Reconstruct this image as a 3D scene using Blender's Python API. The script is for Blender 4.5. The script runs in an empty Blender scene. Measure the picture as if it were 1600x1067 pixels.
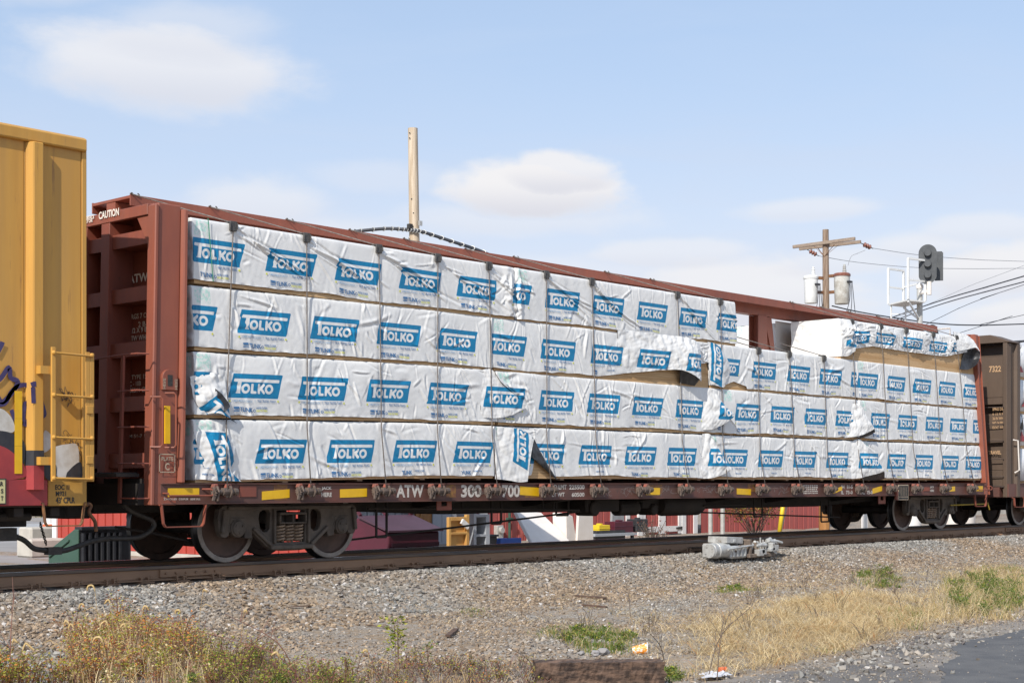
import bpy, bmesh, math, random
import numpy as np
from mathutils import Vector, Matrix

random.seed(7)
RNG = np.random.default_rng(11)
scene = bpy.context.scene
COL = scene.collection
R_ = math.radians

# ------------------------------------------------------------------ camera
cam_d = bpy.data.cameras.new('camera')
cam = bpy.data.objects.new('camera', cam_d)
COL.objects.link(cam)
cam.location = (-22.0376, -16.9787, 1.0404)
cam.rotation_euler = (R_(90), 0, R_(-(90 - 42.636)))
cam_d.sensor_width = 36
cam_d.lens = 36 * 2350.93 / 1600
cam_d.shift_y = (755.05 - 533.5) / 1600
cam_d.clip_start = 0.1
cam_d.clip_end = 5000
scene.camera = cam

# ------------------------------------------------------------------ light
SUN_DIR = Vector((1.0, 0.33, -0.88)).normalized()      # direction the light travels
sun_d = bpy.data.lights.new('sun', 'SUN')
sun = bpy.data.objects.new('sun', sun_d)
COL.objects.link(sun)
sun_d.energy = 4.3
sun_d.angle = R_(0.53)
sun_d.color = (1.0, 0.95, 0.87)
sun.rotation_euler = SUN_DIR.to_track_quat('-Z', 'Y').to_euler()

world = bpy.data.worlds.new('World')
scene.world = world
world.use_nodes = True
wt = world.node_tree
wt.nodes.clear()


class NT:
    """small helper to write node trees"""
    def __init__(s, tree):
        s.t = tree

    def n(s, typ, **kw):
        nd = s.t.nodes.new(typ)
        for k, v in kw.items():
            setattr(nd, k, v)
        return nd

    def put(s, sock, v):
        if isinstance(v, bpy.types.NodeSocket):
            s.t.links.new(v, sock)
        elif v is not None:
            sock.default_value = v

    def math(s, op, a, b=None, c=None, clamp=False):
        nd = s.n('ShaderNodeMath', operation=op, use_clamp=clamp)
        for i, v in enumerate((a, b, c)):
            s.put(nd.inputs[i], v)
        return nd.outputs[0]

    def vmath(s, op, a, b=None):
        nd = s.n('ShaderNodeVectorMath', operation=op)
        s.put(nd.inputs[0], a)
        s.put(nd.inputs[1], b)
        return nd

    def mix(s, f, a, b, blend='MIX'):
        nd = s.n('ShaderNodeMix', data_type='RGBA', blend_type=blend)
        s.put(nd.inputs[0], f)
        s.put(nd.inputs[6], a)
        s.put(nd.inputs[7], b)
        return nd.outputs[2]

    def noise(s, vec, scale, detail=4, rough=0.55, dist=0.0):
        nd = s.n('ShaderNodeTexNoise')
        s.put(nd.inputs['Vector'], vec)
        nd.inputs['Scale'].default_value = scale
        nd.inputs['Detail'].default_value = detail
        nd.inputs['Roughness'].default_value = rough
        nd.inputs['Distortion'].default_value = dist
        return nd.outputs[0]

    def ramp(s, f, lo, hi, a=0.0, b=1.0, smooth=True):
        nd = s.n('ShaderNodeMapRange', interpolation_type='SMOOTHSTEP' if smooth else 'LINEAR')
        s.put(nd.inputs[0], f)
        for i, v in enumerate((lo, hi, a, b)):
            s.put(nd.inputs[i + 1], v)
        return nd.outputs[0]

    def mapping(s, vec, scale=(1, 1, 1), loc=(0, 0, 0), rot=(0, 0, 0)):
        nd = s.n('ShaderNodeMapping')
        s.put(nd.inputs[0], vec)
        nd.inputs['Scale'].default_value = scale
        nd.inputs['Location'].default_value = loc
        nd.inputs['Rotation'].default_value = rot
        return nd.outputs[0]


def c4(c):
    return (c[0], c[1], c[2], 1.0)


# sky: Nishita with a thin veil and drifting cumulus, all placed by compass bearing and height
W = NT(wt)
sky = W.n('ShaderNodeTexSky', sky_type='NISHITA')
sky.sun_disc = False
sky.sun_elevation = math.asin(-SUN_DIR.z)
sky.sun_rotation = math.atan2(-SUN_DIR.x, -SUN_DIR.y)
sky.air_density = 1.0
sky.dust_density = 0.6
sky.ozone_density = 1.6
tc = W.n('ShaderNodeTexCoord')
sep = W.n('ShaderNodeSeparateXYZ')
wt.links.new(tc.outputs['Generated'], sep.inputs[0])
az = W.math('ARCTAN2', sep.outputs[0], sep.outputs[1])       # bearing from +Y towards +X
el = W.math('ARCSINE', W.math('MAXIMUM', sep.outputs[2], -0.999))
elp = W.math('MAXIMUM', el, 0.0)
cvec = W.n('ShaderNodeCombineXYZ')
W.put(cvec.inputs[0], az)
W.put(cvec.inputs[1], W.math('MULTIPLY', el, 2.2))
n_big = W.noise(cvec.outputs[0], 9.0, 7, 0.6, 0.3)
n_fine = W.noise(cvec.outputs[0], 30.0, 5, 0.6)
n_edge = W.math('ADD', W.math('MULTIPLY', W.math('SUBTRACT', n_big, 0.5), 1.5),
                W.math('MULTIPLY', W.math('SUBTRACT', n_fine, 0.5), 0.35))
BASE_AZ = R_(90 - 42.636)
# bearing offset, elevation, half width, half height, strength, flatness of the base
CLOUDS = [(-0.226, 0.262, 0.095, 0.029, 0.80, 0.65), (-0.21, 0.285, 0.06, 0.02, 0.40, 0.8),
          (0.012, 0.192, 0.066, 0.024, 1.0, 0.15),
          (0.030, 0.203, 0.040, 0.018, 0.9, 0.1),
          (-0.01, 0.173, 0.09, 0.014, 0.45, 0.5), (0.195, 0.176, 0.045, 0.008, 0.5, 0.5),
          (0.30, 0.132, 0.06, 0.022, 0.9, 0.2), (0.265, 0.150, 0.045, 0.012, 0.6, 0.6),
          (0.15, 0.122, 0.11, 0.028, 0.8, 0.25), (0.10, 0.150, 0.06, 0.010, 0.5, 0.3), (0.34, 0.105, 0.06, 0.018, 0.8, 0.15), (0.22, 0.142, 0.05, 0.012, 0.5, 0.3), (0.03, 0.135, 0.09, 0.018, 0.35, 0.5),
          (-0.17, 0.182, 0.055, 0.020, 0.55, 0.5), (-0.09, 0.2, 0.05, 0.012, 0.25, 0.5),
          (-0.31, 0.31, 0.06, 0.015, 0.3, 0.5), (0.30, 0.16, 0.04, 0.01, 0.5, 0.5),
          (-0.12, 0.16, 0.09, 0.02, 0.4, 0.5),
          (0.62, 0.2, 0.12, 0.04, 0.8, 0.5), (-0.7, 0.22, 0.14, 0.04, 0.8, 0.5), (-1.2, 0.3, 0.12, 0.05, 0.7, 0.5),
          (1.3, 0.25, 0.16, 0.05, 0.8, 0.5), (2.1, 0.2, 0.16, 0.05, 0.8, 0.5), (-2.0, 0.2, 0.16, 0.05, 0.7, 0.5)]
mask = None
shade = None
for (a0, e0, wa, he, st, fl) in CLOUDS:
    x = W.math('DIVIDE', W.math('SUBTRACT', az, BASE_AZ + a0), wa)
    y = W.math('DIVIDE', W.math('SUBTRACT', el, e0), he)
    r2 = W.math('ADD', W.math('MULTIPLY', x, x), W.math('MULTIPLY', y, y))
    body = W.math('ADD', W.math('SUBTRACT', 1.0, W.math('SQRT', r2)), n_edge)
    m = W.math('MULTIPLY', W.ramp(body, -0.02 - 0.36 * fl, 0.36 + 0.30 * fl), st)
    low = W.math('MULTIPLY', m, W.ramp(y, 0.3, -0.7))
    mask = m if mask is None else W.math('MAXIMUM', mask, m)
    shade = low if shade is None else W.math('MAXIMUM', shade, low)
veil_n = W.noise(W.mapping(cvec.outputs[0], (1.0, 2.4, 1.0)), 5.0, 6, 0.55, 0.6)
veil = W.math('ADD', W.ramp(elp, 0.36, 0.06, 0.58, 0.90), W.math('MULTIPLY', W.ramp(veil_n, 0.40, 0.75), 0.12))
skyb = W.n('ShaderNodeMix', data_type='RGBA')
W.put(skyb.inputs[0], veil)
wt.links.new(sky.outputs[0], skyb.inputs[6])
W.put(skyb.inputs[7], W.mix(W.ramp(elp, 0.07, 0.30), (4.55, 4.72, 5.30, 1), (3.25, 4.05, 5.35, 1)))
cloudc = W.mix(shade, (5.35, 5.3, 5.4, 1), (4.35, 4.4, 4.8, 1))
fin = W.mix(mask, skyb.outputs[2], cloudc)
bg = W.n('ShaderNodeBackground')
W.put(bg.inputs[0], fin)
bg.inputs[1].default_value = 0.15
wo = W.n('ShaderNodeOutputWorld')
wt.links.new(bg.outputs[0], wo.inputs[0])

scene.view_settings.view_transform = 'Standard'
scene.view_settings.look = 'None'
scene.view_settings.exposure = 0.17
scene.view_settings.gamma = 1.0
scene.view_settings.use_curve_mapping = False

# ------------------------------------------------------------------ materials
MATS = {}


def pmat(name, c1, c2=None, scale=3.0, rough=0.6, metal=0.0, bump=0.0, bscale=60.0, stretch=(1, 1, 1),
         lo=0.35, hi=0.65, spots=None, spec=0.5, detail=5, rough2=None, dust=None, trans=0.0):
    """noise-mixed paint, wood, stone: c1 -> c2 by object-space noise, optional spots (colour, threshold, scale)"""
    m = bpy.data.materials.new(name)
    m.use_nodes = True
    t = NT(m.node_tree)
    b = m.node_tree.nodes['Principled BSDF']
    co = t.n('ShaderNodeTexCoord').outputs['Object']
    co = t.mapping(co, stretch)
    col = c4(c1)
    f = None
    if c2 is not None:
        f = t.ramp(t.noise(co, scale, detail, 0.6), lo, hi)
        col = t.mix(f, c4(c1), c4(c2))
        if rough2 is not None:
            t.put(b.inputs['Roughness'], t.ramp(f, 0, 1, rough, rough2))
    if spots is not None:
        sc, thr, ss = spots
        g = t.ramp(t.noise(co, ss, 6, 0.65), thr, thr + 0.12)
        col = t.mix(g, col, c4(sc))
    if dust is not None:
        dc, amt = dust
        g = t.math('MULTIPLY', t.ramp(t.noise(co, scale * 0.6, 6, 0.6), 0.3, 0.8), amt)
        col = t.mix(g, col, c4(dc))
    t.put(b.inputs['Base Color'], col)
    if rough2 is None or c2 is None:
        b.inputs['Roughness'].default_value = rough
    b.inputs['Metallic'].default_value = metal
    b.inputs['Specular IOR Level'].default_value = spec
    if bump > 0:
        bn = t.n('ShaderNodeBump')
        bn.inputs['Strength'].default_value = bump
        bn.inputs['Distance'].default_value = 0.01
        t.put(bn.inputs['Height'], t.noise(co, bscale, 5, 0.6))
        t.put(b.inputs['Normal'], bn.outputs[0])
    if trans > 0:
        tr = t.n('ShaderNodeBsdfTranslucent')
        t.put(tr.inputs[0], col)
        mx = t.n('ShaderNodeMixShader')
        mx.inputs[0].default_value = trans
        t.put(mx.inputs[1], b.outputs[0])
        t.put(mx.inputs[2], tr.outputs[0])
        t.put(m.node_tree.nodes['Material Output'].inputs[0], mx.outputs[0])
    MATS[name] = m
    return m


STREAK = (5, 5, 0.5)
M_RED = pmat('rust red paint', (0.285, 0.078, 0.042), (0.240, 0.068, 0.040), 1.5, 0.5, bump=0.06, bscale=25, stretch=(3, 3, 0.7),
             spots=((0.10, 0.045, 0.035), 0.66, 5.0), dust=((0.26, 0.13, 0.09), 0.2))
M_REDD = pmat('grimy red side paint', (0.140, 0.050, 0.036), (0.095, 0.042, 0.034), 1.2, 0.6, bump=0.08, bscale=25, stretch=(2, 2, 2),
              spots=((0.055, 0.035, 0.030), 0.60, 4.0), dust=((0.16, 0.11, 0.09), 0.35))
M_REDI = pmat('worn red end paint', (0.26, 0.070, 0.041), (0.20, 0.058, 0.038), 1.2, 0.6, bump=0.06, stretch=(2, 2, 0.8),
              spots=((0.07, 0.04, 0.03), 0.64, 5.0))
M_TIP = pmat('bright red winch paint', (0.30, 0.085, 0.055), (0.18, 0.07, 0.05), 12, 0.6)
M_FRAME = pmat('black underframe grime', (0.020, 0.016, 0.014), (0.034, 0.026, 0.021), 2.5, 0.75, bump=0.1)
M_TRUCK = pmat('dusty cast steel', (0.112, 0.088, 0.068), (0.066, 0.053, 0.043), 5.0, 0.75, bump=0.25, bscale=50, dust=((0.22, 0.18, 0.145), 0.35))
M_WFACE = pmat('rusty wheel plate', (0.115, 0.068, 0.050), (0.075, 0.048, 0.037), 6, 0.7, bump=0.1)
M_WRIM = pmat('worn wheel rim', (0.32, 0.28, 0.24), (0.22, 0.19, 0.165), 10, 0.5, metal=0.2)
M_TREAD = pmat('polished wheel tread', (0.06, 0.06, 0.06), (0.03, 0.03, 0.03), 8, 0.35, metal=0.7)
M_SPRING = pmat('rust brown spring steel', (0.36, 0.26, 0.18), (0.22, 0.155, 0.11), 20, 0.7)
M_WINCH = pmat('greasy winch steel', (0.085, 0.065, 0.055), (0.16, 0.115, 0.09), 18, 0.7, bump=0.2)
M_CABLE = pmat('weathered wire rope', (0.20, 0.17, 0.15), (0.12, 0.10, 0.09), 30, 0.6, metal=0.3)
M_GUARD = pmat('dark cable guard', (0.055, 0.052, 0.05), (0.10, 0.095, 0.09), 40, 0.7)
M_YREF = pmat('yellow reflector', (0.80, 0.47, 0.010), (0.74, 0.42, 0.010), 8, 0.35)
M_YOLD = pmat('old ochre reflector ghost', (0.26, 0.13, 0.03), (0.16, 0.06, 0.035), 14, 0.6)
M_STEN = pmat('stencil white', (0.62, 0.58, 0.52), (0.48, 0.42, 0.37), 30, 0.7, spots=((0.15, 0.07, 0.05), 0.64, 40))
M_STENW = pmat('bright stencil white', (0.85, 0.82, 0.76), (0.70, 0.64, 0.56), 30, 0.7)
M_STENY = pmat('aged cream stencil', (0.46, 0.37, 0.26), (0.36, 0.27, 0.2), 30, 0.7, spots=((0.12, 0.05, 0.04), 0.6, 50))
M_CHALK = pmat('chalk scrawl', (0.30, 0.25, 0.23), (0.2, 0.13, 0.11), 40, 0.9)
M_LUM = pmat('fresh sawn lumber', (0.50, 0.30, 0.135), (0.62, 0.41, 0.215), 2.2, 0.75, bump=0.12, bscale=80, stretch=(0.25, 6, 6),
             spots=((0.30, 0.14, 0.055), 0.66, 3.0))
M_LUMD = pmat('weathered dunnage', (0.30, 0.19, 0.11), (0.20, 0.13, 0.08), 5, 0.8, bump=0.2)
M_BLACKPL = pmat('black inner film', (0.018, 0.018, 0.020), (0.035, 0.035, 0.038), 6, 0.42, bump=0.1, bscale=20)
M_PBLUE = pmat('blue wrap print', (0.03, 0.145, 0.33), (0.05, 0.17, 0.36), 60, 0.5)
M_PPALE = pmat('pale blue wrap print', (0.26, 0.40, 0.56), (0.34, 0.46, 0.6), 80, 0.5)
M_PYEL = pmat('lime yellow wrap print', (0.66, 0.66, 0.04), (0.6, 0.62, 0.08), 60, 0.5)
M_STRAP = pmat('green strapping', (0.06, 0.30, 0.16), (0.05, 0.24, 0.12), 40, 0.4)
M_BOX = pmat('boxcar yellow', (0.60, 0.315, 0.055), (0.52, 0.265, 0.048), 0.9, 0.5, bump=0.04, bscale=12, stretch=(6, 6, 0.45),
             dust=((0.45, 0.26, 0.09), 0.5), spots=((0.32, 0.155, 0.045), 0.61, 2.4))
M_BOXP = pmat('ochre patch paint', (0.50, 0.27, 0.05), (0.44, 0.23, 0.04), 4, 0.55)
M_GPUR = pmat('dark violet spray paint', (0.045, 0.032, 0.11), (0.06, 0.045, 0.13), 10, 0.5)
M_GBLK = pmat('black spray paint', (0.022, 0.024, 0.032), (0.035, 0.036, 0.042), 10, 0.5)
M_GWHT = pmat('white spray paint', (0.62, 0.60, 0.56), (0.48, 0.44, 0.38), 5, 0.5)
M_GRED = pmat('red spray paint', (0.37, 0.045, 0.045), (0.28, 0.035, 0.04), 3, 0.5)
M_SIGNY = pmat('cream sign plate', (0.66, 0.60, 0.30), (0.6, 0.54, 0.28), 20, 0.5)
M_INK = pmat('black lettering', (0.025, 0.024, 0.022), (0.05, 0.045, 0.04), 40, 0.7)
M_RUSTY = pmat('rust orange steel', (0.26, 0.125, 0.05), (0.13, 0.06, 0.035), 14, 0.8, bump=0.2)
M_HOSE = pmat('black rubber hose', (0.030, 0.027, 0.024), (0.055, 0.048, 0.042), 12, 0.6)
M_BROWN = pmat('brown hopper paint', (0.100, 0.066, 0.045), (0.082, 0.055, 0.039), 1.4, 0.6, bump=0.05, stretch=(2, 2, 0.6),
               dust=((0.15, 0.105, 0.075), 0.4))
M_BROWND = pmat('dark brown side paint', (0.060, 0.042, 0.034), (0.075, 0.05, 0.04), 1.5, 0.6, bump=0.06)
M_ORST = pmat('pale orange stencil', (0.55, 0.36, 0.2), (0.4, 0.24, 0.13), 40, 0.8)
M_RAIL = pmat('rusty rail web', (0.37, 0.215, 0.125), (0.28, 0.160, 0.095), 1.2, 0.75, bump=0.15, bscale=60, stretch=(1, 4, 4),
              dust=((0.36, 0.25, 0.165), 0.35), spots=((0.075, 0.058, 0.046), 0.62, 1.6))
M_RAILDK = pmat('dark rail head side', (0.10, 0.085, 0.075), (0.17, 0.12, 0.085), 1.5, 0.6, stretch=(1, 5, 5))  # head sides and underside coloured darker than the web
M_RAILTOP = pmat('polished rail head', (0.40, 0.40, 0.43), (0.24, 0.24, 0.26), 6, 0.25, metal=0.85, stretch=(0.2, 8, 8))
M_TIE = pmat('creosoted tie wood', (0.16, 0.105, 0.072), (0.10, 0.068, 0.050), 4, 0.85, bump=0.5, bscale=30, stretch=(6, 0.5, 6))
M_OLDTIE = pmat('weathered tie wood', (0.155, 0.096, 0.066), (0.040, 0.026, 0.020), 4.5, 0.9, bump=1.0, bscale=11, stretch=(0.35, 3, 5),
                spots=((0.23, 0.12, 0.07), 0.62, 2.0))
M_SCRAP = pmat('rotten wood scrap', (0.13, 0.080, 0.055), (0.075, 0.045, 0.033), 9, 0.9, bump=0.5)
M_SILVER = pmat('aluminium paint', (0.56, 0.56, 0.54), (0.40, 0.39, 0.37), 7, 0.45, metal=0.3, bump=0.5, bscale=30, spots=((0.22, 0.18, 0.14), 0.58, 12))
M_MACH = pmat('oily rusty machine steel', (0.22, 0.17, 0.13), (0.12, 0.09, 0.07), 12, 0.7, bump=0.25)
M_POLE = pmat('new peeled pole wood', (0.44, 0.335, 0.225), (0.62, 0.51, 0.385), 3.5, 0.8, bump=0.2, stretch=(4, 4, 0.25),
              spots=((0.27, 0.18, 0.11), 0.62, 5.0))
M_POLEO = pmat('old grey pole wood', (0.19, 0.125, 0.085), (0.34, 0.255, 0.19), 4, 0.85, bump=0.4, stretch=(5, 5, 0.4))
M_ARM = pmat('grey crossarm wood', (0.33, 0.26, 0.20), (0.24, 0.18, 0.14), 5, 0.85, bump=0.3, stretch=(1, 1, 5))
M_WHITE = pmat('white enamel', (0.78, 0.78, 0.76), (0.70, 0.70, 0.68), 3, 0.4)
M_WORN = pmat('worn grey-white enamel', (0.60, 0.59, 0.55), (0.42, 0.39, 0.34), 4, 0.5, spots=((0.36, 0.24, 0.14), 0.63, 3.5))
M_GALV = pmat('galvanised steel', (0.55, 0.54, 0.51), (0.46, 0.45, 0.42), 6, 0.5, metal=0.25)
M_SIGB = pmat('charcoal signal paint', (0.055, 0.060, 0.066), (0.075, 0.08, 0.085), 6, 0.55)
M_PORC = pmat('brown porcelain', (0.20, 0.075, 0.05), (0.28, 0.12, 0.09), 14, 0.3)
M_WIRE = pmat('black wire', (0.030, 0.032, 0.040), (0.045, 0.047, 0.055), 4, 0.6)
M_WIREG = pmat('bare grey wire', (0.22, 0.23, 0.25), (0.28, 0.29, 0.31), 4, 0.5)
M_BARN = pmat('faded barn red', (0.42, 0.090, 0.075), (0.36, 0.075, 0.066), 1.2, 0.75, stretch=(3, 3, 0.4), bump=0.15, dust=((0.38, 0.14, 0.12), 0.4))
M_ORED = pmat('orange red siding', (0.44, 0.060, 0.040), (0.38, 0.052, 0.036), 1.0, 0.6, stretch=(3, 3, 0.5))
M_MAROON = pmat('maroon dumpster paint', (0.100, 0.016, 0.030), (0.08, 0.015, 0.026), 1.4, 0.45, bump=0.05)
M_PLUM = pmat('plum plastic lid', (0.088, 0.042, 0.062), (0.075, 0.036, 0.052), 3, 0.5)
M_TRIM = pmat('white trim paint', (0.80, 0.79, 0.78), (0.72, 0.70, 0.68), 3, 0.55)
M_CORR = pmat('grey corrugated metal', (0.40, 0.41, 0.42), (0.33, 0.33, 0.34), 2, 0.5, metal=0.2, stretch=(3, 3, 0.5))
M_GREY = pmat('blue grey panel', (0.42, 0.44, 0.47), (0.37, 0.39, 0.42), 2, 0.55)
M_PLY = pmat('varnished plywood', (0.62, 0.36, 0.11), (0.52, 0.27, 0.075), 2.5, 0.6, stretch=(1, 1, 0.5), bump=0.05)
M_OAK = pmat('orange stained wood', (0.42, 0.20, 0.06), (0.33, 0.15, 0.05), 3, 0.6, stretch=(4, 4, 0.5))
M_BLUEP = pmat('blue plastic', (0.03, 0.11, 0.45), (0.03, 0.09, 0.38), 5, 0.4)
M_DARK = pmat('dark plastic', (0.03, 0.03, 0.034), (0.05, 0.05, 0.053), 5, 0.5)
M_CREAM = pmat('off white fibreglass', (0.80, 0.75, 0.70), (0.74, 0.68, 0.62), 2, 0.5)
M_DGREEN = pmat('dark green dumpster paint', (0.035, 0.085, 0.060), (0.045, 0.10, 0.072), 1.5, 0.5, bump=0.05, dust=((0.1, 0.14, 0.11), 0.3))
M_DNAVY = pmat('black ribbed steel', (0.018, 0.019, 0.024), (0.030, 0.031, 0.036), 3, 0.45)
M_CONC = pmat('pale concrete', (0.52, 0.48, 0.42), (0.44, 0.41, 0.36), 3, 0.9, bump=0.3)
M_ORANGE = pmat('safety orange', (0.72, 0.16, 0.05), (0.65, 0.14, 0.05), 5, 0.5)
M_YPOLE = pmat('yellow guy guard', (0.78, 0.58, 0.03), (0.72, 0.52, 0.03), 5, 0.45)
M_ASPH = pmat('worn asphalt', (0.105, 0.100, 0.098), (0.245, 0.215, 0.185), 0.8, 0.92, bump=0.9, bscale=70, spots=((0.36, 0.32, 0.28), 0.60, 38), lo=0.36, hi=0.54, dust=((0.22, 0.195, 0.17), 0.5))
M_ASPHD = pmat('dark asphalt patch', (0.085, 0.085, 0.088), (0.12, 0.117, 0.115), 3.0, 0.9, bump=0.7, bscale=80, spots=((0.24, 0.225, 0.21), 0.63, 45))
M_LOT = pmat('warm grey parking lot', (0.30, 0.28, 0.27), (0.25, 0.235, 0.225), 1.0, 0.9, bump=0.2)  # plain warm grey mixed by noise, shared with the far road
M_PLBAG = pmat('thin white plastic', (0.66, 0.66, 0.68), (0.55, 0.55, 0.57), 10, 0.4)
M_CUPO = pmat('orange cup print', (0.85, 0.30, 0.02), (0.80, 0.72, 0.62), 38, 0.45, lo=0.50, hi=0.54)

# plants
M_STRAW = pmat('dry straw', (0.62, 0.46, 0.235), (0.46, 0.32, 0.155), 3, 0.8, trans=0.35, spec=0.2)
M_STRAW2 = pmat('pale bleached straw', (0.88, 0.73, 0.45), (0.74, 0.58, 0.33), 3, 0.8, trans=0.35, spec=0.2)
M_GRASS = pmat('green grass', (0.10, 0.175, 0.030), (0.17, 0.23, 0.05), 3, 0.7, trans=0.35, spec=0.3)
M_OLIVE = pmat('olive leaves', (0.27, 0.25, 0.06), (0.36, 0.30, 0.075), 4, 0.7, trans=0.35, spec=0.3)
M_LIME = pmat('yellow green leaves', (0.36, 0.40, 0.045), (0.48, 0.44, 0.06), 6, 0.6, trans=0.35, spec=0.3)
M_ORL = pmat('orange autumn leaves', (0.66, 0.27, 0.06), (0.52, 0.19, 0.06), 6, 0.7, trans=0.35, spec=0.3)
M_REDL = pmat('dull red leaves', (0.36, 0.13, 0.09), (0.27, 0.10, 0.075), 6, 0.75, trans=0.35, spec=0.3)
M_STEM = pmat('dry red stem', (0.23, 0.105, 0.075), (0.16, 0.08, 0.06), 6, 0.8)
M_STEMB = pmat('grey brown twig', (0.15, 0.115, 0.09), (0.10, 0.075, 0.06), 6, 0.85)
M_SEED = pmat('tan seed head', (0.58, 0.43, 0.22), (0.48, 0.34, 0.15), 40, 0.9, spec=0.2)
M_TREE = pmat('far tree foliage', (0.075, 0.10, 0.03), (0.14, 0.13, 0.04), 1, 0.8, trans=0.35, spec=0.2)


def wrap_material():
    m = bpy.data.materials.new('printed white lumber wrap')
    m.use_nodes = True
    t = NT(m.node_tree)
    b = m.node_tree.nodes['Principled BSDF']
    co = t.n('ShaderNodeTexCoord').outputs['Object']
    blue = t.n('ShaderNodeAttribute', attribute_name='blue').outputs['Fac']
    stamp = t.n('ShaderNodeAttribute', attribute_name='stamp').outputs['Fac']
    dirt = t.ramp(t.noise(co, 1.6, 6, 0.62), 0.40, 0.80)
    white = t.mix(t.math('MULTIPLY', dirt, 0.30), (0.735, 0.725, 0.705, 1), (0.55, 0.53, 0.505, 1))
    st = t.math('MULTIPLY', stamp, t.ramp(t.noise(co, 26, 4, 0.7), 0.44, 0.56))
    col = t.mix(t.math('MULTIPLY', st, 0.75), white, (0.36, 0.66, 0.56, 1))
    fac = t.ramp(blue, 0.0025, -0.0025)
    bl = t.mix(t.ramp(t.noise(co, 40, 4, 0.6), 0.4, 0.75), (0.001, 0.172, 0.345, 1), (0.012, 0.205, 0.39, 1))
    col = t.mix(fac, col, bl)
    t.put(b.inputs['Base Color'], col)
    b.inputs['Roughness'].default_value = 0.42
    b.inputs['Specular IOR Level'].default_value = 0.4
    bn = t.n('ShaderNodeBump')
    bn.inputs['Strength'].default_value = 0.16
    bn.inputs['Distance'].default_value = 0.02
    h = t.math('ADD', t.noise(t.mapping(co, (1.0, 1.0, 1.0)), 9, 5, 0.6, 0.8),
               t.math('MULTIPLY', t.noise(t.mapping(co, (1, 1, 1), rot=(0, 0.7, 0)), 38, 3, 0.5, 1.5), 0.25))
    t.put(bn.inputs['Height'], h)
    t.put(b.inputs['Normal'], bn.outputs[0])
    return m


M_WRAP = wrap_material()

# ------------------------------------------------------------------ mesh building


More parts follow.
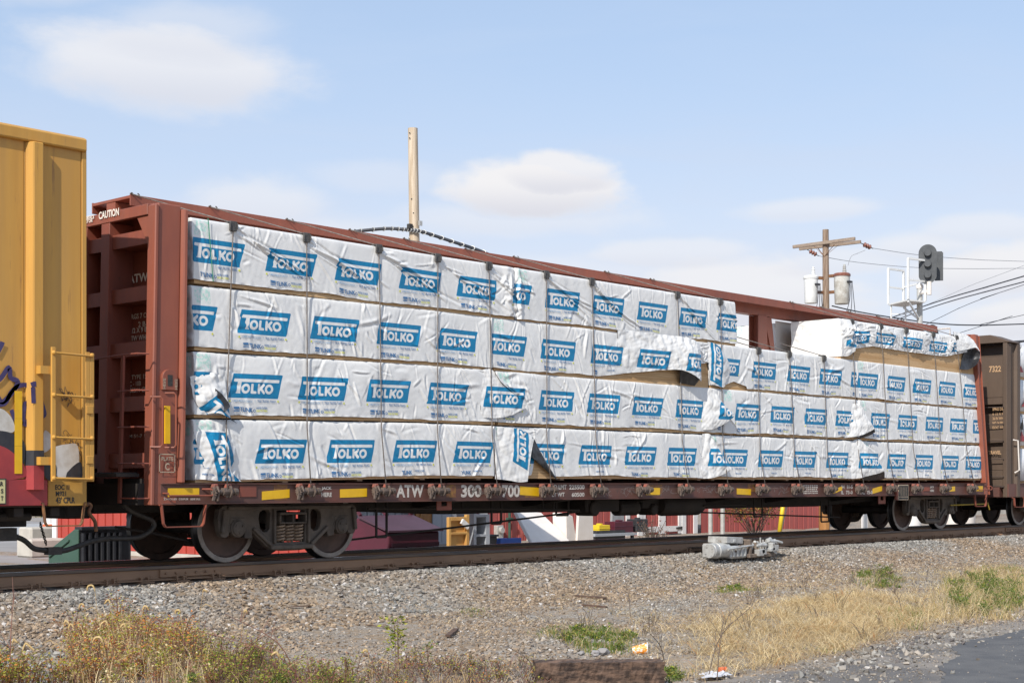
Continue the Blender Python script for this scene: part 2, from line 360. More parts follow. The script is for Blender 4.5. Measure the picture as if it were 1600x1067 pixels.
class MB:
    def __init__(s):
        s.v = []
        s.f = []
        s.m = []
        s.k = 0

    def add(s, vs, fs, m=None):
        o = len(s.v)
        s.v.extend([tuple(p) for p in vs])
        s.f.extend([tuple(i + o for i in f) for f in fs])
        s.m.extend([s.k if m is None else m] * len(fs))
        return s

    def box(s, x0, x1, y0, y1, z0, z1, rot=None, m=None):
        vs = [(x, y, z) for x in (x0, x1) for y in (y0, y1) for z in (z0, z1)]
        if rot is not None:
            c = Vector(((x0 + x1) / 2, (y0 + y1) / 2, (z0 + z1) / 2))
            vs = [c + rot @ (Vector(p) - c) for p in vs]
        return s.add(vs, [(0, 1, 3, 2), (4, 6, 7, 5), (0, 4, 5, 1), (2, 3, 7, 6), (0, 2, 6, 4), (1, 5, 7, 3)], m)

    def bar(s, a, b, w, h=None, up=(0, 0, 1), m=None):
        """square bar from a to b"""
        a, b = Vector(a), Vector(b)
        h = w if h is None else h
        d = (b - a).normalized()
        u = Vector(up)
        if abs(d.dot(u)) > 0.98:
            u = Vector((1, 0, 0))
        r = d.cross(u).normalized()
        u = r.cross(d).normalized()
        vs = []
        for p in (a, b):
            for i, j in ((-1, -1), (1, -1), (1, 1), (-1, 1)):
                vs.append(p + r * (i * w / 2) + u * (j * h / 2))
        return s.add(vs, [(3, 2, 1, 0), (4, 5, 6, 7), (0, 1, 5, 4), (1, 2, 6, 5), (2, 3, 7, 6), (3, 0, 4, 7)], m)

    def tube(s, pts, r, n=8, closed=False, caps=True, m=None):
        pts = [Vector(p) for p in pts]
        N = len(pts)
        rr = r if isinstance(r, (list, tuple)) else [r] * N
        vs = []
        prev = None
        for i, p in enumerate(pts):
            if closed:
                d = pts[(i + 1) % N] - pts[i - 1]
            else:
                d = pts[min(i + 1, N - 1)] - pts[max(i - 1, 0)]
            d = d.normalized() if d.length > 1e-9 else Vector((0, 0, 1))
            if prev is None:
                u = Vector((0, 0, 1)) if abs(d.z) < 0.9 else Vector((1, 0, 0))
            else:
                u = prev
            a = d.cross(u)
            a = a.normalized() if a.length > 1e-6 else Vector((1, 0, 0))
            u = a.cross(d).normalized()
            prev = u
            for k in range(n):
                t = 2 * math.pi * k / n
                vs.append(p + (a * math.cos(t) + u * math.sin(t)) * rr[i])
        fs = []
        for i in range(N if closed else N - 1):
            j = (i + 1) % N
            for k in range(n):
                q = (k + 1) % n
                fs.append((i * n + k, i * n + q, j * n + q, j * n + k))
        if caps and not closed:
            fs.append(tuple(range(n))[::-1])
            fs.append(tuple((N - 1) * n + k for k in range(n)))
        return s.add(vs, fs, m)

    def cyl(s, a, b, r, n=16, r2=None, m=None):
        return s.tube([a, b], [r, r if r2 is None else r2], n, m=m)

    def lathe(s, prof, c, axis='y', n=28, m=None, caps=True):
        """prof: (radius, along) pairs, turned round an axis through c"""
        vs = []
        for (r, h) in prof:
            for k in range(n):
                t = 2 * math.pi * k / n
                p, q = r * math.cos(t), r * math.sin(t)
                vs.append({'x': (c[0] + h, c[1] + p, c[2] + q), 'y': (c[0] + p, c[1] + h, c[2] + q),
                           'z': (c[0] + p, c[1] + q, c[2] + h)}[axis])
        fs = []
        for i in range(len(prof) - 1):
            for k in range(n):
                q = (k + 1) % n
                fs.append((i * n + k, i * n + q, (i + 1) * n + q, (i + 1) * n + k))
        if caps:
            fs.append(tuple(range(n)))
            fs.append(tuple((len(prof) - 1) * n + k for k in range(n))[::-1])
        return s.add(vs, fs, m)

    def prism(s, poly, axis, a, b, m=None):
        """poly: 2-D points; axis 'y' -> poly is (x,z); 'x' -> (y,z); 'z' -> (x,y)"""
        def P(p, h):
            return {'y': (p[0], h, p[1]), 'x': (h, p[0], p[1]), 'z': (p[0], p[1], h)}[axis]
        n = len(poly)
        vs = [P(p, a) for p in poly] + [P(p, b) for p in poly]
        fs = [tuple(range(n)), tuple(range(2 * n - 1, n - 1, -1))]
        for i in range(n):
            j = (i + 1) % n
            fs.append((i, i + n, j + n, j))
        return s.add(vs, fs, m)

    def quad(s, a, b, c, d, m=None):
        return s.add([a, b, c, d], [(0, 1, 2, 3)], m)

    def ball(s, c, r, n=8, sq=1.0, m=None):
        prof = [(r * math.sin(math.pi * i / n) + 1e-5, -r * sq * math.cos(math.pi * i / n)) for i in range(n + 1)]
        return s.lathe(prof, c, 'z', n + 2, m)

    def build(s, name, mats, parent=None, smooth=False, bev=0.0, kind=None, fix=True, auto=False):
        o = link(name, None, parent)
        me = bpy.data.meshes.new(name)
        off = world_loc(parent) if parent is not None else Vector((0, 0, 0))
        me.from_pydata([(p[0] - off.x, p[1] - off.y, p[2] - off.z) for p in s.v], [], s.f)
        finish(o, me, s.m, mats, smooth, bev, kind, fix, auto)
        return o


def world_loc(o):
    v = Vector(o.location)
    while o.parent is not None:
        o = o.parent
        v = v + Vector(o.location)
    return v


def link(name, data, parent):
    o = bpy.data.objects.new(name, data if data is not None else bpy.data.meshes.new(name))
    COL.objects.link(o)
    if parent is not None:
        o.parent = parent
    return o


def finish(o, me, mi, mats, smooth=False, bev=0.0, kind=None, fix=True, auto=False):
    mats = mats if isinstance(mats, (list, tuple)) else [mats]
    for m in mats:
        me.materials.append(m)
    if len(mats) > 1:
        me.polygons.foreach_set('material_index', np.array(mi, dtype=np.int32))
    if fix:
        bm = bmesh.new()
        bm.from_mesh(me)
        bmesh.ops.recalc_face_normals(bm, faces=bm.faces)
        bm.to_mesh(me)
        bm.free()
    if smooth:
        me.polygons.foreach_set('use_smooth', np.ones(len(me.polygons), dtype=bool))
    if auto:
        bm = bmesh.new()
        bm.from_mesh(me)
        for f in bm.faces:
            f.smooth = True
        for e in bm.edges:
            if len(e.link_faces) == 2 and e.calc_face_angle(0) > 0.6:
                e.smooth = False
        bm.to_mesh(me)
        bm.free()
    me.update()
    old = o.data
    o.data = me
    me.name = o.name
    if old is not None and old.users == 0:
        bpy.data.meshes.remove(old)
    if bev > 0:
        b = o.modifiers.new('bevel', 'BEVEL')
        b.width = bev
        b.segments = 1
        b.limit_method = 'ANGLE'
        b.angle_limit = R_(40)
    if kind:
        o['kind'] = kind


def thing(name, label, cat, loc=(0, 0, 0), group=None):
    o = bpy.data.objects.new(name, None)
    o.empty_display_size = 0.2
    COL.objects.link(o)
    o.location = loc
    tag(o, label, cat, group)
    return o


def tag(o, label, cat, group=None):
    o['label'] = label
    o['category'] = cat
    if group:
        o['group'] = group
    return o


def copy_tree(o, parent=None, loc=None):
    c = o.copy()
    COL.objects.link(c)
    if parent is not None:
        c.parent = parent
    if loc is not None:
        c.location = loc
    for ch in list(o.children):
        if ch.name in COL.objects:
            copy_tree(ch, c)
    return c


# text as flat mesh, normalised to a unit box
_TXT = {}


def text_np(body, bold=0.012):
    key = (body, bold)
    if key in _TXT:
        return _TXT[key]
    cu = bpy.data.curves.new('lettering', 'FONT')
    cu.body = body
    cu.size = 1.0
    cu.offset = bold
    cu.resolution_u = 3
    ob = bpy.data.objects.new('lettering', cu)
    COL.objects.link(ob)
    dg = bpy.context.evaluated_depsgraph_get()
    ev = ob.evaluated_get(dg)
    me = ev.to_mesh()
    v = np.array([p.co[:2] for p in me.vertices])
    f = [tuple(p.vertices) for p in me.polygons]
    ev.to_mesh_clear()
    bpy.data.objects.remove(ob)
    bpy.data.curves.remove(cu)
    mn, mx = v.min(0), v.max(0)
    v = (v - mn) / (mx - mn)
    _TXT[key] = (v, f, (mx - mn))
    return _TXT[key]


def text_on(mb, body, fn, bold=0.02, m=None):
    """place the unit text box through fn(u, v) -> xyz"""
    v, f, _ = text_np(body, bold)
    mb.add([fn(a, b) for a, b in v], f, m)


def side_text(mb, body, rect, y, bold=0.02, m=None):
    x0, x1, z0, z1 = rect
    text_on(mb, body, lambda a, b: (x0 + a * (x1 - x0), y, z0 + b * (z1 - z0)), bold, m)


def end_text(mb, body, rect, x, bold=0.02, m=None):
    """on a face that looks towards -X: left is +Y"""
    y0, y1, z0, z1 = rect
    text_on(mb, body, lambda a, b: (x, y1 - a * (y1 - y0), z0 + b * (z1 - z0)), bold, m)


def polyline_strip(mb, pts, w, y, m=None):
    """painted stroke lying on a plane y = const; pts are (x, z)"""
    P = [Vector((p[0], 0, p[1])) for p in pts]
    vs = []
    for i, p in enumerate(P):
        d = (P[min(i + 1, len(P) - 1)] - P[max(i - 1, 0)])
        d = d.normalized() if d.length > 1e-6 else Vector((1, 0, 0))
        nrm = Vector((-d.z, 0, d.x))
        ww = w[i] if isinstance(w, (list, tuple)) else w
        vs.append((p.x + nrm.x * ww / 2, y, p.z + nrm.z * ww / 2))
        vs.append((p.x - nrm.x * ww / 2, y, p.z - nrm.z * ww / 2))
    fs = [(2 * i, 2 * i + 1, 2 * i + 3, 2 * i + 2) for i in range(len(P) - 1)]
    mb.add(vs, fs, m)


def smooth_pts(pts, k=6):
    """Catmull-Rom through points of any dimension"""
    P = [np.array(p, float) for p in pts]
    out = []
    for i in range(len(P) - 1):
        p0, p1, p2, p3 = P[max(i - 1, 0)], P[i], P[i + 1], P[min(i + 2, len(P) - 1)]
        for j in range(k):
            t = j / k
            out.append(0.5 * ((2 * p1) + (-p0 + p2) * t + (2 * p0 - 5 * p1 + 4 * p2 - p3) * t * t + (-p0 + 3 * p1 - 3 * p2 + p3) * t ** 3))
    out.append(P[-1])
    return out


def curve_plate(name, loops, y0, y1, mats, parent, bev=0.008):
    """plate with holes: loops of (x,z); first is the outline"""
    cu = bpy.data.curves.new('plate', 'CURVE')
    cu.dimensions = '2D'
    cu.fill_mode = 'BOTH'
    cu.extrude = abs(y1 - y0) / 2 - bev
    cu.bevel_depth = bev
    cu.bevel_resolution = 1
    for lp in loops:
        sp = cu.splines.new('POLY')
        sp.points.add(len(lp) - 1)
        for p, (x, z) in zip(sp.points, lp):
            p.co = (x, z, 0, 1)
        sp.use_cyclic_u = True
    ob = bpy.data.objects.new('plate', cu)
    COL.objects.link(ob)
    dg = bpy.context.evaluated_depsgraph_get()
    ev = ob.evaluated_get(dg)
    me = ev.to_mesh()
    off = world_loc(parent) if parent is not None else Vector((0, 0, 0))
    yc = (y0 + y1) / 2
    vs = [(p.co.x - off.x, yc - p.co.z - off.y, p.co.y - off.z) for p in me.vertices]
    fs = [tuple(p.vertices) for p in me.polygons]
    ev.to_mesh_clear()
    bpy.data.objects.remove(ob)
    bpy.data.curves.remove(cu)
    o = link(name, None, parent)
    m2 = bpy.data.meshes.new(name)
    m2.from_pydata(vs, [], fs)
    finish(o, m2, None, mats)
    return o


# numpy noise from summed random waves (smooth, tileless)
def waves(x, y, scale, seed, n=14, ax=1.0, ay=1.0):
    r = np.random.default_rng(seed)
    s = np.zeros_like(x)
    for _ in range(n):
        a = r.uniform(0, 2 * np.pi)
        k = r.uniform(0.5, 1.6) * 2 * np.pi / scale
        s += np.sin((x * np.cos(a) * ax + y * np.sin(a) * ay) * k + r.uniform(0, 6.28))
    return s / math.sqrt(n / 2)


def np_mesh(name, V, F, mats, parent=None, mi=None, smooth=True, attrs=None, kind=None):
    """V (n,3) world coords, F (m,3|4) ints"""
    off = np.array(world_loc(parent)) if parent is not None else np.zeros(3)
    V = np.asarray(V, dtype=np.float32) - off.astype(np.float32)
    F = np.asarray(F, dtype=np.int32)
    me = bpy.data.meshes.new(name)
    k = F.shape[1]
    me.vertices.add(len(V))
    me.loops.add(F.size)
    me.polygons.add(len(F))
    me.vertices.foreach_set('co', V.ravel())
    me.loops.foreach_set('vertex_index', F.ravel())
    me.polygons.foreach_set('loop_start', np.arange(0, F.size, k, dtype=np.int32))
    for m in (mats if isinstance(mats, (list, tuple)) else [mats]):
        me.materials.append(m)
    if mi is not None:
        me.polygons.foreach_set('material_index', np.asarray(mi, dtype=np.int32))
    me.polygons.foreach_set('use_smooth', np.full(len(F), smooth, dtype=bool))
    for an, arr in (attrs or {}).items():
        a = me.attributes.new(an, 'FLOAT', 'POINT')
        a.data.foreach_set('value', np.asarray(arr, dtype=np.float32))
    me.update(calc_edges=True)
    o = link(name, me, parent)
    if kind:
        o['kind'] = kind
    return o


# ------------------------------------------------------------------ ground
def hgt(x, y):
    """ground height: ballast shoulder under the track, flat yard either side"""
    x = np.asarray(x, float)
    y = np.asarray(y, float)
    a = np.abs(y)
    t = np.clip((a - 1.55) / 1.9, 0, 1)
    t = t * t * (3 - 2 * t)
    near = -0.215 - 0.335 * t
    return near + 0.018 * waves(x, y, 2.3, 5, 10) * np.clip((a - 1.3) / 1.5, 0, 1)
ROAD = [(-12.329, -9.996), (-10.575, -10.192), (-8.195, -9.661), (-4.832, -9.374)]
_RA, _RB = np.array(ROAD[0]), np.array(ROAD[3])
_RD = (_RB - _RA) / np.linalg.norm(_RB - _RA)


def road_d(x, y):
    """distance from the road edge, positive on the track's side"""
    return (np.asarray(x) - _RA[0]) * -_RD[1] + (np.asarray(y) - _RA[1]) * _RD[0]


def gz(x, y):
    x = np.asarray(x, float)
    y = np.asarray(y, float)
    h = hgt(x, y)
    m = np.clip(road_d(x, y) / 0.9, 0, 1)
    return h * m + (1 - m) * -0.556


def axis_steps(lo, hi, step, far):
    a = [lo]
    s = step
    while a[-1] > -far:
        s *= 1.5
        a.append(a[-1] - s)
    b = [hi]
    s = step
    while b[-1] < far:
        s *= 1.5
        b.append(b[-1] + s)
    return np.array(a[::-1][:-1] + list(np.arange(lo, hi, step)) + b)


def ground_material():
    m = bpy.data.materials.new('yard dirt and fine gravel')
    m.use_nodes = True
    t = NT(m.node_tree)
    b = m.node_tree.nodes['Principled BSDF']
    co = t.n('ShaderNodeTexCoord').outputs['Object']
    big = t.ramp(t.noise(co, 0.55, 5, 0.6), 0.35, 0.65)
    col = t.mix(big, (0.26, 0.19, 0.125, 1), (0.35, 0.275, 0.20, 1))
    sp = t.n('ShaderNodeTexVoronoi')
    t.put(sp.inputs['Vector'], co)
    sp.inputs['Scale'].default_value = 42
    sepc = t.n('ShaderNodeSeparateColor')
    t.put(sepc.inputs[0], sp.outputs['Color'])
    peb = t.mix(sepc.outputs[0], (0.16, 0.14, 0.12, 1), (0.46, 0.43, 0.39, 1))
    col = t.mix(t.math('MULTIPLY', t.ramp(t.noise(co, 6, 4, 0.6), 0.35, 0.6), 0.8), col, peb)
    t.put(b.inputs['Base Color'], col)
    b.inputs['Roughness'].default_value = 0.95
    b.inputs['Specular IOR Level'].default_value = 0.2
    bn = t.n('ShaderNodeBump')
    bn.inputs['Strength'].default_value = 0.8
    bn.inputs['Distance'].default_value = 0.02
    t.put(bn.inputs['Height'], t.math('ADD', sp.outputs['Distance'], t.noise(co, 25, 5, 0.65)))
    t.put(b.inputs['Normal'], bn.outputs[0])
    return m


xs = axis_steps(-24, 26, 0.14, 900)
ys = axis_steps(-15, 6, 0.14, 900)
GX, GY = np.meshgrid(xs, ys)
nx, ny = len(xs), len(ys)
V = np.stack([GX.ravel(), GY.ravel(), gz(GX.ravel(), GY.ravel())], 1)
idx = np.arange(nx * ny).reshape(ny, nx)
Fq = np.stack([idx[:-1, :-1].ravel(), idx[:-1, 1:].ravel(), idx[1:, 1:].ravel(), idx[1:, :-1].ravel()], 1)
np_mesh('ground', V, Fq, ground_material(), kind='structure')

# road in the lower right corner, parking lot and far road behind the train
e = np.array(ROAD[3]) + _RD * 40
mb = MB()
rp = [tuple(p) for p in ROAD]
edge = []
for i in range(len(rp) - 1):
    for k in range(12):
        t = k / 12
        j = random.uniform(-0.07, 0.07)
        edge.append((rp[i][0] * (1 - t) + rp[i + 1][0] * t + j * _RD[1], rp[i][1] * (1 - t) + rp[i + 1][1] * t - j * _RD[0]))
edge.append(rp[-1])
edge += [(float(e[0]), float(e[1])), (float(e[0]), -40.0), (-40.0, -40.0), (-40.0, float(_RA[1] - _RD[1] * 20 - 2))]
mb.add([(p[0], p[1], -0.545) for p in edge], [tuple(range(len(edge)))])
mb.build('asphalt_road', M_ASPH, kind='structure')

pp = [(-6.259, -10.006), (-7.185, -10.106), (-7.735, -10.069), (-8.448, -10.255), (-9.111, -10.646), (-9.955, -10.865), (-10.471, -11.2), (-11.401, -11.544), (-14.161, -13.128), (-13.193, -14.18), (1.074, -10.528)]
pe = []
for i in range(len(pp)):
    a, b = pp[i], pp[(i + 1) % len(pp)]
    for k in range(8):
        t = k / 8
        pe.append((a[0] * (1 - t) + b[0] * t + random.uniform(-.03, .03), a[1] * (1 - t) + b[1] * t + random.uniform(-.03, .03)))
mb = MB()
mb.add([(p[0], p[1], -0.5405) for p in pe], [tuple(range(len(pe)))])
mb.build('asphalt_patch', M_ASPHD, kind='structure')
mb = MB()
mb.box(-70, 3.0, 4.4, 27, -0.60, -0.545)
mb.build('parking_lot', M_LOT, kind='structure')
mb = MB()
mb.box(-200, 40, 33, 46, -0.60, -0.543)
mb.build('far_road', M_LOT, kind='structure')


def scatter(name, P, S, T, mat, seed):
    """crushed stones: one object, a cloud of points on which geometry nodes put angular rocks"""
    me = bpy.data.meshes.new(name)
    me.vertices.add(len(P))
    me.vertices.foreach_set('co', np.asarray(P, dtype=np.float32).ravel())
    for an, arr in (('sz', S), ('tone', T)):
        a = me.attributes.new(an, 'FLOAT', 'POINT')
        a.data.foreach_set('value', np.asarray(arr, dtype=np.float32))
    o = link(name, me, None)
    ng = bpy.data.node_groups.new(name, 'GeometryNodeTree')
    ng.interface.new_socket('Geometry', in_out='INPUT', socket_type='NodeSocketGeometry')
    ng.interface.new_socket('Geometry', in_out='OUTPUT', socket_type='NodeSocketGeometry')
    t = NT(ng)
    gi = t.n('NodeGroupInput')
    go = t.n('NodeGroupOutput')
    inst = t.n('GeometryNodeInstanceOnPoints')
    g2i = t.n('GeometryNodeGeometryToInstance')
    for k in range(7):
        ico = t.n('GeometryNodeMeshIcoSphere')
        ico.inputs['Radius'].default_value = 0.5
        ico.inputs['Subdivisions'].default_value = 1
        sp = t.n('GeometryNodeSetPosition')
        rv = t.n('FunctionNodeRandomValue', data_type='FLOAT_VECTOR')
        rv.inputs[0].default_value = (-0.30, -0.30, -0.22)
        rv.inputs[1].default_value = (0.30, 0.30, 0.22)
        rv.inputs['Seed'].default_value = seed * 13 + k
        ch = t.n('GeometryNodeConvexHull')
        tr = t.n('GeometryNodeTransform')
        rr = random.Random(seed * 7 + k)
        tr.inputs['Scale'].default_value = (rr.uniform(0.95, 1.35), rr.uniform(0.75, 1.0), rr.uniform(0.55, 0.85))
        sm = t.n('GeometryNodeSetMaterial')
        sm.inputs['Material'].default_value = mat
        t.put(sp.inputs['Geometry'], ico.outputs[0])
        t.put(sp.inputs['Offset'], rv.outputs[0])
        t.put(ch.inputs[0], sp.outputs[0])
        t.put(tr.inputs[0], ch.outputs[0])
        t.put(sm.inputs[0], tr.outputs[0])
        ng.links.new(sm.outputs[0], g2i.inputs[0])
    na = t.n('GeometryNodeInputNamedAttribute', data_type='FLOAT')
    na.inputs[0].default_value = 'sz'
    rot = t.n('FunctionNodeRandomValue', data_type='FLOAT_VECTOR')
    rot.inputs[0].default_value = (-0.7, -0.7, 0)
    rot.inputs[1].default_value = (0.7, 0.7, 6.28)
    rot.inputs['Seed'].default_value = seed
    t.put(inst.inputs['Points'], gi.outputs[0])
    t.put(inst.inputs['Instance'], g2i.outputs[0])
    inst.inputs['Pick Instance'].default_value = True
    ng.links.new(rot.outputs[0], inst.inputs['Rotation'])
    ng.links.new(na.outputs[0], inst.inputs['Scale'])
    t.put(go.inputs[0], inst.outputs[0])
    md = o.modifiers.new('stones', 'NODES')
    md.node_group = ng
    me.materials.append(mat)
    o['kind'] = 'stuff'
    return o


def stone_material(name):
    m = bpy.data.materials.new(name)
    m.use_nodes = True
    t = NT(m.node_tree)
    b = m.node_tree.nodes['Principled BSDF']
    tone = t.n('ShaderNodeAttribute', attribute_type='INSTANCER', attribute_name='tone').outputs['Fac']
    rnd = t.n('ShaderNodeObjectInfo').outputs['Random']
    rnd2 = t.math('FRACT', t.math('MULTIPLY', rnd, 17.31))
    grey = t.mix(rnd, (0.125, 0.125, 0.120, 1), (0.40, 0.39, 0.36, 1))
    brown = t.mix(rnd, (0.140, 0.098, 0.064, 1), (0.43, 0.325, 0.225, 1))
    col = t.mix(tone, grey, brown)
    col = t.mix(t.ramp(rnd2, 0.93, 0.98), col, (0.56, 0.53, 0.50, 1))
    col = t.mix(t.ramp(rnd2, 0.10, 0.05), col, (0.11, 0.10, 0.10, 1))
    geo = t.n('ShaderNodeNewGeometry')
    nn = t.noise(geo.outputs['Position'], 45, 4, 0.6)
    col = t.mix(t.ramp(nn, 0.3, 0.75, 0.0, 0.35), col, (0.22, 0.18, 0.145, 1))
    t.put(b.inputs['Base Color'], col)
    b.inputs['Roughness'].default_value = 0.9
    b.inputs['Specular IOR Level'].default_value = 0.25
    return m


M_STONE = stone_material('crushed ballast stone')


def in_poly(px, py, poly):
    inside = np.zeros(len(px), bool)
    n = len(poly)
    j = n - 1
    for i in range(n):
        xi, yi = poly[i]
        xj, yj = poly[j]
        c = ((yi > py) != (yj > py)) & (px < (xj - xi) * (py - yi) / (yj - yi + 1e-12) + xi)
        inside ^= c
        j = i
    return inside


VIEW = [(-19.5, -5.2), (-13.5, -11.6), (-10.0, -12.4), (34, 0.2), (34, -1.3), (-17, -1.3)]


def sample(poly, n):
    xs_ = [p[0] for p in poly]
    ys_ = [p[1] for p in poly]
    X = RNG.uniform(min(xs_), max(xs_), n * 4)
    Y = RNG.uniform(min(ys_), max(ys_), n * 4)
    k = in_poly(X, Y, poly)
    return X[k][:n], Y[k][:n]


# ballast shoulder beside the near rail (large grey stone) and the trodden gravel of the yard
X, Y_ = sample([(-18, -1.25), (34, -1.25), (34, -3.9), (-18, -4.4)], 66000)
w = waves(X, Y_, 5.0, 21)
keep = RNG.uniform(0, 1, len(X)) < np.clip(1.15 - np.abs(Y_ + 1.3) / 3.6 + 0.25 * w, 0.25, 1)
X, Y_, w = X[keep], Y_[keep], w[keep]
S = (0.022 + 0.036 * RNG.beta(1.6, 2.4, len(X))) * np.where(X < -8, 1.15, 1.0)
T = np.clip(0.50 + 0.42 * waves(X, Y_, 4.0, 33) + np.clip(-1.9 - Y_, -0.5, 1) * 0.35 + RNG.normal(0, .15, len(X)), 0, 1)
P = np.stack([X, Y_, gz(X, Y_) + S * 0.16], 1)
scatter('ballast_stones', P, S, T, M_STONE, 3)

X, Y_ = sample(VIEW, 150000)
d = road_d(X, Y_)
dist = np.hypot(X + 22.0, Y_ + 17.0)
keep = (d > -0.15) & (Y_ < -2.6) & (RNG.uniform(0, 1, len(X)) < np.clip(0.62 + 0.3 * waves(X, Y_, 3.0, 8), 0.15, 1))
X, Y_ = X[keep], Y_[keep]
S = 0.013 + 0.031 * RNG.beta(1.2, 3.4, len(X))
big = waves(X, Y_, 2.2, 77) > 1.0
S = np.where(big, S * 1.25, S)
corner = np.clip((-13.6 - X) / 1.2, 0, 1) * np.clip((Y_ + 7.2) / 1.0, 0, 1) * np.clip((-2.4 - Y_) / 0.8, 0, 1)           # coarser heap at the lower left
S = S * (1 + 0.9 * corner)
T = np.clip(0.74 + 0.34 * waves(X, Y_, 3.2, 55) - 0.75 * corner + RNG.normal(0, .22, len(X)), 0, 1)
P = np.stack([X, Y_, gz(X, Y_) + S * 0.18], 1)
scatter('yard_gravel', P, S, T, M_STONE, 9)

# stones that have rolled onto the road edge
X, Y_ = sample([(-12.094, -10.526), (-9.501, -9.761), (-6.89, -9.425), (-6.281, -10.087), (-9.322, -11.417), (-11.151, -11.55)], 900)
k = RNG.uniform(0, 1, len(X)) < np.clip(1.0 + road_d(X, Y_) * 0.75, 0.06, 1) * np.where(in_poly(X, Y_, pp), .18, 1)
X, Y_ = X[k], Y_[k]
S = RNG.uniform(0.02, 0.075, len(X)) * RNG.uniform(0.5, 1, len(X))
P = np.stack([X, Y_, np.full(len(X), -0.545) + S * 0.2], 1)
scatter('road_edge_stones', P, S, RNG.uniform(0, 0.45, len(X)), M_STONE, 15)

X, Y_ = sample([(-14, -0.62), (32, -0.62), (32, 4.2), (-14, 4.2)], 16000)
S = RNG.uniform(0.03, 0.065, len(X))
P = np.stack([X, Y_, gz(X, Y_) + S * 0.15], 1)
scatter('track_bed_stones', P, S, np.clip(RNG.normal(.6, .25, len(X)), 0, 1), M_STONE, 21)

X, Y_ = sample([(-12.628, -10.211), (-10.114, -9.853), (-7.442, -9.337), (-4.307, -9.303), (-10.788, -12.21)], 9000)
k = RNG.uniform(0, 1, len(X)) < np.clip(.75 + road_d(X, Y_) * 0.30 + .25 * waves(X, Y_, .9, 12), 0.10, 1)
X, Y_ = X[k], Y_[k]
k = ~in_poly(X, Y_, pp) | (RNG.uniform(0, 1, len(X)) < .12)
X, Y_ = X[k], Y_[k]
S = 0.006 + 0.016 * RNG.beta(1.1, 3, len(X))
P = np.stack([X, Y_, np.full(len(X), -0.545) + S * 0.2], 1)
scatter('road_grit', P, S, RNG.uniform(0.1, 0.9, len(X)), M_STONE, 17)

# ------------------------------------------------------------------ track
track = thing('railroad_track', 'rusty railroad track with wooden ties running under the train', 'railroad track', (0, 0, -0.215))
track['kind'] = 'structure'
del track['category']
RP = [(-0.073, -0.186), (0.073, -0.186), (0.073, -0.172), (0.012, -0.158), (0.009, -0.050), (0.038, -0.042),
      (0.038, -0.006), (0.030, 0.0), (-0.030, 0.0), (-0.038, -0.006), (-0.038, -0.042), (-0.009, -0.050), (-0.012, -0.158), (-0.073, -0.172)]
for yc in (-0.755, 0.755):
    mb = MB()
    a, b = -60.0, 120.0
    vs = [(a, yc + p[0], p[1]) for p in RP] + [(b, yc + p[0], p[1]) for p in RP]
    n = len(RP)
    for i in range(n):
        j = (i + 1) % n
        mb.add([vs[i], vs[j], vs[j + n], vs[i + n]], [(0, 1, 2, 3)], 1 if i in (6, 7, 8) else (2 if i in (5, 9, 4, 10) else 0))
    r = mb.build('rail', [M_RAIL, M_RAILTOP, M_RAILDK], track)
# joint bars and tie plates with spikes on the near rail
for sx in (-10.579, 14.0):
    mb = MB()
    mb.box(sx - 0.46, sx + 0.46, -0.80, -0.762, -0.15, -0.055)
    for k in range(6):
        x = sx - 0.38 + k * 0.152
        mb.cyl((x, -0.80, -0.10), (x, -0.825, -0.10), 0.016, 8)
    mb.build('joint_bar', M_RAIL, track, bev=0.004)
tie0 = None
for i in range(104):
    x = -17 + i * 0.52
    if tie0 is None:
        mb = MB()
        mb.box(x - 0.115, x + 0.115, -1.30, 1.30, -0.39, -0.203)
        tie0 = mb.build('tie', M_TIE, track, bev=0.012)
        mb = MB()
        for s in (-1, 1):
            mb.box(x - 0.10, x + 0.10, s * 0.755 - 0.18, s * 0.755 + 0.18, -0.203, -0.187)
        mb.build('tie_plate', M_RAIL, tie0)
        for dx, dy in ((-0.05, -0.11), (0.055, -0.105)):
            mb = MB()
            mb.box(x + dx - 0.009, x + dx + 0.009, -0.755 + dy - 0.009, -0.755 + dy + 0.009, -0.187, -0.150)
            mb.box(x + dx - 0.017, x + dx + 0.017, -0.755 + dy - 0.012, -0.755 + dy + 0.042, -0.150, -0.134)
            mb.build('spike', M_RAIL, tie0)
        mb = MB()
        pts = [(x + 0.085 + 0.02 * math.sin(t), -0.87 + t * 0.03, -0.165 + 0.03 * math.sin(t * 1.3)) for t in np.linspace(0, 4.2, 12)]
        mb.tube(pts, 0.011, 6)
        mb.build('rail_anchor', M_RAIL, tie0)
    else:
        t_ = copy_tree(tie0, track)
        t_.location = (x + 17 + random.uniform(-.02, .02), random.uniform(-0.09, 0.09), random.uniform(-.004, 0.0))
        t_.rotation_euler = (0, 0, random.uniform(-.004, .004))
        for ch in t_.children:
            ch.location = (0, -t_.location.y, 0)
# ------------------------------------------------------------------ the red flatcar
car = thing('centerbeam_flatcar', 'rust red railroad flatcar with tall end walls carrying the white wrapped lumber packs', 'flatcar', (0, 0, 0))
YS0 = -1.50
SL, SR = -11.51, 10.835


def lean(o, sx, sy=0.05):
    """end walls and load lean in towards the car's middle (canted deck)"""
    lz = world_loc(o).z
    for v in o.data.vertices:
        h = v.co.z + lz - 1.05
        v.co.x += sx * h
        if v.co.y < 0:
            v.co.y += sy * max(h, 0)
        else:
            v.co.y -= sy * max(h, 0)
    return o


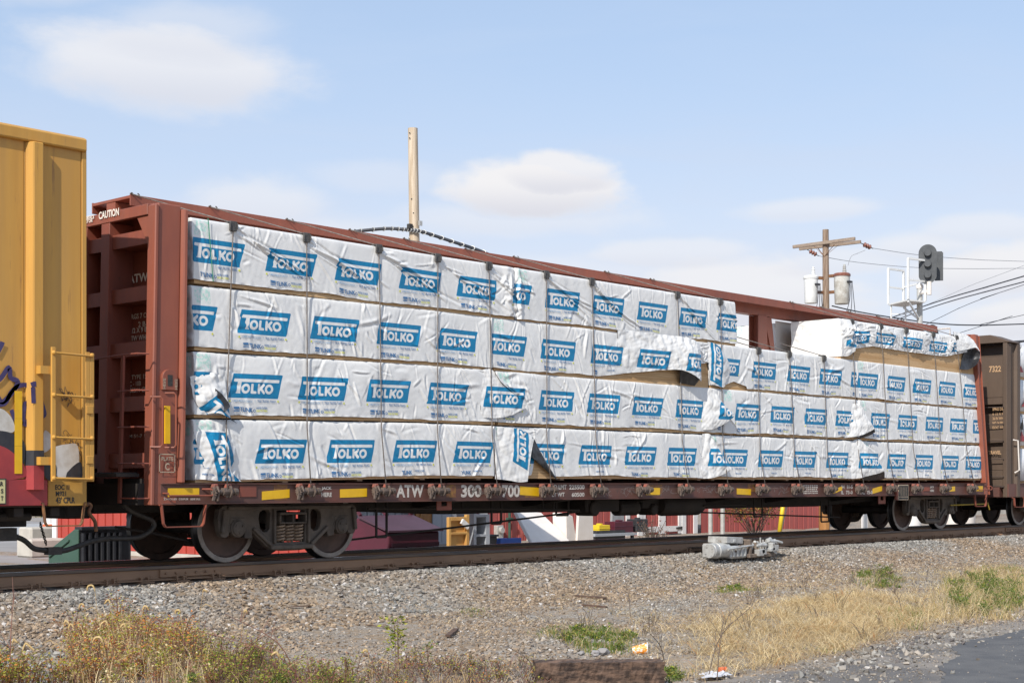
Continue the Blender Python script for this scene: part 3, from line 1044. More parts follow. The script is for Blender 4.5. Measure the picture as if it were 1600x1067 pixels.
for s in (1, -1):
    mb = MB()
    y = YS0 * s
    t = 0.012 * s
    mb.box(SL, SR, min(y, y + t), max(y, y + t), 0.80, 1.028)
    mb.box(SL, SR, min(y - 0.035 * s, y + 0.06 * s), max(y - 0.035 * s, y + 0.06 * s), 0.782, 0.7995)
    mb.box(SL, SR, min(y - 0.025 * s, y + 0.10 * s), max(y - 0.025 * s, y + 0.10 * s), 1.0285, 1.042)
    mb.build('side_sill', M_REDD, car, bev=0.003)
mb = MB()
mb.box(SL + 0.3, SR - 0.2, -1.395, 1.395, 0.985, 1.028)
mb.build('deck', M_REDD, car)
mb = MB()
mb.prism([(-11.7, 0.66), (-8, 0.66), (-5.5, 0.56), (5.5, 0.56), (8, 0.66), (11.0, 0.66), (11.0, 0.98), (-11.7, 0.98)], 'y', -0.33, 0.33)
mb.build('center_sill', M_FRAME, car, bev=0.01)
for x in (-9.144, -6.1, -3.6, -1.2, 1.2, 3.6, 6.1, 9.144):
    for s in (1, -1):
        mb = MB()
        mb.prism([(s * 0.332, 0.66), (s * 1.484, 0.80), (s * 1.484, 0.98), (s * 0.332, 0.98)], 'x', x - 0.09, x + 0.09)
        mb.build('cross_bearer', M_FRAME, car)

# centre beam
mb = MB()
mb.box(-11.25, 10.62, -0.429, 0.429, 4.665, 4.705)
for s in (1, -1):
    mb.box(-11.25, 10.62, min(s * 0.45, s * 0.43), max(s * 0.45, s * 0.43), 4.572, 4.715)
mb.build('top_chord', M_RED, car, bev=0.004)
mb = MB()
mb.box(-11.25, 10.62, -0.10, 0.10, 4.43, 4.66)
mb.build('inner_chord', M_RED, car, bev=0.004)
for i, x in enumerate((-10.9, -7.2, -3.55, 0.1, 3.76, 7.4, 10.3)):
    mb = MB()
    for s in (1, -1):
        mb.box(x - 0.16, x + 0.16, min(s * 0.10, s * 0.115), max(s * 0.10, s * 0.115), 1.03, 4.43)
    mb.box(x - 0.012, x + 0.012, -0.099, 0.099, 1.03, 4.43)
    mb.build('center_post', M_RED, car)
    mb = MB()
    mb.prism([(x + 0.163, 4.42), (x + 0.55, 3.35), (x + 0.62, 3.35), (x + 0.50, 4.0), (x + 0.42, 4.42)], 'y', -0.05, 0.05)
    mb.prism([(x + 0.163, 3.34), (x + 0.163, 4.41), (x + 0.30, 4.41), (x + 0.62, 3.34)], 'y', -0.02, 0.02)
    mb.build('gusset', M_RED, car)
mb = MB()
mb.box(-11.2, 10.6, -0.025, 0.025, 1.03, 2.6)
mb.build('center_web', M_REDD, car)


def bulkhead(sgn, x0):
    """x0: outer face; sgn=+1 left end (interior towards +X), -1 right end"""
    X = (lambda v: x0 + v) if sgn > 0 else (lambda v: x0 - v * 0.6)
    sx = 0.05 * sgn

    def bx(mb, a, b, y0, y1, z0, z1):
        xa, xb = sorted((X(a), X(b)))
        mb.box(xa, xb, y0, y1, z0, z1)
    mb = MB()
    bx(mb, 0.36, 0.40, -1.39, 1.39, 1.045, 4.44)
    root = mb.build('bulkhead', M_REDI, car)
    lean(root, sx)
    for s in (1, -1):
        mb = MB()
        f = lambda a, b: (min(a * s, b * s), max(a * s, b * s))
        bx(mb, 0.056, 0.385, *f(-1.505, -1.40), 0.775, 4.475)
        bx(mb, 0.0, 0.055, *f(-1.53, -1.36), 0.775, 4.45)
        a, b = f(-1.56, -1.38)
        mb.prism([(X(0.385), s * -1.40), (X(0.385), s * -1.51), (X(0.405), s * -1.555), (X(0.46), s * -1.56), (X(0.46), s * -1.40)], 'z', 1.046, 4.43)
        o = mb.build('corner_post', M_RED, root, bev=0.012)
        lean(o, sx)
    mb = MB()
    bx(mb, -0.005, 0.06, -1.359, 1.359, 4.335, 4.47)
    bx(mb, 0.06, 0.38, -1.395, 1.395, 4.445, 4.48)
    lean(mb.build('top_beam', M_RED, root, bev=0.006), sx)
    for zc in (4.08, 3.38, 2.70, 2.02, 1.32):
        mb = MB()
        for s in (1, -1):
            a, b = sorted((s * -0.525, s * -1.356))
            bx(mb, 0.045, 0.055, a, b, zc - 0.09, zc + 0.09)
            bx(mb, 0.055, 0.358, a, b, zc + 0.08, zc + 0.09)
            bx(mb, 0.055, 0.358, a, b, zc - 0.09, zc - 0.08)
        bx(mb, 0.045, 0.055, -0.325, 0.325, zc - 0.09, zc + 0.09)
        bx(mb, 0.055, 0.358, -0.325, 0.325, zc + 0.08, zc + 0.09)
        lean(mb.build('cross_beam', M_REDI, root), sx)
    for s in (1, -1):
        mb = MB()
        a, b = sorted((s * -0.33, s * -0.52))
        bx(mb, 0.0, 0.358, a, b, 0.80, 4.334)
        lean(mb.build('stanchion', M_REDI, root, bev=0.006), sx)
        mb = MB()
        mb.prism([(s * -1.355, 4.333), (s * -1.10, 4.333), (s * -1.355, 3.95)], 'x', X(0.02), X(0.035))
        lean(mb.build('gusset', M_RED, root), sx)
    return root


bl = bulkhead(1, -11.655)
br = bulkhead(-1, 11.085)

# trimmings of the left end post (front face), measured on the post's plane
def post_y(z):
    return -1.507 + 0.05 * max(z - 1.05, 0)


mb = MB()
a, b = (-11.453, 1.982), (-11.38, 1.524)
mb.box(a[0], b[0], -1.512, -1.490, b[1], a[1])
mb.build('yellow_reflector', M_YREF, car)
mb = MB()
for (p, q) in (((-11.617, 2.097), (-11.517, 1.474)), ((-11.407, 2.144), (-11.324, 1.477))):
    pass
for (xa, xb, za, zb) in ((((-11.651, 2.093))[0], ((-11.551, 2.097))[0], ((-11.551, 2.082))[1], ((-11.551, 1.48))[1]),
                         (((-11.442, 2.141))[0], ((-11.359, 2.144))[0], ((-11.359, 2.137))[1], ((-11.359, 1.476))[1])):
    mb = MB()
    mb.tube([(xa, -1.49, za), (xb - 0.02, -1.59, za), (xb, -1.60, za - 0.03), (xb, -1.60, zb + 0.03), (xb - 0.02, -1.59, zb), (xa, -1.49, zb)], 0.011, 6)
    mb.build('grab_iron', M_RED, car)
mb = MB()
a, b = (-11.465, 2.433), (-11.252, 2.178)
xc = (a[0] + b[0]) / 2
hw = (b[0] - a[0]) / 2
arc = [(xc + hw * math.cos(t), a[1] - hw + hw * math.sin(t)) for t in np.linspace(0, math.pi, 10)]
mb.prism([(xc + hw, b[1])] + arc + [(xc - hw, b[1])], 'y', -1.475, -1.40)
o = mb.build('slot_plate', M_RED, car, bev=0.004)
mb = MB()
mb.box(xc - 0.035, xc + 0.035, -1.479, -1.4755, b[1] + 0.05, a[1] - 0.07)
mb.build('slot', M_INK, car)
mb = MB()
for sx_, w in ((xc - 0.085, 'HERE'), (xc + 0.085, 'HERE')):
    text_on(mb, w, lambda u, v: (sx_ - 0.02 + v * 0.04, -1.480, b[1] + 0.01 + u * 0.13), 0.02)
x0, x1, z0, z1 = (-11.538, -11.308, 1.172, 1.4)
yy = -1.511
for (p, q, r, s) in ((x0, x1, z0, z0 + 0.012), (x0, x1, z1 - 0.012, z1), (x0, x0 + 0.012, z0, z1), (x1 - 0.012, x1, z0, z1)):
    mb.box(p, q, yy, yy + 0.002, r, s)
w_, h_ = x1 - x0, z1 - z0
side_text(mb, 'PLATE', (x0 + w_ * .14, x1 - w_ * .12, z0 + h_ * .62, z0 + h_ * .84), yy, 0.03)
side_text(mb, 'C', (x0 + w_ * .36, x0 + w_ * .64, z0 + h_ * .12, z0 + h_ * .52), yy, 0.03)
mb.build('stencil', M_STENY, car, kind='stuff')

# stencilled words on the end wall
mb = MB()


def wall_text(words, px0, pyc, hh, ww, xoff, bold=0.02):
    pass


def endp(w, tl, wid, hei, xf, bold=0.02):
    """tl: (y,z) of the text's top left on the end wall"""
    end_text(mb, w, (tl[0] - wid, tl[0], tl[1] - hei, tl[1]), xf(tl[1]), bold)


xface = lambda z: -11.678 + 0.05 * (z - 1.05)
xplate = lambda z: -11.655 + 0.343 + 0.05 * (z - 1.05)
endp('CAUTION', (-0.128, 4.491), 0.46, 0.095, xface, 0.03)
endp('LOADING SURFACE', (0.478, 4.473), 0.50, 0.05, xface, 0.03)
endp('OF CAR', (0.171, 4.428), 0.16, 0.045, xface, 0.03)
endp('ATW 300700', (-0.303, 3.708), 1.02, 0.115, xplate, 0.03)
for w, px, py, wid in (('SPRGS 7 OC D5 7 IC D5', 199, 492, 1.00), ('2 B-353 2 B-354', 217, 503, 0.80), ('6-1/2 X 9 BRGS GRD', 199, 514, 0.86),
                       ('36 TW WHLS CLASS C', 199, 526, 0.88), ('NO. 24 BRAKE BEAM', 199, 538, 0.82)):
    endp(w, {(199, 492): (-0.305, 3.196), (217, 503): (-0.565, 3.087), (199, 514): (-0.305, 3.016),(199, 526): (-0.305, 2.918),
             (199, 538): (-0.305, 2.819)}[(px, py)], wid, 0.068, xplate, 0.02)
for w, tl, wid in (('FM TYPE 15KN', (-0.322, 2.416), 0.62), ('EOC - 10B', (-0.322, 2.334), 0.36), ('43 SE511 CPL', (-0.322, 2.252), 0.54),
                   ('AJM 51-7 1986', (-0.369, 1.661), 0.62)):
    endp(w, tl, wid, 0.06, xplate, 0.015)
mb.build('end_stencil', M_STENW, car, kind='stuff')

# stencils and reflectors on the side sill
mb = MB()
ysl = YS0 - 0.004
for w, r in (('JACK', (-8.985, -8.806, 0.947, 0.998)), ('HERE', (-8.985, -8.806, 0.861, 0.92)), ('ATW', (-7.623, -7.088, 0.843, 1.023)), ('300', (-6.333, -5.9, 0.835, 1.022)),
             ('700', (-5.454, -5.053, 0.829, 1.021)), ('LD LMT', (-4.31, -3.956, 0.946, 1.021)), ('225500', (-3.894, -3.515, 0.945, 1.02)), ('LT WT', (-4.31, -4.003, 0.831, 0.899)),
             ('60500', (-3.831, -3.515, 0.828, 0.897)), ('IH  11-5', (4.448, 4.897, 0.933, 1.009)), ('IL  73-0', (4.448, 4.897, 0.824, 0.899)), ('XL  75-0', (5.227, 5.694, 0.82, 0.897)),
             ('JACK', (8.194, 8.371, 0.93, 0.985)), ('HERE', (8.194, 8.371, 0.86, 0.908))):
    side_text(mb, w, r, ysl, 0.035)
side_text(mb, '2', (-11.469, -11.442, 0.839, 0.87), ysl, 0.03)
for i, (p, q) in enumerate(((260, 276), (279, 294), (297, 313))):
    side_text(mb, ('HOLES', 'COUPLER', 'SIDE SILL')[i], {0: (-11.428, -11.28, 0.839, 0.861), 1: (-11.252, -11.112, 0.837, 0.86), 2: (-11.083, -10.931, 0.836, 0.858)}[i], ysl, 0.03)
mb.build('stencil', M_STEN, car, kind='stuff')
mb = MB()
for k in range(5):
    x0, x1, z0, z1 = (3.042, 3.578, 0.826, 1.01)
    zz = z1 - k * (z1 - z0) / 5
    n = random.randint(7, 9)
    for q in range(n):
        xa = x0 + (x1 - x0) * q / n
        mb.box(xa, xa + (x1 - x0) / n * random.uniform(.5, .85), ysl, ysl + 0.002, zz - 0.022, zz)
mb.build('small_print', M_STEN, car, kind='stuff')

REFL = [(-11.41, -10.95, 0.877, 0.985), (-9.979, -9.528, 0.835, 0.957), (-8.66, -8.174, 0.851, 0.97), (-5.053, -4.611, 0.85, 0.991), (-1.906, -1.515, 0.847, 0.965), (0.786, 1.242, 0.832, 0.947),
        (4.154, 4.485, 0.858, 0.964), (5.694, 6.091, 0.844, 0.975), (8.942, 9.372, 0.857, 0.97), (10.354, 10.762, 0.866, 0.982)]
TILT = [0, -0.014, -0.006, 0.012, 0.0, 0.008, -0.035, -0.03, -0.01, 0.0]
r0 = None
for r, tl in zip(REFL, TILT):
    x0, x1, z0, z1 = r
    mb = MB()
    h = (z1 - z0) * 0.5 - abs(tl) * 0.4
    c = (z0 + z1) / 2
    mb.add([(x0, ysl - .001, c - h + tl), (x1, ysl - .001, c - h - tl), (x1, ysl - .001, c + h - tl), (x0, ysl - .001, c + h + tl)], [(0, 1, 2, 3)])
    mb.add([(x0, ysl + .003, c - h + tl), (x1, ysl + .003, c - h - tl), (x1, ysl + .003, c + h - tl), (x0, ysl + .003, c + h + tl)], [(3, 2, 1, 0)])
    mb.build('yellow_reflector', M_YREF, car)
for r in ((-9.781, -9.56, 0.825, 1.024), (-6.637, -6.439, 0.837, 1.022), (-4.936, -4.611, 0.825, 0.972), (-1.835, -1.443, 0.868, 1.019), (1.137, 1.495, 0.889, 1.029)):
    mb = MB()
    mb.box(r[0], r[1], ysl + .0015, ysl + .003, r[2], r[3])
    mb.build('old_reflector', M_YOLD, car)
# chalk scrawls
mb = MB()
rr = random.Random(4)
for (cx, w_) in ((-2.83, 0.75), (-1.298, 0.8), (-0.247, 0.6), (-6.064, 0.2), (2.099, 0.7), (-2.408, 0.4)):
    for q in range(5):
        x = cx + rr.uniform(-w_, w_) * .5
        z = rr.uniform(0.86, 0.98)
        pts = [(x, z)]
        for _ in range(5):
            x += rr.uniform(-0.04, 0.11)
            pts.append((x, min(max(z + rr.uniform(-0.06, 0.06), 0.83), 1.01)))
        polyline_strip(mb, [tuple(p) for p in smooth_pts(pts, 3)], 0.008, ysl)
mb.build('chalk_scrawl', M_CHALK, car, kind='stuff')
# consolidated stencil plate hanging over the lower flange
x0, x1, z0, z1 = (6.685, 7.116, 0.692, 1.014)
mb = MB()
mb.box(x0, x1, -1.56, -1.545, z0, z1, m=0)
mb.box(x0 + .02, x1 - .02, -1.563, -1.5605, z0 + .075, z1 - .02, m=1)
mb.box(x0 + .02, x1 - .02, -1.563, -1.5605, z0 + .018, z0 + .058, m=1)
for k in range(5):
    xx = x0 + .06 + k * (x1 - x0 - .1) / 5
    mb.box(xx, xx + .006, -1.565, -1.5635, z0 + .09, z1 - .05, m=0)
mb.build('data_plate', [M_STENY, M_INK], car)
mb = MB()
mb.box(x0 - .06, x0 - .001, -1.552, -1.501, z0, z1 - 0.05)
mb.build('plate_bracket', M_TIP, car)
for r in ((7.902, 8.164, 0.875, 0.958), (-10.334, -10.071, 0.87, 1.008)):
    mb = MB()
    mb.box(r[0], r[1], ysl - .006, ysl + .003, r[2], r[3])
    mb.build('small_plate', M_REDI, car)

# winches
WIN = [-10.57, -9.22, -7.88, -6.81, -5.64, -4.42, -3.19, -1.99, -0.82, 0.38, 1.58, 2.79, 3.98, 5.18, 6.44, 7.53, 8.82, 10.13]


def make_winch(x):
    mb = MB()
    mb.cyl((x - 0.17, -1.60, 0.935), (x + 0.20, -1.60, 0.935), 0.032, 10)
    mb.cyl((x - 0.02, -1.60, 0.935), (x + 0.07, -1.60, 0.935), 0.052, 10)
    mb.cyl((x + 0.075, -1.60, 0.935), (x + 0.088, -1.60, 0.935), 0.078, 12)
    mb.cyl((x + 0.16, -1.60, 0.935), (x + 0.21, -1.60, 0.935), 0.045, 8)
    w = mb.build('winch', M_WINCH, car, auto=True)
    for dx, zb in ((-0.10, 0.82), (0.105, 0.86)):
        mb = MB()
        mb.prism([(-1.505, 1.027), (-1.62, 1.005), (-1.655, 0.94), (-1.63, zb), (-1.57, zb), (-1.505, 0.88)], 'x', x + dx - 0.012, x + dx + 0.012)
        mb.prism([(x + dx - 0.085, zb + 0.005), (x + dx - 0.055, zb), (x + dx + 0.02, 0.93), (x + dx - 0.012, 0.97), (x + dx - 0.06, 0.95)], 'y', -1.625, -1.605)
        mb.build('bracket', M_WINCH, w, bev=0.004)
        mb = MB()
        mb.prism([(x + dx - 0.05, 0.985), (x + dx + 0.045, 0.975), (x + dx + 0.012, 1.035), (x + dx - 0.03, 1.03)], 'y', -1.60, -1.53)
        mb.build('bracket_tip', M_TIP, w, bev=0.004)
    mb = MB()
    n = 12
    poly = []
    for k in range(n * 2):
        r_ = 0.066 if k % 2 else 0.048
        t = math.pi * k / n
        poly.append((-1.60 + r_ * math.cos(t), 0.935 + r_ * math.sin(t)))
    mb.prism(poly, 'x', x - 0.155, x - 0.135)
    mb.build('ratchet_gear', M_WINCH, w)
    return w


WIN = [x - 0.085 for x in WIN]
w0 = make_winch(WIN[0])
for x in WIN[1:]:
    c = copy_tree(w0, car, (x - WIN[0], 0, random.uniform(-.004, .004)))

# trucks
def make_truck(xc):
    mb = MB()
    mb.box(xc - 0.20, xc + 0.20, -0.94, 0.94, 0.50, 0.655)
    tr = mb.build('truck', M_TRUCK, car, bev=0.02)
    prof = [(0.001, -.86), (.12, -.86), (.145, -.80), (.30, -.772), (.375, -.782), (.392, -.822), (.448, -.825), (.457, -.818), (.4605, -.718),
            (.476, -.703), (.480, -.692), (.468, -.682), (.39, -.682), (.375, -.72), (.15, -.71), (.13, -.66), (.001, -.66)]
    n = 48
    for ax in (-.889, .889):
        for s in (1, -1):
            mb = MB()
            for i in range(len(prof) - 1):
                mat_i = 1 if i in (5, 6) else (2 if 7 <= i <= 10 else 0)
                seg = [(r, s * h) for r, h in prof[i:i + 2]]
                mb.lathe(seg, (xc + ax, 0, 0.457), 'y', n, m=mat_i, caps=False)
            o = mb.build('wheel', [M_WFACE, M_WRIM, M_TREAD], tr, auto=False)
            bm = bmesh.new()
            bm.from_mesh(o.data)
            bmesh.ops.remove_doubles(bm, verts=bm.verts, dist=1e-4)
            bmesh.ops.recalc_face_normals(bm, faces=bm.faces)
            for f in bm.faces:
                f.smooth = True
            for e_ in bm.edges:
                if len(e_.link_faces) == 2 and e_.calc_face_angle(0) > 0.5:
                    e_.smooth = False
            bm.to_mesh(o.data)
            bm.free()
        mb = MB()
        mb.cyl((xc + ax, -0.67, 0.457), (xc + ax, 0.67, 0.457), 0.085, 14)
        mb.build('axle', M_FRAME, tr, auto=True)
    outl = [(-1.10, .745), (-.60, .760), (-.20, .752), (.20, .752), (.60, .760), (1.10, .745), (1.16, .70), (1.185, .58), (1.16, .42), (1.13, .36),
            (1.075, .345), (1.03, .37), (1.02, .50), (.76, .50), (.755, .335), (.66, .325), (.645, .42), (.55, .34), (.40, .215), (.30, .165),
            (.15, .15), (-.15, .15), (-.30, .165), (-.40, .215), (-.55, .34), (-.645, .42), (-.66, .325), (-.755, .335), (-.76, .50), (-1.02, .50),
            (-1.03, .37), (-1.075, .345), (-1.13, .36), (-1.16, .42), (-1.185, .58), (-1.16, .70)]
    win = [(.33, .66), (.37, .70), (.47, .70), (.53, .66), (.55, .58), (.52, .44), (.46, .385), (.40, .385), (.345, .43)]
    mid = [(-.255, .24), (.255, .24), (.255, .69), (-.255, .69)]
    for s in (1, -1):
        loops = [[(xc + a, b) for a, b in outl], [(xc + a, b) for a, b in win], [(xc - a, b) for a, b in win], [(xc + a, b) for a, b in mid]]
        ya, yb = sorted((s * -1.055, s * -0.955))
        curve_plate('side_frame', loops, ya, yb, M_TRUCK, tr, 0.012)
        mb = MB()
        ya = s * -1.075
        for q in (1, -1):
            mb.bar((xc + q * .64, ya, .45), (xc + q * .34, ya, .215), 0.05, 0.05)
            mb.bar((xc + q * .29, ya, .24), (xc + q * .29, ya, .70), 0.05, 0.04)
            mb.bar((xc + q * 1.10, ya, .70), (xc + q * 1.14, ya, .40), 0.05, 0.05)
        mb.bar((xc - .36, ya, .19), (xc + .36, ya, .19), 0.06, 0.06)
        mb.bar((xc - 1.05, ya, .72), (xc + 1.05, ya, .72), 0.045, 0.045)
        mb.build('frame_rib', M_TRUCK, tr, bev=0.01, kind='stuff')
        for q in (-.889, .889):
            mb = MB()
            c = (xc + q, s * -1.0, .457)
            mb.lathe([(.001, s * -.115), (.07, s * -.115), (.095, s * -.105), (.105, s * -.085), (.118, s * -.08), (.118, s * .02), (.001, s * .02)], c, 'y', 20)
            for k in range(3):
                t = k * 2.094 + 0.5
                mb.cyl((c[0] + .06 * math.cos(t), s * -1.113, c[2] + .06 * math.sin(t)), (c[0] + .06 * math.cos(t), s * -1.128, c[2] + .06 * math.sin(t)), .017, 6)
            mb.build('bearing_cap', M_TRUCK, tr, auto=True)
            mb = MB()
            ya, yb = sorted((s * -1.065, s * -.93))
            mb.box(xc + q - .125, xc + q + .125, ya, yb, .505, .60)
            mb.box(xc + q - .14, xc + q - .10, ya, yb, .40, .504)
            mb.box(xc + q + .10, xc + q + .14, ya, yb, .40, .504)
            mb.build('bearing_adapter', M_TRUCK, tr, bev=0.012)
        mb = MB()
        ya, yb = sorted((s * -1.12, s * -.945))
        yo = s * -1.12
        for (xa, xb, za, zb) in ((-.235, .235, .62, .655), (-.235, .235, .50, .525), (-.235, -.205, .525, .62), (-.015, .015, .525, .62), (.205, .235, .525, .62)):
            mb.box(xc + xa, xc + xb, ya, yb, za, zb)
        mb.build('bolster_end', M_TRUCK, tr, bev=0.008)
        for k in range(3):
            xx = xc + (k - 1) * 0.155
            mb = MB()
            for yy_ in (-1.02, -.92):
                pts = [(xx + .062 * math.cos(t), s * yy_ + .05 * math.sin(t), .265 + .225 * t / (2 * math.pi * 5.2)) for t in np.linspace(0, 2 * math.pi * 5.2, 74)]
                mb.tube(pts, 0.0155, 6)
            mb.build('spring', M_SPRING, tr, smooth=True)
    return tr


tr1 = make_truck(-9.144)
tr2 = copy_tree(tr1, car, (18.288, 0, 0))

# underside: brake gear, pipes, steps, couplers
mb = MB()
x0 = (-0.614, -0.75, 0.586)[0]
x1 = (0.647, -0.75, 0.57)[0]
mb.lathe([(0.001, x0), (.15, x0 + .02), (.20, x0 + .10), (.20, x1 - .12), (.16, x1 - .02), (0.001, x1)], (0, -.78, .66), 'x', 20)
mb.build('air_reservoir', M_FRAME, car, auto=True)
mb = MB()
xb = (-2.691, -0.7, 0.611)[0]
mb.box(xb, xb + .9, -.85, -.45, .56, .78)
mb.cyl((xb + .2, -.9, .62), (xb + .2, -.5, .62), .13, 14)
mb.cyl((xb + .95, -.72, .62), (xb + 1.5, -.72, .62), .14, 14)
mb.box(xb + 1.6, xb + 2.2, -.8, -.5, .60, .78)
mb.cyl((xb + 1.9, -.86, .58), (xb + 1.9, -.5, .58), .10, 12)
mb.build('brake_valve', M_FRAME, car, bev=0.02)
for pts in ([(-7.781, -0.72, 0.236), (-5.82, -0.72, 0.358), (-2.294, -0.72, 0.596)], [(0.669, -0.72, 0.51), (3.018, -0.72, 0.427), (5.731, -0.72, 0.332)],
            [(-7.702, -1.0, 0.686), (-5.265, -1.0, 0.647), (-3.048, -1.0, 0.598)], [(0.477, -1.0, 0.633), (1.821, -1.0, 0.643)]):
    mb = MB()
    mb.tube(pts, 0.017, 6)
    mb.build('brake_rod', M_FRAME, car)
for (a, b) in (((-7.453, -7.253, 0.268, 0.698), 0), ((-5.903, -5.697, 0.634, 0.719), 0), ((-5.044, -4.826, 0.414, 0.71), 0), ((-3.842, -3.575, 0.607, 0.697), 0),
               ((-3.512, -3.207, 0.519, 0.694), 0), ((2.253, 2.54, 0.405, 0.659), 0), ((4.694, 4.993, 0.261, 0.583), 0)):
    x0, x1, z0, z1 = a
    mb = MB()
    mb.tube([(x0, -.9, z1 + .1), (x0, -.9, z0 + .015), (x0 + .015, -.9, z0), (x1 - .015, -.9, z0), (x1, -.9, z0 + .015), (x1, -.9, z1 + .1)], 0.019, 6)
    mb.build('hanger_loop', M_FRAME, car)
for r in ((-6.733, -6.432, 0.651, 0.797), (6.112, 6.408, 0.616, 0.8)):
    x0, x1, z0, z1 = r
    mb = MB()
    w_ = (x1 - x0)
    mb.box(x0, x0 + w_ * .3, -1.41, -1.395, z0, z1)
    mb.box(x1 - w_ * .3, x1, -1.41, -1.395, z0, z1)
    mb.box(x0 + w_ * .3 + .001, x1 - w_ * .3 - .001, -1.41, -1.395, z0, z0 + (z1 - z0) * .4)
    mb.box(x0 + w_ * .3 + .001, x1 - w_ * .3 - .001, -1.41, -1.395, z1 - (z1 - z0) * .15, z1)
    mb.build('jack_pad', M_REDI, car)


def stirrup(x0, x1, z0, z1, y, m, parent, r=0.018):
    mb = MB()
    pts = [(x0 - .01, y + .05, z1), (x0, y, z1 - .01), (x0 + .03, y, z0 + .04), (x0 + .06, y, z0), (x1 - .06, y, z0), (x1 - .03, y, z0 + .04), (x1, y, z1 - .01), (x1 + .01, y + .05, z1)]
    for a, b in zip(pts[:-1], pts[1:]):
        mb.bar(a, b, 0.045, 0.014, up=(0, 0, 1) if abs(a[2] - b[2]) < .02 else (1, 0, 0))
    return mb.build('stirrup_step', m, parent)


x0, x1, z0, z1 = (-11.515, -10.869, 0.51, 0.786)
stirrup(x0, x1, z0, z1, -1.52, M_REDI, car)
x0, x1, z0, z1 = (10.312, 10.901, 0.516, 0.79)
stirrup(x0, x1, z0, z1, -1.52, M_REDI, car)
for (a, b, zz) in ((-11.474, -10.806, (-10.879, 0.89)[1]), (10.322, 11.01, (10.698, 0.894)[1])):
    mb = MB()
    mb.tube([(a, -1.50, zz + .03), (a, -1.60, zz + .03), (a + .02, -1.61, zz), (b - .03, -1.61, zz), (b, -1.61, zz + .02), (b, -1.61, zz + .06), (b - .03, -1.59, zz + .08), (b - .10, -1.50, zz + .08)], 0.012, 6)
    mb.build('grab_iron', M_REDI, car)

# left end ladder, platform and draft gear
mb = MB()
xl = -11.80
ya = -1.06
mb.bar((xl, ya, .80), (xl + .05, ya, 2.62), .05, .03, up=(1, 0, 0))
for z in (2.60, 2.16, 1.72, 1.28, .86):
    mb.tube([(xl, ya + .03, z), (xl, -1.45, z), (xl + .13, -1.49, z)], .011, 6)
mb.tube([(xl, ya, 2.60), (xl, -.2, 2.57), (xl, .2, 2.57)], .012, 6)
mb.build('end_ladder', M_REDI, car)
mb = MB()
mb.box(-12.0, -11.68, -1.30, 1.30, 1.12, 1.16)
mb.box(-11.75, -11.66, -1.38, 1.38, .78, 1.04)
mb.box(-11.67, -11.54, -1.36, -.5, .795, 1.10)
for k in range(9):
    mb.box(-12.0, -11.68, -1.25 + k * .3, -1.22 + k * .3, 1.161, 1.175)
mb.build('end_platform', M_FRAME, car)
mb = MB()
mb.box(-12.05, -11.70, -.27, .27, .60, 1.02)
mb.box(-12.35, -12.05, -.09, .09, .74, .90)
mb.prism([(-12.35, .22), (-12.52, .24), (-12.60, .10), (-12.50, .02), (-12.52, -.08), (-12.62, -.16), (-12.52, -.24), (-12.35, -.18)], 'z', .66, .96)
mb.build('coupler', M_FRAME, car, bev=0.02)
mb = MB()
mb.box(10.99, 11.35, -.27, .27, .60, 1.02)
mb.box(11.35, 11.62, -.09, .09, .74, .90)
mb.box(11.06, 11.12, -1.38, 1.38, .78, 1.04)
mb.build('coupler', M_FRAME, car, bev=0.02)
mb = MB()
pts = [(-11.641, -0.9, 0.899), (-11.623, -0.9, 0.765), (-11.467, -0.9, 0.668), (-11.244, -0.9, 0.584), (-11.206, -0.9, 0.503), (-11.319, -0.9, 0.41), (-11.486, -0.9, 0.366), (-11.817, -0.85, 0.366)]
mb.tube([tuple(p) for p in smooth_pts(pts, 5)], 0.033, 8)
mb.build('air_hose', M_HOSE, car, smooth=True)
mb = MB()
mb.tube([(-11.567, -0.6, 0.497), (-11.052, -0.6, 0.413), (-10.416, -0.6, 0.28)], .018, 6)
mb.build('uncoupling_rod', M_FRAME, car)
mb = MB()
mb.tube([(9.761, -1.2, 0.548), (11.23, -1.35, 0.564), (11.224, -1.4, 0.594), (11.324, -1.4, 0.429)], .016, 6)
mb.build('uncoupling_lever', pmat('dull yellow paint', (0.42, 0.30, 0.02), (0.3, 0.2, 0.03), 9, 0.6), car)
# walkway rail on the right end
mb = MB()
mb.tube([(10.75, -.7, 4.45), (10.75, -.7, 4.66), (10.75, .55, 4.66), (10.75, .55, 4.45)], .02, 6)
mb.build('end_handrail', M_STEN, car)
# ------------------------------------------------------------------ the lumber packs
def yfront(z):
    return -1.45 + 0.05 * (z - 1.1)


TIER = {1: (3.545, 3.588, 4.365), 2: (2.700, 2.745, 3.510), 3: (1.855, 1.896, 2.675), 4: (1.046, 1.083, 1.835)}   # bottom, hem, top


def camber(s, tier):
    if tier == 1:
        return 0.0 * s
    return 0.07 * np.clip((s + 11.1) / 4.0, 0, 1) * (0.6 if tier == 2 else 1.0)


def seg_d(X, Y, ax, ay, bx, by):
    dx, dy = bx - ax, by - ay
    t = np.clip(((X - ax) * dx + (Y - ay) * dy) / (dx * dx + dy * dy), 0, 1)
    return np.hypot(X - ax - t * dx, Y - ay - t * dy)


def box_d(X, Y, x0, x1, y0, y1):
    dx = np.abs(X - (x0 + x1) / 2) - (x1 - x0) / 2
    dy = np.abs(Y - (y0 + y1) / 2) - (y1 - y0) / 2
    return np.hypot(np.maximum(dx, 0), np.maximum(dy, 0)) + np.minimum(np.maximum(dx, dy), 0)


def ring_d(X, Y, cx, cy, rx, ry, h):
    q = np.hypot((X - cx) / rx, (Y - cy) / ry)
    return np.abs(q - 1) * min(rx, ry) - h


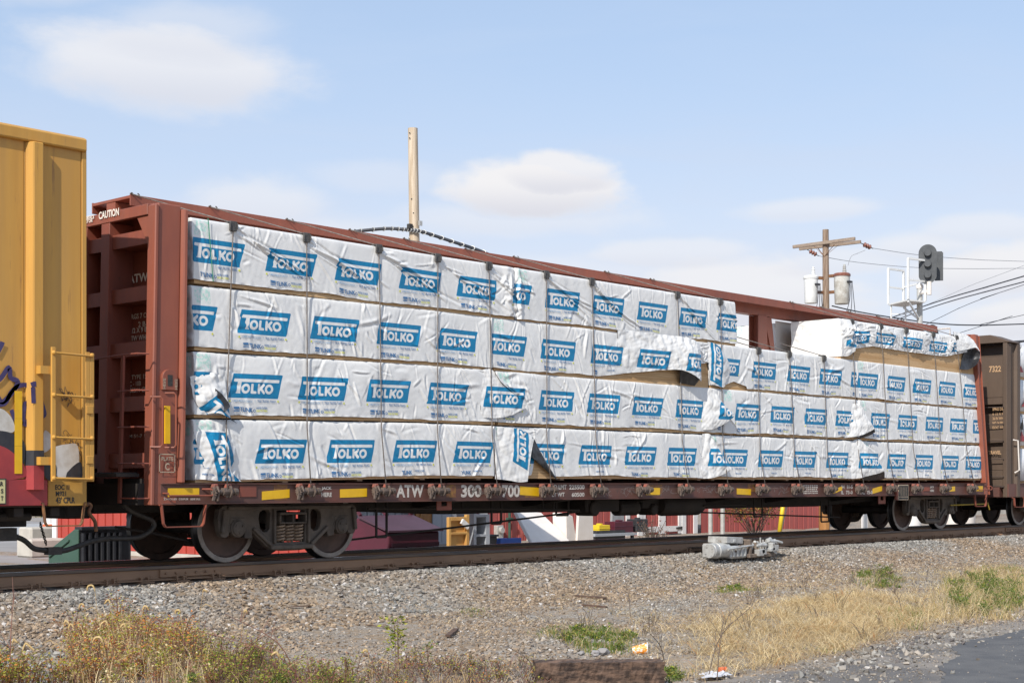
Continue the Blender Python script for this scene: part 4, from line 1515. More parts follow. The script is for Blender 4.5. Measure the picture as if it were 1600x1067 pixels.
def logo_d(X, Y):
    """blue lozenge with the white word cut out; X to the right from the lower left corner, Y up (metres)"""
    xs_ = X - Y * 0.30
    par = box_d(xs_, Y, 0.0, 0.80, 0.0, 0.314)
    w = box_d(xs_, Y, 0.035, 0.765, 0.208, 0.248)
    w = np.minimum(w, box_d(xs_ + 0.10 * (Y - .2), Y, 0.100, 0.155, 0.060, 0.21))
    w = np.minimum(w, box_d(xs_ + 0.10 * (Y - .2), Y, 0.088, 0.165, 0.060, 0.075))
    xl = X - Y * 0.14
    w = np.minimum(w, ring_d(xl, Y, 0.262, 0.123, 0.050, 0.048, 0.0165))
    w = np.minimum(w, box_d(xl, Y, 0.345, 0.382, 0.060, 0.188))
    w = np.minimum(w, box_d(xl, Y, 0.345, 0.432, 0.060, 0.093))
    w = np.minimum(w, box_d(xl, Y, 0.452, 0.489, 0.060, 0.188))
    w = np.minimum(w, seg_d(xl, Y, 0.487, 0.118, 0.548, 0.176) - 0.0175)
    w = np.minimum(w, seg_d(xl, Y, 0.500, 0.130, 0.556, 0.074) - 0.0175)
    w = np.minimum(w, ring_d(xl, Y, 0.640, 0.123, 0.052, 0.048, 0.0165))
    return np.maximum(par, -w)


LOGO_D0 = 0.560          # depth of the logo's lower edge below the top of the pack


def print_d(S_, Dp, logos):
    out = np.full(S_.shape, 0.05)
    for sl in logos:
        k = (S_ > sl - .05) & (S_ < sl + 0.98)
        if k.any():
            out[k] = np.minimum(out[k], logo_d(S_[k] - sl, LOGO_D0 - Dp[k]))
    return out


def add_fold(D, us, vs_, p0, p1, a, w):
    L = math.hypot(p1[0] - p0[0], p1[1] - p0[1])
    i0, i1 = np.searchsorted(us, [min(p0[0], p1[0]) - 5 * w, max(p0[0], p1[0]) + 5 * w])
    j0, j1 = np.searchsorted(vs_, [min(p0[1], p1[1]) - 5 * w, max(p0[1], p1[1]) + 5 * w])
    if i1 <= i0 or j1 <= j0:
        return
    UU, VV = np.meshgrid(us[i0:i1], vs_[j0:j1])
    dx, dy = (p1[0] - p0[0]) / L, (p1[1] - p0[1]) / L
    t = ((UU - p0[0]) * dx + (VV - p0[1]) * dy) / L
    e_ = (UU - p0[0]) * -dy + (VV - p0[1]) * dx
    e_ = e_ + 0.05 * L * np.sin(t * 3 + p0[0] * 5)
    tap = np.sin(np.pi * np.clip(t, 0, 1)) ** 0.6 * ((t > 0) & (t < 1))
    D[j0:j1, i0:i1] += a * tap * (np.exp(-(e_ / w) ** 2) - 0.55 * np.exp(-((e_ - 2.0 * w) / (1.3 * w)) ** 2))


TEXTBITS = [('LUMBER MADE IN CANADA', .065, .375, .580, .613, 1, .01), ('|', .412, .417, .575, .615, 1, 0.0), ('TRUE. TRUSTED. TOLKO.', .45, .76, .580, .613, 0, .015),
            ('TLINK', .175, .375, .676, .732, 0, .03), ("WE'RE CLOSER", .43, .62, .672, .700, 0, .02), ('THAN YOU THINK', .43, .62, .708, .736, 2, .02)]


def lettering(parent, us, vs_, Gr, logos, hem):
    mb = MB()

    def put(x, d):
        fi = np.clip((x - us[0]) / (us[-1] - us[0]) * (len(us) - 1), 0, len(us) - 1.001)
        fj = np.clip(np.interp(d, vs_, np.arange(len(vs_))), 0, len(vs_) - 1.001)
        i, j = int(fi), int(fj)
        a, b = fi - i, fj - j
        p = (Gr[j, i] * (1 - a) + Gr[j, i + 1] * a) * (1 - b) + (Gr[j + 1, i] * (1 - a) + Gr[j + 1, i + 1] * a) * b
        return (p[0], p[1] - 0.008, p[2])

    def ok(x, d):
        return us[0] + .01 < x < us[-1] - .01 and d < hem(x) - 0.015

    for sl in logos:
        for body, x0, x1, d0, d1, mi, bold in TEXTBITS:
            if not (ok(sl + x0, d1) and ok(sl + x1, d1)):
                continue
            text_on(mb, body, lambda a, b: put(sl + x0 + a * (x1 - x0), d1 - b * (d1 - d0)), bold, mi)
        for dx in (.022, .792):
            if ok(sl + dx, .61):
                pts = [put(sl + dx + .014 * math.cos(t), .597 + .014 * math.sin(t)) for t in np.linspace(0, 6.283, 9)[:-1]]
                mb.add(pts, [tuple(range(8))[::-1]], 2)
        if ok(sl + .08, .74) and ok(sl + .17, .74):
            for da, db, k in ((.672, .697, .0), (.706, .716, .0), (.724, .735, 0)):
                mb.add([put(sl + .082, da), put(sl + .165, da), put(sl + .165, db), put(sl + .082, db)], [(3, 2, 1, 0)], 0)
        if ok(sl + .41, .74):
            n = 12
            ring = [put(sl + .402 + r * math.cos(t), .715 + r * math.sin(t)) for r in (.020, .012) for t in np.linspace(0, 6.283, n + 1)[:-1]]
            mb.add(ring, [(k, (k + 1) % n, n + (k + 1) % n, n + k) for k in range(n)], 0)
    if mb.v:
        mb.build('printed_lettering', [M_PBLUE, M_PPALE, M_PYEL], parent, fix=False, kind='stuff')


PADS = {1: [-10.3, -9.09, -7.79, -6.63, -5.55, -4.23, -3.11, -0.77, 0.53, 5.18, 6.37, 7.47, 8.7, 9.81], 2: [1.71, 2.77, 4.03]}
CABS = [(-10.3, -10.57, 1), (-9.09, -9.22, 1), (-7.79, -7.88, 1), (-6.63, -6.81, 1), (-5.55, -5.64, 1), (-4.23, -4.42, 1), (-3.11, -3.19, 1),
        (-0.77, -0.82, 1), (0.53, 0.38, 1), (1.71, 1.58, 2), (2.77, 2.79, 2), (4.03, 3.98, 2), (5.18, 5.18, 1), (6.37, 6.44, 1), (7.47, 7.53, 1),
        (8.70, 8.82, 1), (9.81, 10.13, 1)]
ZH, ZL = 4.37, 0.95


def cable_s(c, z):
    return c[0] + (c[1] - c[0]) * (ZH - z) / (ZH - ZL)


def make_pack(tier, s0, s1, label, logos, seed, hempts=None, bulge=0.0, squash=1.0, style='any', ds=0.0125, far=False, group='wrapped lumber packs on the near side of the flatcar',
              endprint=True, topdip=None, crush=None):
    zb0, zh, zt = TIER[tier]
    rng = np.random.default_rng(seed)
    s0 += 0.008
    s1 -= 0.012
    sgn = -1 if not far else 1
    root = thing('lumber_pack', label, 'lumber pack', ((s0 + s1) / 2, -0.8 if not far else .8, zb0 + float(camber(np.array((s0 + s1) / 2), tier))), group)
    nu = int((s1 - s0) / ds)
    us = np.linspace(s0, s1, nu)
    H = zt - zh
    nv = int(H / ds)
    vf = np.linspace(0, 1, nv)
    vd = vf * H
    hemz = zh + 0.008 * waves(us, us * 0, 2.2, seed + 1) + 0.003 * waves(us, us * 0, 0.35, seed + 2)
    if hempts:
        hx = [p[0] for p in hempts]
        hz = [p[1] - float(camber(np.array(p[0]), tier)) for p in hempts]
        mk = np.interp(us, hx, hz, left=-9, right=-9)
        hemz = np.where(mk > -5, np.maximum(hemz, mk), hemz)
    UU, VV = np.meshgrid(us, vd)
    frac = VV / H
    Z = zt - frac * (zt - hemz)[None, :]
    Dp = (zt - Z) if squash == 1.0 else VV * squash
    # wrinkles: how far the film stands off the boards
    D = np.zeros_like(UU)
    D += 0.006 * waves(UU, VV, 1.3, seed + 3) + 0.0016 * waves(UU, VV, 0.36, seed + 4, ay=.6) + 0.0005 * waves(UU, VV, 0.12, seed + 5)
    D += 0.010 * np.sin(np.pi * np.clip(frac, 0, 1)) + 0.010 * frac ** 3 + bulge * np.sin(np.pi * frac ** 0.8) * (0.6 + 0.4 * waves(UU, VV, .9, seed + 6))
    L = s1 - s0
    if style == 'diag':
        for c in PADS.get(tier, []):
            if s0 - .2 < c < s1:
                for k in range(rng.integers(7, 12)):
                    ex = rng.uniform(.45, 1.5)
                    add_fold(D, us, vd, (c + rng.uniform(.0, .12), rng.uniform(.0, .10)), (c + ex, min(rng.uniform(.45, 1.0) * ex * .75 + .05, H * .98)),
                             rng.uniform(.008, .020) * rng.choice([1, 1, -0.9]), rng.uniform(.010, .018))
    nf = int(L * (5 if style == 'diag' else 11))
    for k in range(nf):
        a = rng.normal(1.15, .45) * rng.choice([1, 1, 1, -1]) if rng.uniform() < .8 else rng.uniform(-.4, .4)
        ln = rng.uniform(.12, .75)
        p0 = (rng.uniform(s0, s1), rng.uniform(-.05, H * .7))
        add_fold(D, us, vd, p0, (p0[0] + math.cos(a) * ln, p0[1] + math.sin(a) * ln), rng.uniform(.004, .017) * rng.choice([1, -1]), rng.uniform(.010, .030))
    for k in range(int(L * 3)):
        p0 = (rng.uniform(s0, s1), 0.0)
        a = rng.uniform(.9, 2.2)
        ln = rng.uniform(.1, .45)
        add_fold(D, us, vd, (p0[0], -.02), (p0[0] + math.cos(a) * ln, math.sin(a) * ln), rng.uniform(.003, .009), rng.uniform(.008, .02))
    for k in range(int(L * 3)):
        x = rng.uniform(s0, s1)
        add_fold(D, us, vd, (x, H + .03), (x + rng.uniform(-.12, .12), H - rng.uniform(.08, .3)), rng.uniform(-.010, .010), rng.uniform(.01, .03))
    for (cx, cw, ca) in (crush or []):           # crumpled stretches
        g = np.exp(-((UU - cx) / cw) ** 2)
        for q in range(int(22 * max(cw / .15, 1))):
            px, pv = rng.uniform(cx - 1.6 * cw, cx + 1.6 * cw), rng.uniform(.0, H * .9)
            a = rng.uniform(0, 3.14)
            ln = rng.uniform(.1, .4)
            add_fold(D, us, vd, (px, pv), (px + math.cos(a) * ln, pv + math.sin(a) * ln), ca * rng.uniform(-.6, 1), rng.uniform(.012, .03))
        D += g * ca * 1.0
    for c in CABS:
        if not far and c[2] <= tier:
            sc = cable_s(c, (zt + zh) / 2)
            if s0 < sc < s1:
                g = np.exp(-((UU - cable_s(c, Z)) / 0.035) ** 2)
                D = D * (1 - .85 * g) + 0.004 * g
    D = np.maximum(D, -0.004) + 0.006
    rr = np.exp(-VV / 0.018) * 0.022
    hem_n = np.exp(-(H - VV) / 0.02) * 0.004 * waves(UU, VV, .2, seed + 8)
    Yv = yfront(Z)
    if far:
        Yv = -Yv
    Yv = Yv + sgn * (D - rr + hem_n)
    X = UU + 0.004 * waves(UU, VV, .4, seed + 9)
    X = X + (np.exp(-(UU - s0) / .015) - np.exp(-(s1 - UU) / .015)) * 0.006
    Zc = Z + camber(UU, tier)
    Gr = np.stack([X, Yv, Zc], 2)
    blue = print_d(UU, Dp, logos) if logos else np.full(UU.shape, .05)
    stamp = (endprint * (UU > s0 + .05) & (UU < s0 + .27) & (Dp > .02) & (Dp < .21)).astype(float)
    V = [Gr.reshape(-1, 3)]
    B = [blue.ravel()]
    ST = [stamp.ravel()]
    idx = np.arange(nu * nv).reshape(nv, nu)
    quads = [np.stack([idx[:-1, :-1].ravel(), idx[1:, :-1].ravel(), idx[1:, 1:].ravel(), idx[:-1, 1:].ravel()], 1)]
    base = nu * nv
    yb = -0.17 * (1 if not far else -1)
    for col, flip, xs_, sd in ((0, True, -1, 50), (nu - 1, False, 1, 60)):
        ne = 26
        rows = []
        edge = Gr[:, col, :]
        tt = np.linspace(0, 1, ne + 1)[1:]
        jj, tt2 = np.meshgrid(np.arange(nv), tt, indexing='ij')
        dep = tt2 * abs(yb - edge[:, None, 1])
        wob = (0.010 * waves(dep, vd[jj], .5, seed + sd) + .006 * waves(dep, vd[jj], .16, seed + sd + 1) + .012 * np.abs(np.sin(dep * 9 + vd[jj] * 7))) * np.clip(dep / .05, 0, 1)
        E = np.stack([edge[:, None, 0] + xs_ * (wob * .6) * 1.0, edge[:, None, 1] + (yb - edge[:, None, 1]) * tt2, np.repeat(edge[:, None, 2], ne, 1)], 2)
        V.append(E.reshape(-1, 3))
        B.append(np.full(nv * ne, .05))
        ST.append((endprint * (tt2 > .06) & (tt2 < .3) & (vd[jj] < .2)).astype(float).ravel() * (1 if col == 0 else 0))
        ei = base + np.arange(nv * ne).reshape(nv, ne)
        full = np.concatenate([idx[:, col][:, None], ei], 1)
        q = [full[:-1, :-1].ravel(), full[:-1, 1:].ravel(), full[1:, 1:].ravel(), full[1:, :-1].ravel()]
        if not flip:
            q = q[::-1]
        quads.append(np.stack(q, 1))
        base += nv * ne
    # top sheet
    nt = 5
    tt = np.linspace(0, 1, nt + 1)[1:]
    top = Gr[0]
    T = np.stack([np.repeat(top[None, :, 0], nt, 0), top[None, :, 1] + (yb - top[None, :, 1]) * tt[:, None],
                  np.repeat(top[None, :, 2], nt, 0) + .006 * np.sin(tt[:, None] * 3.1) + .004 * waves(np.repeat(us[None], nt, 0), np.repeat(tt[:, None], nu, 1), .5, seed + 70)], 2)
    V.append(T.reshape(-1, 3))
    B.append(np.full(nt * nu, .05))
    ST.append(np.zeros(nt * nu))
    ti = base + np.arange(nt * nu).reshape(nt, nu)
    full = np.concatenate([idx[0][None], ti], 0)
    quads.append(np.stack([full[:-1, :-1].ravel(), full[:-1, 1:].ravel(), full[1:, 1:].ravel(), full[1:, :-1].ravel()], 1))
    if far:
        n0 = base + nt * nu
        zs_ = zt - H + float(camber(np.array((s0 + s1) / 2), tier))
        V.append(np.array([(s0 - .004, yb - .004, zs_), (s1, yb - .004, zs_), (s1, yb - .004, zt + .05), (s0 - .004, yb - .004, zt + .05)]))
        B.append(np.full(4, .05))
        ST.append(np.zeros(4))
        quads.append(np.array([[n0 + 3, n0 + 2, n0 + 1, n0]]))
    Q = np.concatenate(quads)
    if far:
        Q = Q[:, ::-1]
    wrap = np_mesh('wrap', np.concatenate(V), Q, M_WRAP, root, attrs={'blue': np.concatenate(B), 'stamp': np.concatenate(ST)})
    if not far:
        lettering(wrap, us, vd, Gr, logos if squash == 1.0 else [], lambda x: float(zt - np.interp(x, us, hemz)))
    # the boards themselves: layers of sawn studs
    mb = MB()
    cz = float(camber(np.array((s0 + s1) / 2), tier))
    nl = int((zt - zb0 - .03) / 0.040)
    lh = (zt - zb0 - .012) / nl
    n_show = nl if hempts else 5
    for k in range(nl):
        z0 = zb0 + k * lh
        z1_ = z0 + lh - 0.0025
        if k < n_show:
            cut = s0 + .03 + (s1 - s0 - .06) * rng.uniform(.45, .55)
            runs = [(s0 + .02 + rng.uniform(0, .012), cut - .001), (cut + .001, s1 - .02 - rng.uniform(0, .012))] if k % 3 == 0 else [(s0 + .02 + rng.uniform(0, .012), s1 - .02 - rng.uniform(0, .012))]
            for xa, xb in runs:
                xm = np.linspace(xa, xb, 7)
                j = rng.uniform(0, .005)
                vs = []
                for xx in xm:
                    c_ = float(camber(np.array(xx), tier))
                    yf = yfront(z0 + .02) + .012 + j
                    for (yy, zz) in ((yf, z0), (yf, z1_), (-.2, z1_), (-.2, z0)):
                        vs.append((xx, yy if not far else -yy, zz + c_))
                fs = [(0, 1, 2, 3), (24, 27, 26, 25)]
                for q in range(6):
                    for r in range(4):
                        fs.append((q * 4 + r, q * 4 + 4 + r, q * 4 + 4 + (r + 1) % 4, q * 4 + (r + 1) % 4))
                mb.add(vs, fs)
    if n_show < nl:
        vs = []
        z0 = zb0 + n_show * lh
        for xx in np.linspace(s0 + .03, s1 - .03, 7):
            c_ = float(camber(np.array(xx), tier))
            for (yy, zz) in ((yfront(z0) + .03, z0), (yfront(zt) + .03, zt - .02), (-.2, zt - .02), (-.2, z0)):
                vs.append((xx, yy if not far else -yy, zz + c_))
        fs = [(0, 1, 2, 3), (24, 27, 26, 25)]
        for q in range(6):
            for r in range(4):
                fs.append((q * 4 + r, q * 4 + 4 + r, q * 4 + 4 + (r + 1) % 4, q * 4 + (r + 1) % 4))
        mb.add(vs, fs)
    mb.build('lumber', M_LUM, root, kind='stuff')
    for k in range(5 if not far else 3):
        xx = s0 + .25 + (s1 - s0 - .5) * k / (4 if not far else 2) + rng.uniform(-.1, .1)
        mb = MB()
        c_ = float(camber(np.array(xx), tier))
        ya, yb_ = sorted([(yfront(zb0) + .02) * (-1 if far else 1), (-.2) * (-1 if far else 1)])
        mb.box(xx - .045, xx + .045, ya, yb_, zb0 + c_ - .024, zb0 + c_ - .001)
        mb.build('dunnage', M_LUMD, root)
    return root


def make_flap(parent, net, logos=None, tier=None, rot=None, seed=1, k=26, noise_a=.006, name='loose_flap', black=False, crumple=0.0):
    """loose film: a net of (x, z, stand-off); printed outside, black inside"""
    A = np.array(net, float)
    rows = np.stack([np.array(smooth_pts(list(r), k)) for r in A])
    G3 = np.array([np.array(smooth_pts(list(rows[:, j]), k)) for j in range(rows.shape[1])]).transpose(1, 0, 2)
    S_, Z_, O_ = G3[..., 0], G3[..., 1], G3[..., 2] * (0.8 if not black else 0.85)
    noise_a = noise_a * .65
    nr, nc = S_.shape
    ii, jj = np.meshgrid(np.linspace(0, 1, nr), np.linspace(0, 1, nc), indexing='ij')
    env = np.sin(np.pi * np.clip(jj * .9 + .1, 0, 1)) ** .5
    O_ = O_ + noise_a * .8 * (np.abs(waves(S_, Z_, .34, seed)) - .8) * env + noise_a * .5 * waves(S_, Z_, .26, seed + 1) * env + .0016 * waves(S_, Z_, .09, seed + 3) + crumple * .5 * np.abs(waves(S_, Z_, .24, seed + 2)) * env
    Yv = yfront(Z_) - O_
    V = np.stack([S_, Yv, Z_], 2)
    du = np.gradient(V, axis=1)
    dv = np.gradient(V, axis=0)
    N = np.cross(du, dv)
    N /= np.linalg.norm(N, axis=2, keepdims=True) + 1e-9
    if N[..., 1].mean() > 0:
        N = -N
    zt = TIER[tier][2]
    Dp = zt + camber(S_, tier) - Z_
    if rot is not None:
        ox, oz, ang = rot
        ca, sa = math.cos(ang), math.sin(ang)
        a, b = S_ - ox, Z_ - oz
        blue = logo_d(a * ca + b * sa, -a * sa + b * ca)
    else:
        blue = print_d(S_, Dp, logos or [])
    idx = np.arange(nr * nc).reshape(nr, nc)
    q = np.stack([idx[:-1, :-1].ravel(), idx[1:, :-1].ravel(), idx[1:, 1:].ravel(), idx[:-1, 1:].ravel()], 1)
    V2 = V + np.array([0.0, 0.007, 0.0])
    Vall = np.concatenate([V.reshape(-1, 3), V2.reshape(-1, 3)])
    q2 = q[:, ::-1] + nr * nc
    mi = np.concatenate([np.full(len(q), 1 if black else 0), np.ones(len(q2), int)])
    np_mesh(name, Vall, np.concatenate([q, q2]), [M_WRAP, M_BLACKPL], parent, mi=mi, attrs={'blue': np.concatenate([blue.ravel(), np.full(nr * nc, .05)]), 'stamp': np.zeros(nr * nc * 2)})


pk = {}
pk['11'] = make_pack(1, -10.93, -4.94, 'white blue-logo lumber pack topmost beside the left end post, crossed by a green strap', [-11.0, -9.8, -8.62, -7.43, -6.25, -5.07], 101, style='diag', crush=[(-5.12, .10, .03)])
pk['12'] = make_pack(1, -4.94, 1.06, 'topmost white lumber pack whose right end stops at the open gap', [-5.46, -4.28, -3.13, -1.94, -0.76, 0.40], 102, style='diag', crush=[(-4.87, .05, .028)])
pk['13'] = make_pack(1, 4.72, 10.77, 'topmost lumber pack right of the gap with torn wrap baring its boards', [5.0, 6.05, 7.25, 8.45, 9.5], 103,
                     hempts=[(4.718, 3.553), (4.903, 3.668), (5.294, 3.785), (5.953, 3.882), (7.037, 3.872), (8.177, 3.863), (9.227, 3.872), (10.02, 3.994), (10.976, 4.159)],
                     bulge=.05, squash=.85, ds=.014, endprint=False, crush=[(5.2, .3, .03), (6.4, .5, .018), (8.3, .5, .018), (9.5, .3, .02)])
pk['21'] = make_pack(2, -10.95, -5.52, 'smooth white lumber pack second from the top beside the left end post', [-11.45, -10.28, -9.08, -7.89, -6.71], 104)
pk['22'] = make_pack(2, -5.52, 0.14, 'lumber pack second from the top with its wrap billowing up off the boards', [-5.62, -4.44, -3.22, -2.02], 105,
                     hempts=[(-3.078, 2.783), (-2.491, 2.846), (-2.144, 2.907), (-1.703, 2.953), (-1.158, 3.005), (-0.708, 3.075), (0.187, 3.207)], crush=[(-1.3, .5, .022), (-.3, .3, .02)])
pk['23'] = make_pack(2, 0.14, 5.32, 'lumber pack forming the floor of the open gap, under three cable guards', [0.22, 1.45, 2.66, 3.83, 5.02], 106, ds=.014,
                     hempts=[(0.517, 2.798), (0.869, 2.896), (1.278, 2.822)])
pk['24'] = make_pack(2, 5.32, 10.81, 'white lumber pack directly under the torn pack at the right end', [5.30, 6.50, 7.66, 8.83, 10.02], 107, ds=.016)
pk['31'] = make_pack(3, -10.98, -5.46, 'lumber pack third from the top beside the left end post, crumpled corner showing black film', [-11.6, -10.45, -9.32, -8.13, -6.95, -5.78], 108, bulge=.008, crush=[(-10.85, .18, .02)])
pk['32'] = make_pack(3, -5.46, 0.50, 'lumber pack third from the top in the middle, loose wrap tip over its right seam', [-5.72, -4.53, -3.36, -2.17, -0.98, .22], 109, crush=[(-4.95, .25, .012)])
pk['33'] = make_pack(3, 0.50, 5.34, 'lumber pack third from the top whose curled wrap end shows a black underside', [0.83, 2.01, 3.20, 4.36], 110, ds=.014)
pk['34'] = make_pack(3, 5.34, 10.81, 'white lumber pack third from the top beside the right end post', [5.74, 6.92, 8.14, 9.29, 10.42], 111, ds=.016)
pk['41'] = make_pack(4, -11.0, -5.55, 'bottom lumber pack beside the left end post with a sideways logo on crumpled film', [-11.32, -10.06, -8.86, -7.65, -6.46], 112, crush=[(-10.7, .25, .02)])
pk['42'] = make_pack(4, -5.55, -0.05, 'bottom lumber pack with wrap torn back from its left corner baring stacked boards', [-4.81, -3.61, -2.43, -1.26, -.10], 113,
                     hempts=[(-5.6, 1.12), (-5.17, 1.129), (-4.759, 1.169), (-4.621, 1.527), (-4.54, 1.369), (-4.338, 1.211), (-4.099, 1.101)])
pk['43'] = make_pack(4, -0.05, 5.36, 'bottom lumber pack whose loose right end flaps over the next pack', [0.36, 1.54, 2.74, 3.95, 5.12], 114, ds=.014)
pk['44'] = make_pack(4, 5.36, 10.81, 'bottom white lumber pack beside the right end post, above the data plate', [5.17, 6.37, 7.58, 8.79, 9.97], 115, ds=.016)

mb = MB()
a, b = (-10.682, 4.38, 0.03), (-10.633, 3.583, 0.03)
for q in range(2):
    pass
mb.bar((a[0], yfront(a[1]) - .030, a[1]), (b[0], yfront(b[1]) - .034, b[1]), .012, .002, up=(0, 1, 0))
mb.build('strap', M_STRAP, pk['11'])

# loose ends of film
make_flap(pk['22'], [[(-2.458, 3.614, 0.012), (-1.788, 3.599, 0.03), (-1.199, 3.596, 0.06), (-0.734, 3.594, 0.1), (-0.404, 3.56, 0.12), (-0.209, 3.473, 0.1)],
                     [(-2.482, 3.271, 0.014), (-1.896, 3.285, 0.07), (-1.297, 3.321, 0.12), (-0.814, 3.337, 0.2), (-0.501, 3.277, 0.23), (-0.316, 3.2, 0.19)],
                     [(-2.508, 2.855, 0.014), (-1.911, 2.917, 0.05), (-1.293, 2.982, 0.1), (-0.898, 2.999, 0.19), (-0.591, 2.924, 0.25), (-0.351, 2.826, 0.21)]], [-3.22, -2.02, -.80], 2, seed=6, noise_a=.018, crumple=.012)
make_flap(pk['22'], [[(-0.921, 3.009, 0.18), (-0.38, 2.891, 0.22)], [(-0.819, 2.788, 0.04), (-0.382, 2.753, 0.05)]], [], 2, seed=7, name='film_underside', black=True)
make_flap(pk['23'], [[(0.106, 3.568, 0.02), (0.299, 3.545, 0.05), (0.507, 3.467, 0.04), (0.707, 3.306, 0.02)], [(0.09, 3.268, 0.03), (0.26, 3.252, 0.09), (0.503, 3.22, 0.1), (0.799, 3.101, 0.03)],
                     [(0.131, 2.813, 0.02), (0.27, 2.795, 0.06), (0.474, 2.769, 0.07), (0.566, 2.809, 0.05)]], None, 2, rot=((0.275, 2.763)[0] + .16, (0.275, 2.763)[1], 1.50), seed=8, noise_a=.01)
make_flap(pk['31'], [[(-5.762, 2.738, 0.0), (-5.608, 2.764, 0.04), (-5.527, 2.709, 0.08), (-5.428, 2.577, 0.1)], [(-5.799, 2.428, 0.02), (-5.518, 2.478, 0.06), (-5.24, 2.431, 0.09), (-4.909, 2.258, 0.11)],
                     [(-5.837, 2.025, 0.01), (-5.545, 2.024, 0.05), (-5.264, 2.061, 0.08), (-4.962, 2.168, 0.1)]], [-5.78], 3, seed=9, noise_a=.012)
make_flap(pk['31'], [[(-11.017, 2.366, 0.02), (-10.719, 2.428, 0.05), (-10.48, 2.377, 0.03)], [(-10.977, 2.097, 0.03), (-10.763, 2.151, 0.11), (-10.49, 2.132, 0.07)], [(-10.833, 1.895, 0.02), (-10.67, 1.921, 0.13), (-10.478, 1.856, 0.12)]],
          None, 3, rot=((-10.941, 1.956)[0], (-10.941, 1.956)[1], -.65), seed=10, noise_a=.018, crumple=.02)
make_flap(pk['31'], [[(-10.707, 2.225, 0.13), (-10.6, 2.149, 0.14)], [(-10.701, 2.058, 0.1), (-10.504, 2.015, 0.15)], [(-10.543, 1.96, 0.08), (-10.603, 1.931, 0.16)]], None, 3, seed=11, name='film_underside', black=True)
make_flap(pk['31'], [[(-10.558, 1.967, 0.1), (-10.501, 1.888, 0.1)], [(-10.448, 1.842, 0.08), (-10.322, 1.806, 0.03)]], None, 3, seed=12, name='film_underside', black=True)
make_flap(pk['32'], [[(-0.059, 2.701, 0.01), (0.121, 2.719, 0.05), (0.269, 2.622, 0.08), (0.408, 2.454, 0.1)], [(-0.137, 2.345, 0.02), (0.098, 2.374, 0.09), (0.326, 2.334, 0.15), (0.632, 2.286, 0.2)],
                     [(-0.244, 1.99, 0.01), (0.027, 1.996, 0.08), (0.291, 2.071, 0.12), (0.589, 2.205, 0.17)]], [.22], 3, seed=13, noise_a=.014)
make_flap(pk['33'], [[(5.051, 2.649, 0.01), (5.245, 2.668, 0.06), (5.421, 2.543, 0.1), (5.551, 2.363, 0.12)], [(4.955, 2.334, 0.02), (5.223, 2.34, 0.1), (5.445, 2.267, 0.16), (5.689, 2.182, 0.18)],
                     [(4.689, 1.953, 0.01), (5.005, 1.984, 0.09), (5.279, 2.029, 0.14), (5.57, 2.114, 0.17)]], [], 3, seed=14, noise_a=.014)
make_flap(pk['33'], [[(5.288, 1.992, 0.06), (5.525, 2.074, 0.12), (5.706, 2.17, 0.17)], [(5.303, 1.953, 0.05), (5.609, 2.024, 0.1), (5.743, 2.092, 0.16)]], [], 3, seed=15, name='film_underside', black=True)
make_flap(pk['41'], [[(-10.986, 1.692, 0.01), (-10.786, 1.712, 0.04), (-10.543, 1.694, 0.04), (-10.323, 1.586, 0.02)], [(-10.942, 1.478, 0.03), (-10.763, 1.496, 0.09), (-10.544, 1.459, 0.11), (-10.384, 1.365, 0.05)],
                     [(-10.863, 1.272, 0.03), (-10.735, 1.265, 0.08), (-10.604, 1.257, 0.1), (-10.45, 1.203, 0.05)], [(-10.823, 1.097, 0.02), (-10.701, 1.073, 0.05), (-10.549, 1.073, 0.07), (-10.288, 1.065, 0.04)]],
          None, 4, rot=((-10.57, 1.485)[0] - .26, (-10.57, 1.485)[1] + .20, -1.30), seed=16, noise_a=.014, crumple=.012)
make_flap(pk['42'], [[(-5.479, 1.881, 0.02), (-5.172, 1.889, 0.04), (-4.917, 1.846, 0.07), (-4.698, 1.753, 0.08)], [(-5.509, 1.571, 0.02), (-5.252, 1.556, 0.07), (-5.012, 1.52, 0.1), (-4.833, 1.444, 0.12)],
                     [(-5.562, 1.108, 0.02), (-5.312, 1.089, 0.05), (-5.088, 1.06, 0.08), (-4.905, 1.07, 0.1)]], None, 4, rot=((-5.048, 1.237)[0] + .14, (-5.048, 1.237)[1], 1.42), seed=17, noise_a=.012)
make_flap(pk['42'], [[(-4.741, 1.762, 0.08), (-4.66, 1.684, 0.07), (-4.584, 1.587, 0.05)], [(-4.78, 1.464, 0.1), (-4.491, 1.369, 0.09), (-4.37, 1.311, 0.06)], [(-4.753, 1.425, 0.1), (-4.346, 1.191, 0.06), (-4.146, 1.091, 0.04)]],
          None, 4, seed=18, name='film_underside', black=True)
make_flap(pk['42'], [[(-0.172, 1.913, 0.01), (-0.0, 1.916, 0.04), (0.13, 1.782, 0.08), (0.284, 1.579, 0.1)], [(-0.214, 1.527, 0.02), (0.019, 1.529, 0.09), (0.242, 1.44, 0.15), (0.475, 1.316, 0.19)],
                     [(-0.362, 1.131, 0.01), (-0.06, 1.132, 0.07), (0.207, 1.178, 0.12), (0.454, 1.259, 0.16)]], [-.10], 4, seed=19, noise_a=.014)
make_flap(pk['43'], [[(4.984, 1.882, 0.01), (5.258, 1.939, 0.06), (5.485, 1.799, 0.1), (5.693, 1.605, 0.12)], [(4.884, 1.518, 0.02), (5.202, 1.521, 0.1), (5.555, 1.459, 0.16), (5.999, 1.331, 0.2)],
                     [(4.793, 1.131, 0.01), (5.102, 1.145, 0.08), (5.481, 1.198, 0.13), (5.923, 1.265, 0.18)]], [5.12], 4, seed=20, noise_a=.014)
